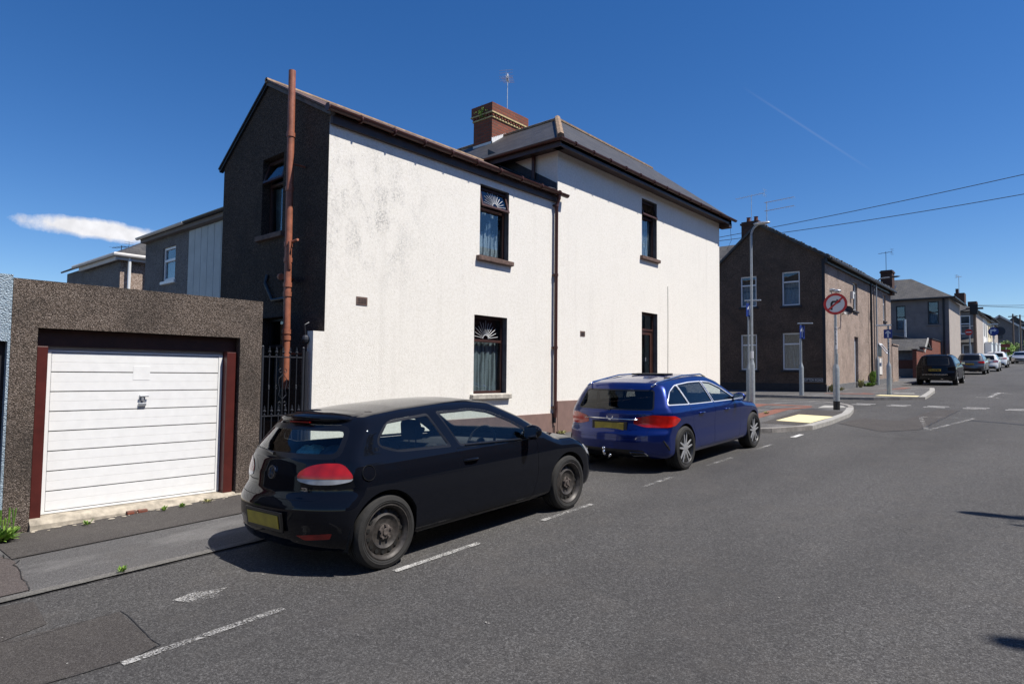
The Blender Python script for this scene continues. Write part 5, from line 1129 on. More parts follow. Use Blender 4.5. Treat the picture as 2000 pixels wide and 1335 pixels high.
# off-frame items on the right-hand pavement that throw the shadows seen on the road
swan_lamp('street lamp on the right-hand pavement whose arm shadow falls on the road', 5.86, 9.98, gz(10)+.1, 6.6, (-1, -.12, 0), 2.55, 'alu', rb=.1, ra=.07)
tpole('telegraph pole on the right-hand pavement whose shadow tip falls near the bottom right corner', 5.4, 6.8, 10.2, False)
leafy('tree', 'young street tree on the right-hand pavement casting a shadow at the right edge', (5.5, 9.75, 7.0), (1.9, 1.0, 1.3), 1600, 'leaf', 9, .13, 'tree', trunk=gz(9.5))
ro = thing('terraced_house', 'brick terrace across the road on the right-hand side, in its own shade', 'house', (9, 0, 0))
mb = MB(); FR = frame((7.6, 0, 0), (0, -1, 0), (0, 0, 1)); hr_ = [(-y-1.1, -y, z0, z0+1.5) for y in range(-18, 60, 3) for z0 in (.9+gz(y), 3.9+gz(y))]
wall(mb, FR, -60, 20, -1, 7.4, hr_, .12); obj('wall', mb, 'brickred', ro)
for h_ in hr_: obj('window', MB().fbox(FR, h_[0], h_[1], h_[2], h_[3], -.11, -.09), 'pane_far', ro)
obj('roof', slab([(7.3, -20, 7.4), (7.3, 60, 7.4), (11, 60, 9.6), (11, -20, 9.6)], .1), 'slate', ro)
# overhead wires
def wire(label, pts, r=.012, sag=.25, m='wire'):
    a, b = Vector(pts[0]), Vector(pts[1]); P_ = [a.lerp(b, i/16)-Vector((0, 0, sag*4*(i/16)*(1-i/16))) for i in range(17)]
    tag(obj('overhead_cable', MB().tube(P_, r, 5), m), label, 'cable', 'overhead cables')
wire('upper of two overhead cables crossing the sky at the right', [(-12.6, 30, 8.50), (1.6, 30, 9.55)], .014, .10)
wire('lower of two overhead cables crossing the sky at the right', [(-12.6, 30, 8.33), (1.6, 30, 8.72)], .014, .14)
wire('thin overhead cable from the thick telegraph pole to the right', [(-5.3, 66, 7.9), (4, 70, 8.2)], .02, .2)
wire('second thin cable running right from the thick telegraph pole', [(-5.3, 66, 7.85), (6, 66, 7.2)], .02, .2)
wire('short cable between the two far telegraph poles', [(-5.7, 130, 12.0), (-.5, 132, 11.6)], .03, .2)
tpole('telegraph pole just outside the right edge carrying the overhead cables', 1.9, 30, 10.2) if False else None
# ---------------------------------------------------------------- vehicles
MAT['tyre'] = simple('tyre_rubber', (0.015, 0.0145, 0.014), 0.8, var=0.3, scale=14, bump=0.3, world=False)
MAT['steelrim'] = simple('rusty_black_steel_rim', (0.045, 0.04, 0.037), 0.5, 0.25, var=0.5, scale=22, world=False)
MAT['rust'] = simple('rusty_hub', (0.09, 0.075, 0.068), 0.8, 0.2, var=0.6, scale=40, world=False)
MAT['alloy'] = simple('machined_alloy', (0.5, 0.51, 0.53), 0.3, 0.6, var=0.1, world=False)
MAT['alloydark'] = simple('dark_alloy', (0.03, 0.03, 0.032), 0.4, 0.4, var=0.1, world=False)
MAT['seam'] = simple('black_seam', (0.004, 0.004, 0.004), 0.8, world=False)
MAT['trim'] = simple('black_plastic_trim', (0.006, 0.006, 0.007), 0.3, var=0.2, world=False)
MAT['satin'] = simple('satin_bright_trim', (0.8, 0.82, 0.85), 0.3, 0.4, var=0.03, world=False)
MAT['cabin'] = simple('cabin_trim', (0.03, 0.031, 0.034), 0.85, var=0.2, world=False)
MAT['seatf'] = simple('seat_fabric', (0.022, 0.023, 0.027), 0.95, var=0.3, world=False)
MAT['chrome'] = simple('chrome', (0.75, 0.76, 0.78), 0.12, 1.0, var=0.03, world=False)
MAT['plate'] = NT('yellow_number_plate'); t = MAT['plate']; t.col(t.ramp(t.noise(9, 2, world=False), [(0.35, (0.34, 0.24, 0.02)), (0.7, (0.50, 0.36, 0.03))])); t.P(rough=0.45); MAT['plate'] = t.m
MAT['plateblk'] = simple('plate_characters', (0.02, 0.02, 0.015), 0.6, world=False)
MAT['cglass'] = glass('car_glass', (0.84, 0.90, 0.88), 0.05)
MAT['farglass'] = simple('black_privacy_glass', (0.006, 0.007, 0.008), 0.08, var=0.1, world=False, spec=.4)
MAT['cglass_dk'] = glass('privacy_glass', (0.10, 0.11, 0.115), 0.05)
def lens(name, c, emit=0):
    t = NT(name); v = t.vor(11, world=False); n = t.noise(14, 2, world=False)
    t.col(t.mix(t.math('MULTIPLY', v.outputs['Distance'], 0.75, True), c, tuple(x*.35 for x in c))); t.P(rough=0.15, coat=.4, spec=0.4)
    w = t.new('ShaderNodeTexWave'); w.inputs['Scale'].default_value = 7; t.l.new(t.pos(False), w.inputs['Vector'])
    t.bump(t.math('ADD', w.outputs['Fac'], v.outputs['Distance']), 0.08, 0.003); return t.m
MAT['redlens'] = lens('red_lens', (0.55, 0.012, 0.008)); MAT['clearlens'] = lens('clear_lens', (0.62, 0.63, 0.66)); MAT['headlens'] = lens('headlamp_lens', (0.4, 0.42, 0.45))
MAT['darkred'] = lens('dark_red_reflector', (0.35, 0.01, 0.008))
PAINTS = dict(black=paint('black_car_paint', (0.0035, 0.0045, 0.008), 0.3, 0.0, dust=.004, spec=0.0, coat=.85), blue=paint('metallic_blue_paint', (0.001, 0.016, 0.14), 0.32, 0.6, dust=.006, coat=.85),
              navy=paint('black_suv_paint', (0.004, 0.005, 0.008), 0.3, dust=.01, spec=0.0, coat=.7), grey=paint('grey_metallic_paint', (0.11, 0.115, 0.125), 0.3, 0.6, dust=.02), white=paint('white_car_paint', (0.7, 0.7, 0.7), 0.3), silver=paint('silver_paint', (0.45, 0.46, 0.48), 0.3, 0.6), darkblue=paint('dark_blue_paint', (0.01, 0.02, 0.06), 0.3))

def table(pts, w=0.04, key=0, n=900):
    a = np.array(sorted(pts)); lo, hi = a[0, 0], a[-1, 0]; xs = np.linspace(lo, hi, n); ys = np.interp(xs, a[:, 0], a[:, 1])
    k = max(1, int(w/((hi-lo)/n))); ker = np.hanning(2*k+3)[1:-1]; ker /= ker.sum(); m = len(ker)//2
    yp = np.concatenate([ys[0]-(ys[1:m+1][::-1]-ys[0]), ys, ys[-1]+(ys[-1]-ys[-m-1:-1][::-1])]) if m else ys
    ys2 = np.convolve(yp, ker, 'valid')[:n]
    return xs, ys2
def smax(a, b, k):
    h = np.maximum(k-np.abs(a-b), 0)/k; return np.maximum(a, b)+h*h*k*0.25
def car_surface(S, n1, n2, nt):
    T, R, Fr, HW, PW = table(S['T'], S.get('tw', .05)), table(S['R'], .03), table(S['F'], .04), table(S['HW'], .035), table(S['PW'], .15)
    W_ = S['W']; slope = np.gradient(T[1], T[0])
    def f(x, y, z):
        ax = np.abs(x)/W_
        hw = np.interp(z, *HW)*np.interp(y, *PW)
        ds = np.abs(x)-hw
        Ty = np.interp(y, *T); sl = np.interp(y, T[0], slope)
        # glasshouse bows backwards at the corners of the windscreen
        dt = (z-(Ty-S['crown']*ax**2.2))/np.sqrt(1+sl*sl)
        dr = np.interp(z, *R)+S['br']*ax**S.get('er', 3)-y
        df = y-(np.interp(z, *Fr)-S['bf']*ax**S.get('ef', 2.6))
        db = S['B']-z
        m = smax(ds, dt, S.get('kt', .09)); m = smax(m, dr, S.get('kr', .07)); m = smax(m, df, .09); return smax(m, db, .08)
    th = np.linspace(0, 2*np.pi, nt, endpoint=False)
    ya, yb, z0 = S['ya'], S['yb'], S.get('z0', .52)
    rows = [(ya, p) for p in np.linspace(-np.pi/2, 0, n1)[1:]]+[(y, 0) for y in np.linspace(ya, yb, n2)[1:]]+[(yb, p) for p in np.linspace(0, np.pi/2, n1)[1:-1]]
    oy = np.array([r[0] for r in rows])[:, None]; ph = np.array([r[1] for r in rows])[:, None]
    dx = np.sin(th)[None]*np.cos(ph); dz = -np.cos(th)[None]*np.cos(ph); dy = np.sin(ph)+0*dx
    def solve(oy, dx, dy, dz):
        lo = np.zeros_like(dx); hi = np.full_like(dx, 3.2); found = np.zeros_like(dx, bool); prev = np.zeros_like(dx)
        for t in np.arange(.1, 3.2, .06):
            v = f(dx*t, oy+dy*t, z0+dz*t) > 0; new = v & ~found
            hi[new] = t; lo[new] = t-.06; found |= v
        for _ in range(20):
            mid = (lo+hi)/2; v = f(dx*mid, oy+dy*mid, z0+dz*mid) > 0; hi = np.where(v, mid, hi); lo = np.where(v, lo, mid)
        t = (lo+hi)/2; return np.stack([dx*t, oy+dy*t, z0+dz*t], -1)
    P = solve(oy, dx, dy, dz)
    p0 = solve(np.array([[ya]]), np.zeros((1, 1)), -np.ones((1, 1)), np.zeros((1, 1)))[0, 0]; p1 = solve(np.array([[yb]]), np.zeros((1, 1)), np.ones((1, 1)), np.zeros((1, 1)))[0, 0]
    nr = len(rows); vs = [tuple(map(float, p0))]+[tuple(map(float, q)) for q in P.reshape(-1, 3)]+[tuple(map(float, p1))]
    fs = []
    for k in range(nt): fs.append((0, 1+(k+1) % nt, 1+k))
    for i in range(nr-1):
        for k in range(nt): a = 1+i*nt+k; b = 1+i*nt+(k+1) % nt; fs.append((a, b, b+nt, a+nt))
    for k in range(nt): fs.append((len(vs)-1, 1+(nr-1)*nt+k, 1+(nr-1)*nt+(k+1) % nt))
    def grad(pts):
        p = np.array(pts, float).reshape(-1, 3); e = .006; g = np.stack([f(*(p+np.eye(3)[i]*e).T)-f(*(p-np.eye(3)[i]*e).T) for i in range(3)], -1)
        # the ridge where |x| flips sign must stay flat
        g[np.abs(p[:, 0]) < e, 0] = 0
        return g/np.maximum(np.linalg.norm(g, axis=1, keepdims=True), 1e-9)
    return vs, fs, grad
def skin(name, mb, m, parent):
    """a panel cut from the body surface, shaded with the surface's own normals"""
    o = obj(name, mb, m, parent, smooth=True, recalc=False, absolute=False)
    if len(o.data.vertices): o.data.normals_split_custom_set_from_vertices([tuple(map(float, n)) for n in GRAD[0]([tuple(v.co) for v in o.data.vertices])])
    return o
GRAD = [None]
def rounded(poly, r=.05, n=4):
    out = []; m = len(poly)
    for i in range(m):
        p0, p, p1 = (np.array(poly[j % m], float) for j in (i-1, i, i+1)); rr_ = r[i] if isinstance(r, (list, tuple)) else r
        a = p+(p0-p)/np.linalg.norm(p0-p)*min(rr_, np.linalg.norm(p0-p)*.45); b = p+(p1-p)/np.linalg.norm(p1-p)*min(rr_, np.linalg.norm(p1-p)*.45)
        for k in range(n+1): t = k/n; out.append(tuple((1-t)**2*a+2*t*(1-t)*p+t*t*b))
    return out
def ccw(p):
    a = sum(p[i][0]*p[(i+1) % len(p)][1]-p[(i+1) % len(p)][0]*p[i][1] for i in range(len(p))); return p if a > 0 else p[::-1]
def inset(p, d):
    p = ccw([tuple(map(float, q)) for q in p]); out = list(p); m = len(p)
    for i in range(m):
        a, b = p[i], p[(i+1) % m]; ex, ey = b[0]-a[0], b[1]-a[1]; l = math.hypot(ex, ey)
        if l < 1e-6: continue
        nx, ny = ey/l, -ex/l
        out = clip(out, nx, ny, a[0]*nx+a[1]*ny-d)
        if len(out) < 3: return out
    return out
class Cut:
    def __init__(s, bm): s.bm = bm
    def cut(s, poly, A, B, filt):
        """slice convex poly (coords along A,B) through the faces; returns faces inside"""
        poly = ccw(poly); A, B = Vector(A), Vector(B); pa = np.array(poly); lo, hi = pa.min(0)-.001, pa.max(0)+.001
        cand = []
        for f in s.bm.faces:
            q = f.verts[0].co; qa = q.dot(A)
            if qa < lo[0]-.12 or qa > hi[0]+.12: continue
            qb = q.dot(B)
            if qb < lo[1]-.12 or qb > hi[1]+.12: continue
            if not filt(f): continue
            us = [v.co.dot(A) for v in f.verts]; vs = [v.co.dot(B) for v in f.verts]
            if max(us) < lo[0] or min(us) > hi[0] or max(vs) < lo[1] or min(vs) > hi[1]: continue
            cand.append(f)
        m = len(poly)
        for i in range(m):
            if not cand: break
            p, q = Vector(poly[i]), Vector(poly[(i+1) % m]); e = q-p
            if e.length < 1e-6: continue
            n2 = Vector((e.y, -e.x)).normalized()   # outward for ccw
            no = A*n2.x+B*n2.y; co = A*p.x+B*p.y
            d0 = co.dot(no); D = {}; edges = set()
            for f in cand:
                for v in f.verts:
                    if v not in D: x = v.co.dot(no)-d0; D[v] = 0.0 if abs(x) < 3e-5 else x
                edges.update(f.edges)
            for e_ in edges:
                a_, b_ = e_.verts; da, db = D[a_], D[b_]
                if da*db < 0: ne, nv = bmesh.utils.edge_split(e_, a_, da/(da-db)); D[nv] = 0.0
            out = []
            for f in cand:
                vs_ = list(f.verts); ds = [D[v] for v in vs_]
                if min(ds) < 0 < max(ds):
                    zr = [k for k, x in enumerate(ds) if x == 0]; nf = None
                    if len(zr) >= 2:
                        k0, k1 = zr[0], zr[-1] if len(zr) == 2 else next((z for z in zr[1:] if abs(z-zr[0]) not in (1, len(vs_)-1)), zr[-1])
                        if abs(k0-k1) not in (1, len(vs_)-1):
                            try: nf, _ = bmesh.utils.face_split(f, vs_[k0], vs_[k1])
                            except Exception: nf = None
                    for g in ((f, nf) if nf else (f,)):
                        if sum(D[v] for v in g.verts) < 0: out.append(g)
                elif max(ds) <= 0: out.append(f)
            cand = out
        return cand
    def take(s, faces, off=0.0, remove=True):
        """copy faces (shifted along their normals) into an MB; delete from the body"""
        mb = MB(); idx = {}; s.bm.normal_update()
        for f in faces:
            for v in f.verts:
                if v not in idx: idx[v] = len(mb.v); mb.v.append(tuple(v.co))
        if mb.v and off: mb.v = [tuple(map(float, r)) for r in np.array(mb.v)+GRAD[0](mb.v)*off]
        for f in faces: mb.f.append(tuple(idx[v] for v in f.verts)); mb.m.append(0)
        if remove: bmesh.ops.delete(s.bm, geom=faces, context='FACES')
        return mb
    def rim(s, faces_mb_verts=None): pass
def shell(mb, t=.004):
    """give a sheet a rim by duplicating it inwards along vertex normals"""
    cnt = {}
    for f in mb.f:
        for a, b in zip(f, f[1:]+f[:1]): cnt[(a, b)] = 1
    bd = [(a, b) for a, b in cnt if (b, a) not in cnt]
    n = len(mb.v)
    if n: mb.v += [tuple(map(float, r)) for r in np.array(mb.v)-GRAD[0](mb.v)*t]
    for a, b in bd: mb.f.append((b, a, a+n, b+n)); mb.m.append(0)
    return mb

SIDE = lambda sg, ylo=-9, yhi=9, zmin=.0: (lambda f: f.normal.x*sg > .25 and f.calc_center_median().x*sg > .2)
def wheel(root, x, y, r, w, side, style, rimr, hubz=None):
    z = hubz or r; O = (x, y, z); A = (side, 0, 0); k = r/.316
    prof = [(rimr-.004, -w/2+.01), (rimr+.01, -w/2), (r-.055*k, -w/2-.006), (r-.02*k, -w/2+.006), (r-.004, -w/2+.03)]
    prof += [(r, -w/2+.045)]+[(r-d, h) for h, d in ((-w*.2, 0), (-w*.19, .008), (-w*.16, .008), (-w*.15, 0), (-.012, 0), (-.008, .008), (.008, .008), (.012, 0), (w*.15, 0), (w*.16, .008), (w*.19, .008), (w*.2, 0))]
    prof += [(r, w/2-.045), (r-.004, w/2-.03), (r-.02*k, w/2-.006), (r-.05*k, w/2+.004), (r-.055*k, w/2+.0015), (rimr+.022, w/2-.001), (rimr+.02, w/2+.001), (rimr+.005, w/2-.004), (rimr-.004, w/2-.012)]
    wt = obj('wheel', MB().lathe(prof, O, A, 72), 'tyre', root, smooth='auto', absolute=False)
    if style == 'steel':
        pr = [(rimr, w/2-.012), (rimr+.003, w/2-.002), (rimr-.006, w/2), (rimr-.012, w/2-.01), (rimr-.022, w/2-.02), (rimr-.03, w/2-.035), (rimr-.034, w/2-.055), (rimr-.044, w/2-.05), (rimr*.66, w/2-.038), (rimr*.60, w/2-.03), (rimr*.5, w/2-.045), (rimr*.42, w/2-.05), (rimr*.3, w/2-.048), (rimr*.29, w/2-.04), (.001, w/2-.04)]
        rm = obj('rim', MB().lathe(pr, O, A, 60), 'steelrim', wt, smooth='auto', absolute=False)
        hs = MB(); U = Vector((0, 1, 0)); V = Vector((0, 0, 1))
        for i in range(15):
            a = 2*math.pi*i/15; c = Vector(O)+Vector(A)*(w/2-.0435)+(U*math.cos(a)+V*math.sin(a))*rimr*.745
            hs.prism((c, U, V, Vector(A)), [(.0175*math.cos(t), .0175*math.sin(t)) for t in np.linspace(0, 2*np.pi, 12, endpoint=False)], -.006, .0035)
        obj('rim_holes', hs, 'seam', wt, absolute=False)
        hb = MB().lathe([(.062, -.012), (.06, .006), (.045, .012), (.03, .012), (.028, .022), (.001, .022)], Vector(O)+Vector(A)*(w/2-.04), A, 24)
        for i in range(5):
            a = 2*math.pi*i/5+.3; c = Vector(O)+Vector(A)*(w/2-.04)+(U*math.cos(a)+V*math.sin(a))*.053; hb.tube([c, c+Vector(A)*.024], .012, 6)
        obj('hub', hb, 'rust', wt, absolute=False, smooth='auto')
    else:
        pr = [(rimr, w/2-.012), (rimr+.003, w/2-.002), (rimr-.006, w/2), (rimr-.012, w/2-.01), (rimr-.02, w/2-.03), (rimr-.03, w/2-.08), (.06, w/2-.08), (.001, w/2-.08)]
        rm = obj('rim', MB().lathe(pr, O, A, 48), 'alloydark', wt, smooth='auto', absolute=False)
        sp = MB(); U = Vector((0, 1, 0)); V = Vector((0, 0, 1))
        for i in range(5):
            for j, da in enumerate((-.14, .14) if style == 'twin' else (0,)):
                a = 2*math.pi*i/5+math.pi/2; d = U*math.cos(a)+V*math.sin(a); e = U*math.cos(a+math.pi/2)+V*math.sin(a+math.pi/2)
                c = Vector(O)+Vector(A)*(w/2-.03); s0, s1 = da*.12, da*rimr*1.35; ww = .0105 if style == 'twin' else .035
                sp.prism((c, d, e, Vector(A)), [(.03, s0-.02), (rimr-.01, s1-ww*.8), (rimr-.01, s1+ww*.8), (.03, s0+.02)], 0, .016)
        sp.lathe([(.058, 0), (.055, .014), (.03, .018), (.001, .018)], Vector(O)+Vector(A)*(w/2-.028), A, 20)
        obj('spokes', sp, 'alloy', wt, absolute=False, bevel=.003)
    return wt
def seat(root, x, y, z, sc=1.0, rec=.22, w=.25, name='seat', head=True):
    def pill(mb, x0, x1, path, th):
        n = len(path); xs = [x0, x0+.03, x1-.03, x1]; ins = [.55, 1, 1, .55]
        vs = []
        for xi, k in zip(xs, ins):
            for (a, b) in path: vs.append((xi, a, b))
        return vs
    mb = MB(); F_ = (Vector((x-w, y, z)), Vector((0, math.sin(-rec), math.cos(rec))), Vector((0, math.cos(rec), math.sin(rec))), Vector((1, 0, 0)))
    mb.prism(F_, rounded([(0, 0), (.58*sc, .02), (.60*sc, .10), (.05, .16), (0, .14)], .04), 0, 2*w); mb.prism((Vector((x-w, y, z-.05)), Vector((0, 1, .08)), Vector((0, 0, 1)), Vector((1, 0, 0))), rounded([(0, 0), (.5, 0), (.52, .13), (0, .12)], .04), 0, 2*w)
    s_ = obj(name, mb, 'seatf', root, absolute=False, bevel=.025)
    if not head: return s_
    top = Vector((x, y-math.sin(rec)*.62*sc, z+math.cos(rec)*.62*sc)); hr = MB()
    hr.prism((top+Vector((-.115, -.03, .03)), Vector((1, 0, 0)), Vector((0, -.15, 1)).normalized(), Vector((0, 1, 0))), rounded([(0, 0), (.23, 0), (.205, .19), (.025, .19)], .05, 5), 0, .09)
    for dx in (-.05, .05): hr.tube([top+Vector((dx, .02, -.06)), top+Vector((dx, .01, .05))], .007, 6)
    obj('headrest', hr, 'seatf', s_, absolute=False, bevel=.02)
    return s_
def build_car(name, label, S, pt, loc, rotz=0, scale=1.0, group=None, lod=0, cat='car'):
    root = thing(name, label, cat, (0, 0, 0), group)
    n1, n2, nt = {0: (64, 150, 232), 1: (48, 110, 180), 2: (26, 46, 84)}[lod]
    vs, fs, GRAD[0] = car_surface(S, n1, n2, nt)
    me = bpy.data.meshes.new('b'); me.from_pydata(vs, [], fs); bm = bmesh.new(); bm.from_mesh(me); bpy.data.meshes.remove(me)
    bmesh.ops.recalc_face_normals(bm, faces=bm.faces); C = Cut(bm); paint_m = PAINTS[pt]
    yr, yf = S['wheels']; L = S['L']
    Y, Z, X = (0, 1, 0), (0, 0, 1), (1, 0, 0)
    # wheel arches
    for sg in (1, -1):
        for yy in (yr, yf):
            ar = S['arch']; cz = S['wr']-.01
            poly = [(yy+ar*math.cos(a), cz+ar*math.sin(a)) for a in np.linspace(-.35, math.pi+.35, 30)]
            poly = [(p[0], max(p[1], .0)) for p in poly]; poly = [(yy-ar*.97, -.05), (yy+ar*.97, -.05)]+[p for p in poly if p[1] > .12]
            fin = C.cut(poly, Y, Z, lambda f: f.calc_center_median().x*sg > .35)
            bmesh.ops.delete(bm, geom=fin, context='FACES')
    # arch liners
    ln = MB()
    for sg in (1, -1):
        for yy in (yr, yf):
            cz = S['wr']-.01; k = 20; r_ = S['arch']+.004
            pr = [(yy+r_*math.cos(a), cz+r_*math.sin(a)) for a in np.linspace(-.3, math.pi+.3, k)]
            # rolled lip
            xo = []
            for (a, b) in pr:
                hwv = float(np.interp(b, *table(S['HW'], .035)))*float(np.interp(a, *table(S['PW'], .15)))
                yrr = float(np.interp(b, *table(S['R'], .03))); 
                xo.append(hwv-.008)
            o = len(ln.v)
            for i, (a, b) in enumerate(pr): ln.v += [(sg*xo[i], a, b), (sg*(S['W']-.35), a, b)]
            for i in range(k-1): ln.f.append((o+2*i, o+2*i+1, o+2*i+3, o+2*i+2)); ln.m.append(0)
            ln.poly([(sg*(S['W']-.35), a, b) for a, b in pr])
    obj('wheel_arch_liner', ln, 'seam', root, absolute=False)
    # side glass
    mirror = lambda p, sg: p
    for sg in (1, -1):
        for (nm, poly, rad, gl, border, tr) in S['side_glass']:
            po = rounded(poly, rad)
            ring = C.cut(po, Y, Z, SIDE(sg))
            if tr:   # outer bright trim
                po2 = rounded(inset(poly, tr), .02); inner = C.cut(po2, Y, Z, lambda f, r=set(ring): f.normal.x*sg > .25 and f.calc_center_median().x*sg > .2)
                inn = set(inner); ringf = [f for f in C.cut(po, Y, Z, SIDE(sg)) if f not in inn]
                t_ = C.take(ringf, .004); skin('chrome_trim', shell(t_), 'satin', root)
                po = po2
            pi = rounded(inset(poly, tr+border), .02); inner = C.cut(pi, Y, Z, SIDE(sg)); inn = set(inner)
            ringf = [f for f in C.cut(po, Y, Z, SIDE(sg)) if f not in inn]
            wv = C.take([f for f in inn], -.004)
            w_ = skin(nm, wv, gl, root)
            ringf = [f for f in C.cut(po, Y, Z, SIDE(sg)) if f.is_valid]
            sv = C.take(ringf, -.001); skin('window_seal', shell(sv, .012), 'trim', w_)
    # rear screen and windscreen
    REAR = lambda f: f.normal.y < -.12 and f.calc_center_median().y < L*.35 and f.normal.z > -.4
    FRONT = lambda f: f.normal.y > .12 and f.calc_center_median().y > L*.45 and f.normal.z > -.2
    for (nm, poly, rad, gl, border, filt) in (('rear_window', S['rear_glass'], S.get('rgr', .06), S['rear_mat'], S.get('rb', .03), REAR), ('windscreen', S['wind'], .08, 'cglass', .03, FRONT)):
        po = rounded(poly, rad); inner = C.cut(rounded(inset(poly, border), rad*.6), X, Z, filt)
        wv = C.take(inner, -.003); w_ = skin(nm, wv, gl, root)
        rf_ = C.cut(po, X, Z, filt); sv = C.take(rf_, -.0005); skin('window_seal', shell(sv, .012), 'trim', w_)
    # lamps
    for sg in (1, -1):
        D = Vector((sg*S.get('lam', 1), 1, 0)).normalized()     # coordinate running round the rear corner
        for (nm, poly, rad, m, off) in S['tail']:
            fl_ = C.cut(rounded([(a*1.0, b) for a, b in poly], rad), tuple(D), Z, lambda f: (f.normal.x*sg-f.normal.y) > .45 and f.calc_center_median().y < .95 and f.calc_center_median().x*sg > .25)
            if fl_: skin(nm, shell(C.take(fl_, off), .012), m, root)
        Df = Vector((sg, -1, 0)).normalized()
        for (nm, poly, rad, m, off) in S['head']:
            fl_ = C.cut(rounded([(a-L/math.sqrt(2), b) for a, b in poly], rad), tuple(Df), Z, lambda f: (f.normal.x*sg+f.normal.y) > .45 and f.calc_center_median().y > L-.95 and f.calc_center_median().x*sg > .2)
            if fl_: skin(nm, shell(C.take(fl_, off), .012), m, root)
    for (nm, poly, rad, m, off, par) in S.get('rear_parts', []):
        fl_ = C.cut(rounded(poly, rad), X, Z, lambda f: f.normal.y < -.15 and f.calc_center_median().y < 1.0)
        if fl_: skin(nm, shell(C.take(fl_, off), .012), m, root)
    for (nm, poly, rad, m, off, par) in S.get('front_parts', []):
        fl_ = C.cut(rounded(poly, rad), X, Z, lambda f: f.normal.y > .15 and f.calc_center_median().y > L-1.0)
        if fl_: skin(nm, shell(C.take(fl_, off), .012), m, root)
    # doors, with a dark shut line round each
    if lod < 1:
        for sg in (1, -1):
            for poly in S['doors']:
                po = rounded(poly, .05)
                inner = C.cut(rounded(inset(poly, .0035), .047), Y, Z, lambda f: f.normal.x*sg > .1 and f.calc_center_median().x*sg > .3)
                dv = C.take(inner, 0.0) if inner else None
                if dv: dr = skin('door', shell(dv, .02), paint_m, root)
                gap = C.cut(po, Y, Z, lambda f: f.normal.x*sg > .1 and f.calc_center_median().x*sg > .3)
                if gap: skin('shut_line', C.take(gap, -.006), 'seam', dr)
        po = rounded(S['gate'], .05)
        flt = lambda f: f.normal.y < -.12 and f.calc_center_median().y < 1.0
        inner = C.cut(rounded(inset(S['gate'], .0035), .047), X, Z, flt)
        tg = skin('tailgate', shell(C.take(inner, 0.0), .02), paint_m, root)
        gap = C.cut(po, X, Z, flt)
        if gap: skin('shut_line', C.take(gap, -.006), 'seam', tg)
        root['_tg'] = tg.name
    # body
    mb = MB(); bm.verts.index_update(); mb.v = [tuple(v.co) for v in bm.verts]; mb.f = [tuple(v.index for v in f.verts) for f in bm.faces]; mb.m = [0]*len(mb.f)
    bm.free()
    body = skin('body', mb, paint_m, root)
    # inner bin so that no daylight shows through the floor
    ib = MB(); b0, b1 = .45, L-1.0; wi = S['W']-.13; zt = S['belt']-.06
    ib.poly([(-wi, b0, .3), (wi, b0, .3), (wi, b1, .3), (-wi, b1, .3)]); ib.poly([(-wi, b0, .3), (-wi, b1, .3), (-wi, b1, zt), (-wi, b0, zt)]); ib.poly([(wi, b0, .3), (wi, b1, .3), (wi, b1, zt), (wi, b0, zt)])
    ib.poly([(-wi, b1, .3), (wi, b1, .3), (wi, b1, zt), (-wi, b1, zt)]); ib.poly([(-wi, b0, .3), (wi, b0, .3), (wi, b0, zt), (-wi, b0, zt)])
    obj('cabin_floor', ib, 'cabin', root, absolute=False)
    if lod < 1:
        yd = S['dash']; db = MB().prism((Vector((-wi, yd, zt-.28)), Vector((0, 1, 0)), Vector((0, 0, 1)), Vector((1, 0, 0))), rounded([(0, 0), (0, .2), (.12, .27), (.55, .24), (.55, 0)], .05), 0, 2*wi)
        obj('dashboard', db, 'cabin', root, absolute=False)
        st = MB(); c = Vector((.36, yd-.12, zt+.0)); nn = Vector((0, -.9, .42)).normalized(); a1 = Vector((1, 0, 0)); a2 = nn.cross(a1)
        st.tube([c+(a1*math.cos(t)+a2*math.sin(t))*.185 for t in np.linspace(0, 2*math.pi, 28)], .014, 8); st.tube([c-a1*.18, c, c+a1*.18], .018, 6); st.tube([c-nn*.02, c-nn*.25], .03, 8); st.ball(c, .06, 6, (1, .5, 1))
        obj('steering_wheel', st, 'cabin', root, smooth=True, absolute=False)
        for sx_ in (-.36, .36): seat(root, sx_, S['seat1'], .40, S.get('ss', 1))
        seat(root, 0, S['seat2'], .40, S.get('ss', 1)*.72, .3, .62, 'rear_seat', False)
        obj('rear_view_mirror', MB().fbox((Vector((0, S['mirror_in'][0], S['mirror_in'][1])), Vector((1, 0, 0)), Vector((0, 0, 1)), Vector((0, 1, 0))), -.11, .11, -.03, .03, 0, .03).tube([(0, S['mirror_in'][0]+.02, S['mirror_in'][1]+.02), (0, S['mirror_in'][0]+.1, S['mirror_in'][1]+.07)], .01, 6), 'cabin', root, absolute=False, bevel=.01)
        obj('parcel_shelf', MB().box(-wi+.02, wi-.02, .5, .95, S['belt']-.10, S['belt']-.07), 'cabin', root, absolute=False)
    # mirrors
    my, mz, mw = S['mirror']
    for sg in (1, -1):
        mm = MB(); c = Vector((sg*(mw+.11), my, mz)); mm.ball(c, .1, 8, (1.15, .62, .72)); mm.v = [(p[0], min(max(p[1], my-.035), my+.1), p[2]) for p in mm.v]
        m_ = obj('wing_mirror', mm, paint_m, root, smooth=True, absolute=False)
        obj('mirror_stalk', MB().tube([(sg*(mw-.05), my+.03, mz-.04), (sg*(mw+.06), my+.03, mz-.03)], .03, 8), 'trim', m_, smooth=True, absolute=False)
        obj('mirror_glass', MB().fbox((c+Vector((0, -.037, 0)), Vector((1, 0, 0)), Vector((0, 0, 1)), Vector((0, 1, 0))), -.08, .08, -.05, .05, 0, .002), 'chrome', m_, absolute=False)
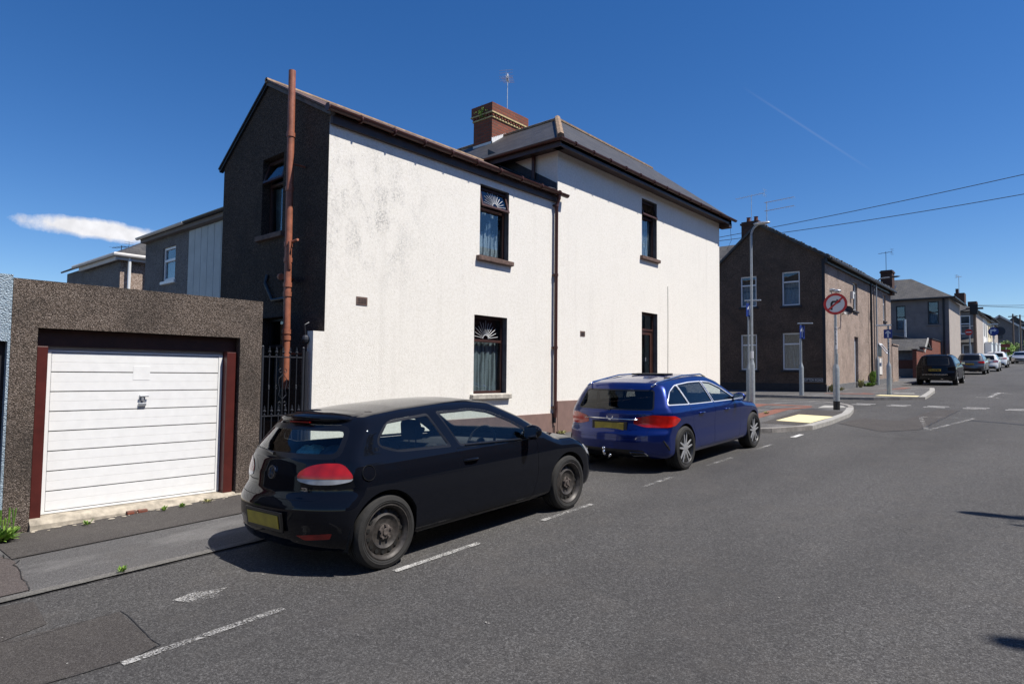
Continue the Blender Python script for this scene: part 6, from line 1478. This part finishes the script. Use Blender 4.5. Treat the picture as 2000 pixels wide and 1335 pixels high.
        for hy, hz, hx in S['handles']:
            h_ = MB(); h_.tube([(sg*(hx-.012), hy-.1, hz), (sg*(hx+.018), hy-.07, hz+.003), (sg*(hx+.022), hy, hz+.004), (sg*(hx+.018), hy+.07, hz+.003), (sg*(hx-.012), hy+.1, hz)], .013, 8)
            if lod < 2: obj('door_handle', h_, paint_m, root, smooth=True, absolute=False)
    for sg in (1, -1):
        for yy in (yr, yf): wheel(root, sg*S['track'], yy, S['wr'], S['tw_'], sg, S['style'] if lod < 2 else 'star', S['rimr'], S['wr']-.008)
    if 'extra' in S: S['extra'](root, S, body)
    if S.get('lean'):   # parked on the camber: the body sits a little lower on the kerb side
        for ch in root.children:
            if ch.type == 'MESH' and not ch.name.startswith(('wheel.', 'wheel')) or ch.name.startswith('wheel_arch'):
                for o_ in (ch, *ch.children):
                    if o_.type == 'MESH': o_.data.transform(Matrix(((1, 0, 0, 0), (0, 1, 0, 0), (S['lean'], 0, 1, -S['lean']*S['W']), (0, 0, 0, 1))))
    slope_ = math.atan((gz(loc[1]+3)-gz(loc[1]))/3)
    root.location = (loc[0], loc[1], gz(loc[1])+.001); root.rotation_euler = (slope_ if abs(rotz) < 1 else -slope_, 0, rotz); root.scale = (scale,)*3
    return root

def hwfun(S, y, z): return float(np.interp(z, *table(S['HW'], .035)))*float(np.interp(y, *table(S['PW'], .15)))
# --- the black hatchback
GOLF = dict(L=4.02, W=.87, B=.19, crown=.075, br=.30, er=2.7, bf=.42, ya=.72, yb=3.2, z0=.52, kt=.10, kr=.05, belt=.875, lean=.03, wheels=(.62, 3.15), wr=.303, arch=.345, tw_=.2, track=.765, rimr=.222, style='steel',
    T=[(-.5, 1.15), (.1, 1.19), (.4, 1.235), (.7, 1.28), (1.0, 1.305), (1.5, 1.325), (1.85, 1.325), (2.1, 1.295), (2.5, 1.13), (2.95, .89), (3.05, .86), (3.3, .845), (3.6, .77), (3.8, .69), (3.95, .6), (4.1, .45)],
    R=[(.1, .12), (.19, .07), (.3, .02), (.42, 0), (.54, .0), (.60, .03), (.66, .075), (.78, .085), (.9, .125), (1.0, .20), (1.2, .40), (1.3, .48), (1.5, .56)],
    F=[(.1, 3.85), (.2, 3.95), (.35, 4.01), (.5, 4.0), (.6, 3.96), (.7, 3.86), (.8, 3.7), (1.4, 3.4)],
    HW=[(.1, .78), (.2, .825), (.3, .85), (.42, .862), (.55, .872), (.68, .872), (.78, .862), (.86, .84), (.92, .805), (1.1, .735), (1.25, .665), (1.33, .60), (1.45, .48)],
    PW=[(-.1, .97), (.6, 1), (2.9, 1), (3.4, .985), (4.1, .93)],
    side_glass=[('side_window', [(.60, .98), (.60, 1.05), (.74, 1.185), (1.22, 1.215), (1.40, .895), (.78, .92)], [.08, .06, .10, .03, .03, .07], 'cglass', .022, 0),
                ('side_window', [(1.32, 1.22), (1.50, .89), (2.62, .845), (2.66, .86), (2.30, 1.06), (2.0, 1.18), (1.78, 1.22)], [.03, .03, .03, .03, .1, .1, .1], 'cglass', .02, 0)],
    rear_glass=[(-.70, .915), (.70, .915), (.60, 1.17), (-.60, 1.17)], rear_mat='cglass', rb=.04, rgr=.10,
    wind=[(-.70, .885), (.70, .885), (.53, 1.265), (-.53, 1.265)],
    tail=[('tail_light', [(.33, .765), (.34, .81), (.43, .862), (.55, .885), (.72, .885), (.80, .80), (.805, .765)], [.02, .04, .05, .05, .05, .05, .02], 'redlens', .006), ('reversing_light', [(.345, .742), (.33, .765), (.805, .765), (.79, .745), (.66, .722), (.47, .72)], [.03, .004, .004, .03, .05, .05], 'clearlens', .005)],
    head=[('headlight', [(.35, .52), (.38, .62), (.75, .66), (.98, .70), (.95, .58), (.7, .50)], .04, 'headlens', .004)],
    rear_parts=[('rear_reflector', [(.42, .33), (.72, .355), (.70, .31), (.50, .295)], .012, 'darkred', .003, 0), ('rear_reflector', [(-.42, .33), (-.72, .355), (-.70, .31), (-.50, .295)], .012, 'darkred', .003, 0)],
    front_parts=[('grille', [(-.45, .53), (.45, .53), (.43, .6), (-.43, .6)], .02, 'trim', .002, 0), ('lower_grille', [(-.5, .24), (.5, .24), (.46, .38), (-.46, .38)], .03, 'trim', .002, 0)],
    doors=[[(1.42, .88), (1.50, .36), (1.62, .24), (2.52, .24), (2.60, .45), (2.60, .84)]], gate=[(-.60, .60), (.60, .60), (.64, .70), (.66, .925), (-.66, .925), (-.64, .70)],
    handles=[(1.60, .755, .862)], mirror=(2.42, .935, .83), mirror_in=(2.15, 1.19), dash=2.38, seat1=1.42, seat2=.95, ss=.86)
def golf_extra(root, S, body):
    # roof spoiler
    sp = MB(); n = 24; vs = []
    Tt = table(S['T'])
    rz = lambda x, y: float(np.interp(y, *Tt))-S['crown']*(abs(x)/S['W'])**2.2
    for i in range(n+1):
        x = -.54+1.08*i/n; a = abs(x)/.54; y0 = .40+.12*a**3; e_ = .016*a**4
        vs += [(x, y0-.02, rz(x, y0)-.045), (x, y0-.045, rz(x, y0)-.012), (x, y0-.03, rz(x, y0)+.012-e_), (x, y0+.12, rz(x, y0+.12)+.016-e_), (x, y0+.36, rz(x, y0+.36)-.02-e_), (x, y0+.3, rz(x, y0+.3)-.05), (x, y0+.10, rz(x, y0+.1)-.07)]
    m = 7
    for i in range(n):
        for k in range(m): a, b = i*m+k, i*m+(k+1) % m; sp.f.append((a, b, b+m, a+m)); sp.m.append(0)
    sp.v = vs; sp.f += [tuple(range(m)), tuple(n*m+k for k in range(m))]; sp.m += [0, 0]
    s_ = obj('spoiler', sp, PAINTS['black'], root, smooth=True, absolute=False); s_.data.set_sharp_from_angle(angle=math.radians(75))
    obj('brake_light', MB().box(-.16, .16, .345, .37, 1.185, 1.197), 'darkred', s_, absolute=False)
    # badge ring with letters
    tgn = 'tail'; c = Vector((0, .088, .795)); nn = Vector((0, -1, .15)).normalized(); U = Vector((1, 0, 0)); V = Vector((0, .15, 1)).normalized(); F_ = (c, U, V, nn)
    b_ = obj('badge', disc(F_, .047, .056, -.004, .008, 32), 'chrome', root, smooth='auto', absolute=False)
    obj('badge_disc', disc(F_, 0, .047, -.004, .001, 32), 'trim', b_, absolute=False)
    vw = MB()
    def bar(p, q, w=.006):
        d = (Vector(q)-Vector(p)).normalized(); nrm = Vector((-d.y, d.x))*w; vw.prism(F_, [(p[0]-nrm.x, p[1]-nrm.y), (q[0]-nrm.x, q[1]-nrm.y), (q[0]+nrm.x, q[1]+nrm.y), (p[0]+nrm.x, p[1]+nrm.y)], .001, .006)
    bar((-.018, .044), (0, .008), .0035); bar((.018, .044), (0, .008), .0035)
    for s in (-1, 1): bar((s*.041, .024), (s*.018, -.036), .0035); bar((s*.018, -.036), (0, .0), .0035)
    obj('badge_letters', vw, 'chrome', b_, absolute=False)
    text_obj2('badge_lettering', 'TDI', .042, (.47, .105, .685), 'chrome', root, ang=.22)
    text_obj2('badge_lettering', 'GOLF', .038, (-.47, .105, .685), 'chrome', root, ang=-.22) if False else None
    # number plate in its recess
    pf = (Vector((.03, -.012, .425)), Vector((1, 0, 0)), Vector((0, -.12, 1)).normalized(), Vector((0, -1, -.12)).normalized())
    p_ = obj('number_plate', MB().fbox(pf, -.25, .25, -.055, .055, 0, .006), 'plate', root, absolute=False, bevel=.003)
    obj('plate_recess', MB().fbox(pf, -.29, .29, -.085, .08, -.02, -.0005), 'trim', root, absolute=False, bevel=.006)
    obj('rear_wiper', MB().tube([(-.02, .12, .945), (-.18, .135, .965), (-.4, .165, .985)], [.016, .008, .005], 6), 'trim', root, absolute=False)
    obj('fuel_flap', disc((Vector((hwfun(S, .52, .80)+.0005, .45, .80)), Vector((0, 1, 0)), Vector((-.22, 0, 1)).normalized(), Vector((1, 0, .22)).normalized()), .0605, .062, -.01, .0008, 32), 'seam', root, absolute=False)
    obj('window_line', MB().tube([(hwfun(S, 1.56, .89)+.004, 1.56, .893), (hwfun(S, 2.0, .87)+.006, 2.0, .876), (hwfun(S, 2.64, .85)+.006, 2.62, .852)], .006, 6), 'trim', root, absolute=False)
    bg_ = MB().ball((-.22, .62, .86), .15, 9, (1.5, .9, .55)); bg_.v = [(p[0], p[1], p[2]+.02*math.sin(p[0]*40)*math.cos(p[1]*35)) for p in bg_.v]; tag(obj('bag', bg_, simple('pale_turquoise_cloth', (.30, .62, .60), .8, var=.4, scale=30, world=False), root, smooth=True, absolute=False), 'crumpled turquoise bag seen through the rear window')
    obj('coat', MB().ball((.12, .66, .86), .2, 9, (1.2, .7, .5)), simple('blue_grey_cloth', (.05, .09, .14), .9, var=.4, scale=20, world=False), root, smooth=True, absolute=False)
    0 and obj('aerial', MB().tube([(0, .62, 1.33), (0, .52, 1.42)], [.008, .003], 5), 'trim', root, absolute=False)
def text_obj2(name, s, size, loc, mat, parent, ang=0.0, depth=.002, bold=False):
    cu = bpy.data.curves.new('t', 'FONT'); cu.body = s; cu.size = size; cu.extrude = depth; cu.align_x = 'CENTER'; cu.align_y = 'CENTER'
    o = bpy.data.objects.new('t', cu); COL.objects.link(o); o.rotation_euler = (math.pi/2, 0, ang); o.location = loc
    bpy.context.view_layer.update(); me = bpy.data.meshes.new_from_object(o.evaluated_get(bpy.context.evaluated_depsgraph_get())); me.transform(o.matrix_world)
    mb = MB(); mb.add([tuple(v.co) for v in me.vertices], [tuple(p.vertices) for p in me.polygons]); bpy.data.objects.remove(o); bpy.data.curves.remove(cu); bpy.data.meshes.remove(me)
    return obj(name, mb, mat, parent, recalc=False, absolute=False)
GOLF['extra'] = golf_extra
build_car('hatchback', 'black three-door hatchback with rusty steel wheels parked before the white house', GOLF, 'black', (-5.06, 2.72), group='cars parked on the left side')

# --- the blue estate
EST = dict(L=4.60, W=.885, B=.20, crown=.08, br=.30, er=2.8, bf=.5, ya=.85, yb=3.7, z0=.52, kt=.10, kr=.05, belt=.92, wheels=(.98, 3.75), wr=.325, arch=.365, tw_=.22, track=.775, rimr=.235, style='twin',
    T=[(-.5, 1.15), (.15, 1.20), (.5, 1.275), (.9, 1.335), (1.5, 1.375), (2.0, 1.385), (2.35, 1.36), (2.6, 1.29), (3.1, 1.05), (3.35, .945), (3.5, .92), (3.9, .87), (4.2, .79), (4.4, .70), (4.55, .58), (4.7, .4)],
    R=[(.1, .14), (.2, .08), (.3, .02), (.45, 0), (.56, .01), (.62, .05), (.70, .075), (.85, .08), (.93, .12), (1.1, .24), (1.3, .40), (1.45, .50)],
    F=[(.1, 4.4), (.2, 4.52), (.35, 4.60), (.5, 4.59), (.65, 4.53), (.75, 4.42), (.9, 4.2), (1.4, 3.9)],
    HW=[(.1, .80), (.2, .84), (.3, .865), (.42, .872), (.55, .868), (.65, .874), (.78, .885), (.86, .872), (.93, .83), (1.1, .755), (1.25, .68), (1.36, .60), (1.48, .48)],
    PW=[(-.1, .95), (.7, 1), (3.4, 1), (3.9, .985), (4.7, .90)],
    side_glass=[('side_window', [(.58, .965), (.60, 1.02), (.76, 1.16), (1.0, 1.24), (1.07, 1.245), (1.22, .94)], [.02, .1, .12, .1, .01, .01], 'cglass_dk', .018, .013),
                ('side_window', [(1.23, .94), (1.08, 1.247), (1.5, 1.27), (1.93, 1.27), (2.06, .925)], .012, 'cglass_dk', .018, .011), ('side_window', [(2.10, .925), (1.97, 1.27), (2.25, 1.245), (2.55, 1.15), (3.02, .925), (3.0, .915)], [.01, .01, .1, .12, .03, .02], 'cglass', .018, .011)],
    rear_glass=[(-.66, .895), (.66, .895), (.585, 1.19), (-.585, 1.19)], rear_mat='cglass_dk', rb=.02, rgr=.06,
    wind=[(-.70, .96), (.70, .96), (.55, 1.30), (-.55, 1.30)],
    tail=[('tail_light', [(.34, .70), (.37, .79), (.60, .835), (.93, .815), (1.06, .755), (.95, .68), (.80, .655), (.5, .66)], .03, 'redlens', .005)],
    head=[('headlight', [(.40, .60), (.42, .70), (.8, .76), (1.0, .78), (.95, .66), (.7, .56)], .04, 'headlens', .004)],
    rear_parts=[('diffuser', [(-.62, .20), (.62, .20), (.55, .335), (-.55, .335)], .04, 'trim', .003, 0)],
    front_parts=[('grille', [(-.38, .50), (.38, .50), (.42, .72), (-.42, .72)], .03, 'trim', .002, 0)],
    doors=[[(1.05, .90), (1.28, .60), (1.38, .27), (2.02, .27), (2.04, .90)], [(2.06, .90), (2.04, .27), (3.06, .27), (3.12, .5), (3.10, .90)]], gate=[(-.58, .50), (.58, .50), (.66, .88), (-.66, .88)],
    handles=[(1.52, .80, .885), (2.50, .79, .885)], mirror=(2.90, .97, .83), mirror_in=(2.55, 1.22), dash=2.9, seat1=2.0, seat2=1.15, ss=.92)
def shift(S, d):
    m = lambda L_: [(a-d, b) for a, b in L_]
    S['T'] = m(S['T']); S['PW'] = m(S['PW']); S['F'] = [(a, b-d) for a, b in S['F']]; S['L'] -= d; S['ya'] -= d; S['yb'] -= d
    S['wheels'] = tuple(w-d for w in S['wheels']); S['side_glass'] = [(a, m(p), *r) for a, p, *r in S['side_glass']]; S['doors'] = [m(p) for p in S['doors']]
    S['handles'] = [(a-d, b, c) for a, b, c in S['handles']]; S['mirror'] = (S['mirror'][0]-d, *S['mirror'][1:]); S['mirror_in'] = (S['mirror_in'][0]-d, S['mirror_in'][1]); S['dash'] -= d; S['seat1'] -= d; S['seat2'] -= d
    return S
def est_extra(root, S, body):
    for sg in (1, -1): obj('roof_rail', MB().tube([(sg*.56, .35, 1.235), (sg*.565, .5, 1.285), (sg*.565, 1.3, 1.37), (sg*.56, 2.0, 1.37), (sg*.555, 2.2, 1.32)], .013, 8), 'chrome', root, smooth=True, absolute=False)
    obj('roof_window', slab([(-.48, .8, 1.318), (.48, .8, 1.318), (.48, 1.1, 1.35), (-.48, 1.1, 1.35)], .01).box(-.3, .3, 1.25, 1.55, 1.375, 1.395), 'seam', root, absolute=False, bevel=.02)
    c = Vector((0, .088, .80)); F_ = (c, Vector((1, 0, 0)), Vector((0, .1, 1)).normalized(), Vector((0, -1, .1)).normalized()); b_ = obj('badge', disc(F_, .044, .052, 0, .01, 32), 'chrome', root, smooth='auto', absolute=False)
    st = MB()
    for k in range(3): a = math.pi/2+k*2*math.pi/3; p = (math.cos(a)*.045, math.sin(a)*.045); n = (-math.sin(a)*.007, math.cos(a)*.007); st.prism(F_, [(n[0], n[1]), (-n[0], -n[1]), p], 0, .008)
    obj('badge_star', st, 'chrome', b_, absolute=False)
    obj('chrome_strip', MB().tube([(-.46, .11, .765), (-.2, .085, .765), (0, .078, .765), (.2, .085, .765), (.46, .11, .765)], .011, 6), 'chrome', root, smooth=True, absolute=False)
    text_obj2('badge_lettering', '4MATIC', .042, (.50, .13, .835), 'chrome', root, ang=.2)
    pf = (Vector((0, .058, .655)), Vector((1, 0, 0)), Vector((0, .05, 1)).normalized(), Vector((0, -1, .05)).normalized())
    obj('number_plate', MB().fbox(pf, -.25, .25, -.055, .055, 0, .006), 'plate', root, absolute=False, bevel=.003)
    obj('plate_recess', MB().fbox(pf, -.30, .30, -.075, .08, -.02, -.0005), 'trim', root, absolute=False, bevel=.006)
    obj('rear_wiper', MB().tube([(.0, .10, .90), (-.2, .135, .925), (-.34, .16, .935)], [.014, .008, .005], 6), 'trim', root, absolute=False)
    for sg in (1, -1): obj('exhaust_trim', MB().tube([(sg*.36, .02, .30), (sg*.58, .07, .30), (sg*.62, .10, .265), (sg*.42, .035, .25), (sg*.36, .02, .30)], .007, 6), 'chrome', root, absolute=False)
    for sg in (1, -1): obj('air_slot', MB().tube([(sg*.80, .22, .48), (sg*.83, .27, .40), (sg*.85, .31, .34)], [.006, .02, .014], 6), 'seam', root, absolute=False)
    tb = MB().tube([(0, .1, .25), (0, -.06, .24), (0, -.09, .27), (0, -.09, .32)], .018, 8); tb.ball((0, -.09, .345), .028, 7); tb.tube([(.04, -.03, .2), (.09, -.05, .26)], .02, 6)
    obj('tow_bar', tb, 'chrome', root, smooth=True, absolute=False)
    obj('window_reflections', MB().box(-.2, -.2001, 0, 0, 0, 0), 'seam', root, absolute=False) if 0 else None
EST['extra'] = est_extra; shift(EST, .20)
build_car('estate_car', 'metallic blue estate car with chrome window trim parked in front of the black hatchback', EST, 'blue', (-5.12, 8.12), group='cars parked on the left side')

# --- far cars share one tall body style
import copy as _cp
SUV = dict(L=4.45, W=.90, B=.26, crown=.07, br=.28, er=3, bf=.4, ya=.9, yb=3.5, z0=.62, kt=.10, kr=.06, belt=1.05, wheels=(.88, 3.55), wr=.35, arch=.40, tw_=.22, track=.79, rimr=.24, style='star',
    T=[(-.5, 1.45), (.2, 1.52), (.6, 1.58), (1.2, 1.62), (2.0, 1.62), (2.4, 1.55), (3.0, 1.25), (3.3, 1.10), (3.8, 1.03), (4.2, .92), (4.4, .75), (4.6, .5)],
    R=[(.15, .12), (.3, .02), (.5, 0), (.65, .02), (.75, .06), (1.0, .10), (1.1, .16), (1.4, .36), (1.65, .5)],
    F=[(.15, 4.3), (.3, 4.42), (.5, 4.45), (.7, 4.42), (.9, 4.32), (1.1, 4.1), (1.6, 3.8)],
    HW=[(.1, .80), (.25, .86), (.4, .885), (.6, .89), (.8, .895), (.95, .885), (1.05, .85), (1.3, .76), (1.5, .66), (1.68, .5)], PW=[(-.1, .95), (.7, 1), (3.3, 1), (4.6, .92)],
    side_glass=[('side_window', [(.75, 1.08), (.95, 1.42), (2.0, 1.48), (2.45, 1.40), (3.0, 1.10)], .06, 'farglass', .03, 0)],
    rear_glass=[(-.62, 1.06), (.62, 1.06), (.56, 1.45), (-.56, 1.45)], rear_mat='farglass', wind=[(-.70, 1.14), (.70, 1.14), (.56, 1.53), (-.56, 1.53)],
    tail=[('tail_light', [(.42, .88), (.45, .98), (.95, 1.0), (1.08, .92), (.9, .86)], .03, 'redlens', .004)], head=[('headlight', [(.35, .74), (.38, .86), (.85, .9), (1.05, .9), (.9, .76)], .03, 'headlens', .004)],
    rear_parts=[('bumper_trim', [(-.7, .3), (.7, .3), (.66, .48), (-.66, .48)], .03, 'trim', .003, 0)], front_parts=[('grille', [(-.5, .5), (.5, .5), (.5, .72), (-.5, .72)], .05, 'trim', .002, 0), ('lower_grille', [(-.6, .3), (.6, .3), (.6, .42), (-.6, .42)], .03, 'trim', .002, 0)],
    doors=[], gate=[], handles=[], mirror=(2.75, 1.12, .84))
def plate_only(root, S, body):
    pf = (Vector((0, S.get('py', .02), S.get('pz', .80))), Vector((1, 0, 0)), Vector((0, 0, 1)), Vector((0, -1, 0))); p_ = obj('number_plate', MB().fbox(pf, -.26, .26, -.055, .055, 0, .03), 'plate', root, absolute=False)
    if S.get('dark'):
        ch_ = MB(); [ch_.fbox(pf, -.23+i*.066, -.19+i*.066, -.035, .035, .0305, .032) for i in range(7)]; obj('plate_characters', ch_, 'plateblk', p_, absolute=False)
        obj('reflective_strip', MB().box(-.55, .55, .0, .03, .56, .575).box(-.3, .35, .02, .05, .33, .345), 'chrome', root, absolute=False)
V = _cp.copy(SUV); V['dark'] = 1; V['extra'] = plate_only; V['tail'] = [('tail_light', [(.42, .93), (.44, .98), (.95, 1.0), (1.05, .97), (.9, .93)], .015, 'trim', .004)]
build_car('suv', 'black sport utility car parked nearest beyond the junction', V, 'navy', (-4.98, 39.3), group='cars parked on the left side', lod=1)
Q = _cp.copy(SUV); Q['extra'] = plate_only; build_car('crossover', 'grey crossover parked beyond the black sport utility car', Q, 'grey', (-5.2, 58.5), group='cars parked on the left side', lod=2)
sm = _cp.copy(SUV); sm['extra'] = plate_only
build_car('parked_car', 'white car tucked right behind the grey crossover, far left of the row', sm, 'white', (-4.8, 66.5), scale=.93, group='cars parked on the left side', lod=2)
build_car('parked_car', 'white high roofed car furthest along the left kerb', sm, 'white', (-5.0, 80), scale=1.02, group='cars parked on the left side', lod=2)
proto = build_car('parked_car', 'silver car facing us at the far end, leftmost of the facing group', sm, 'silver', (-4.2, 112), math.pi, group='cars facing us down the road', lod=2)
build_car('parked_car', 'second silver white car facing us, partly behind the leftmost', sm, 'white', (-4.0, 119), math.pi, scale=1.04, group='cars facing us down the road', lod=2)
build_car('parked_car', 'white car facing us nearer the right edge of the road', sm, 'white', (-3.1, 121), math.pi, scale=.95, group='cars facing us down the road', lod=2)
build_car('parked_car', 'dark blue car facing us at the right edge of the picture', sm, 'darkblue', (-2.9, 131), math.pi, scale=1.1, group='cars facing us down the road', lod=2)
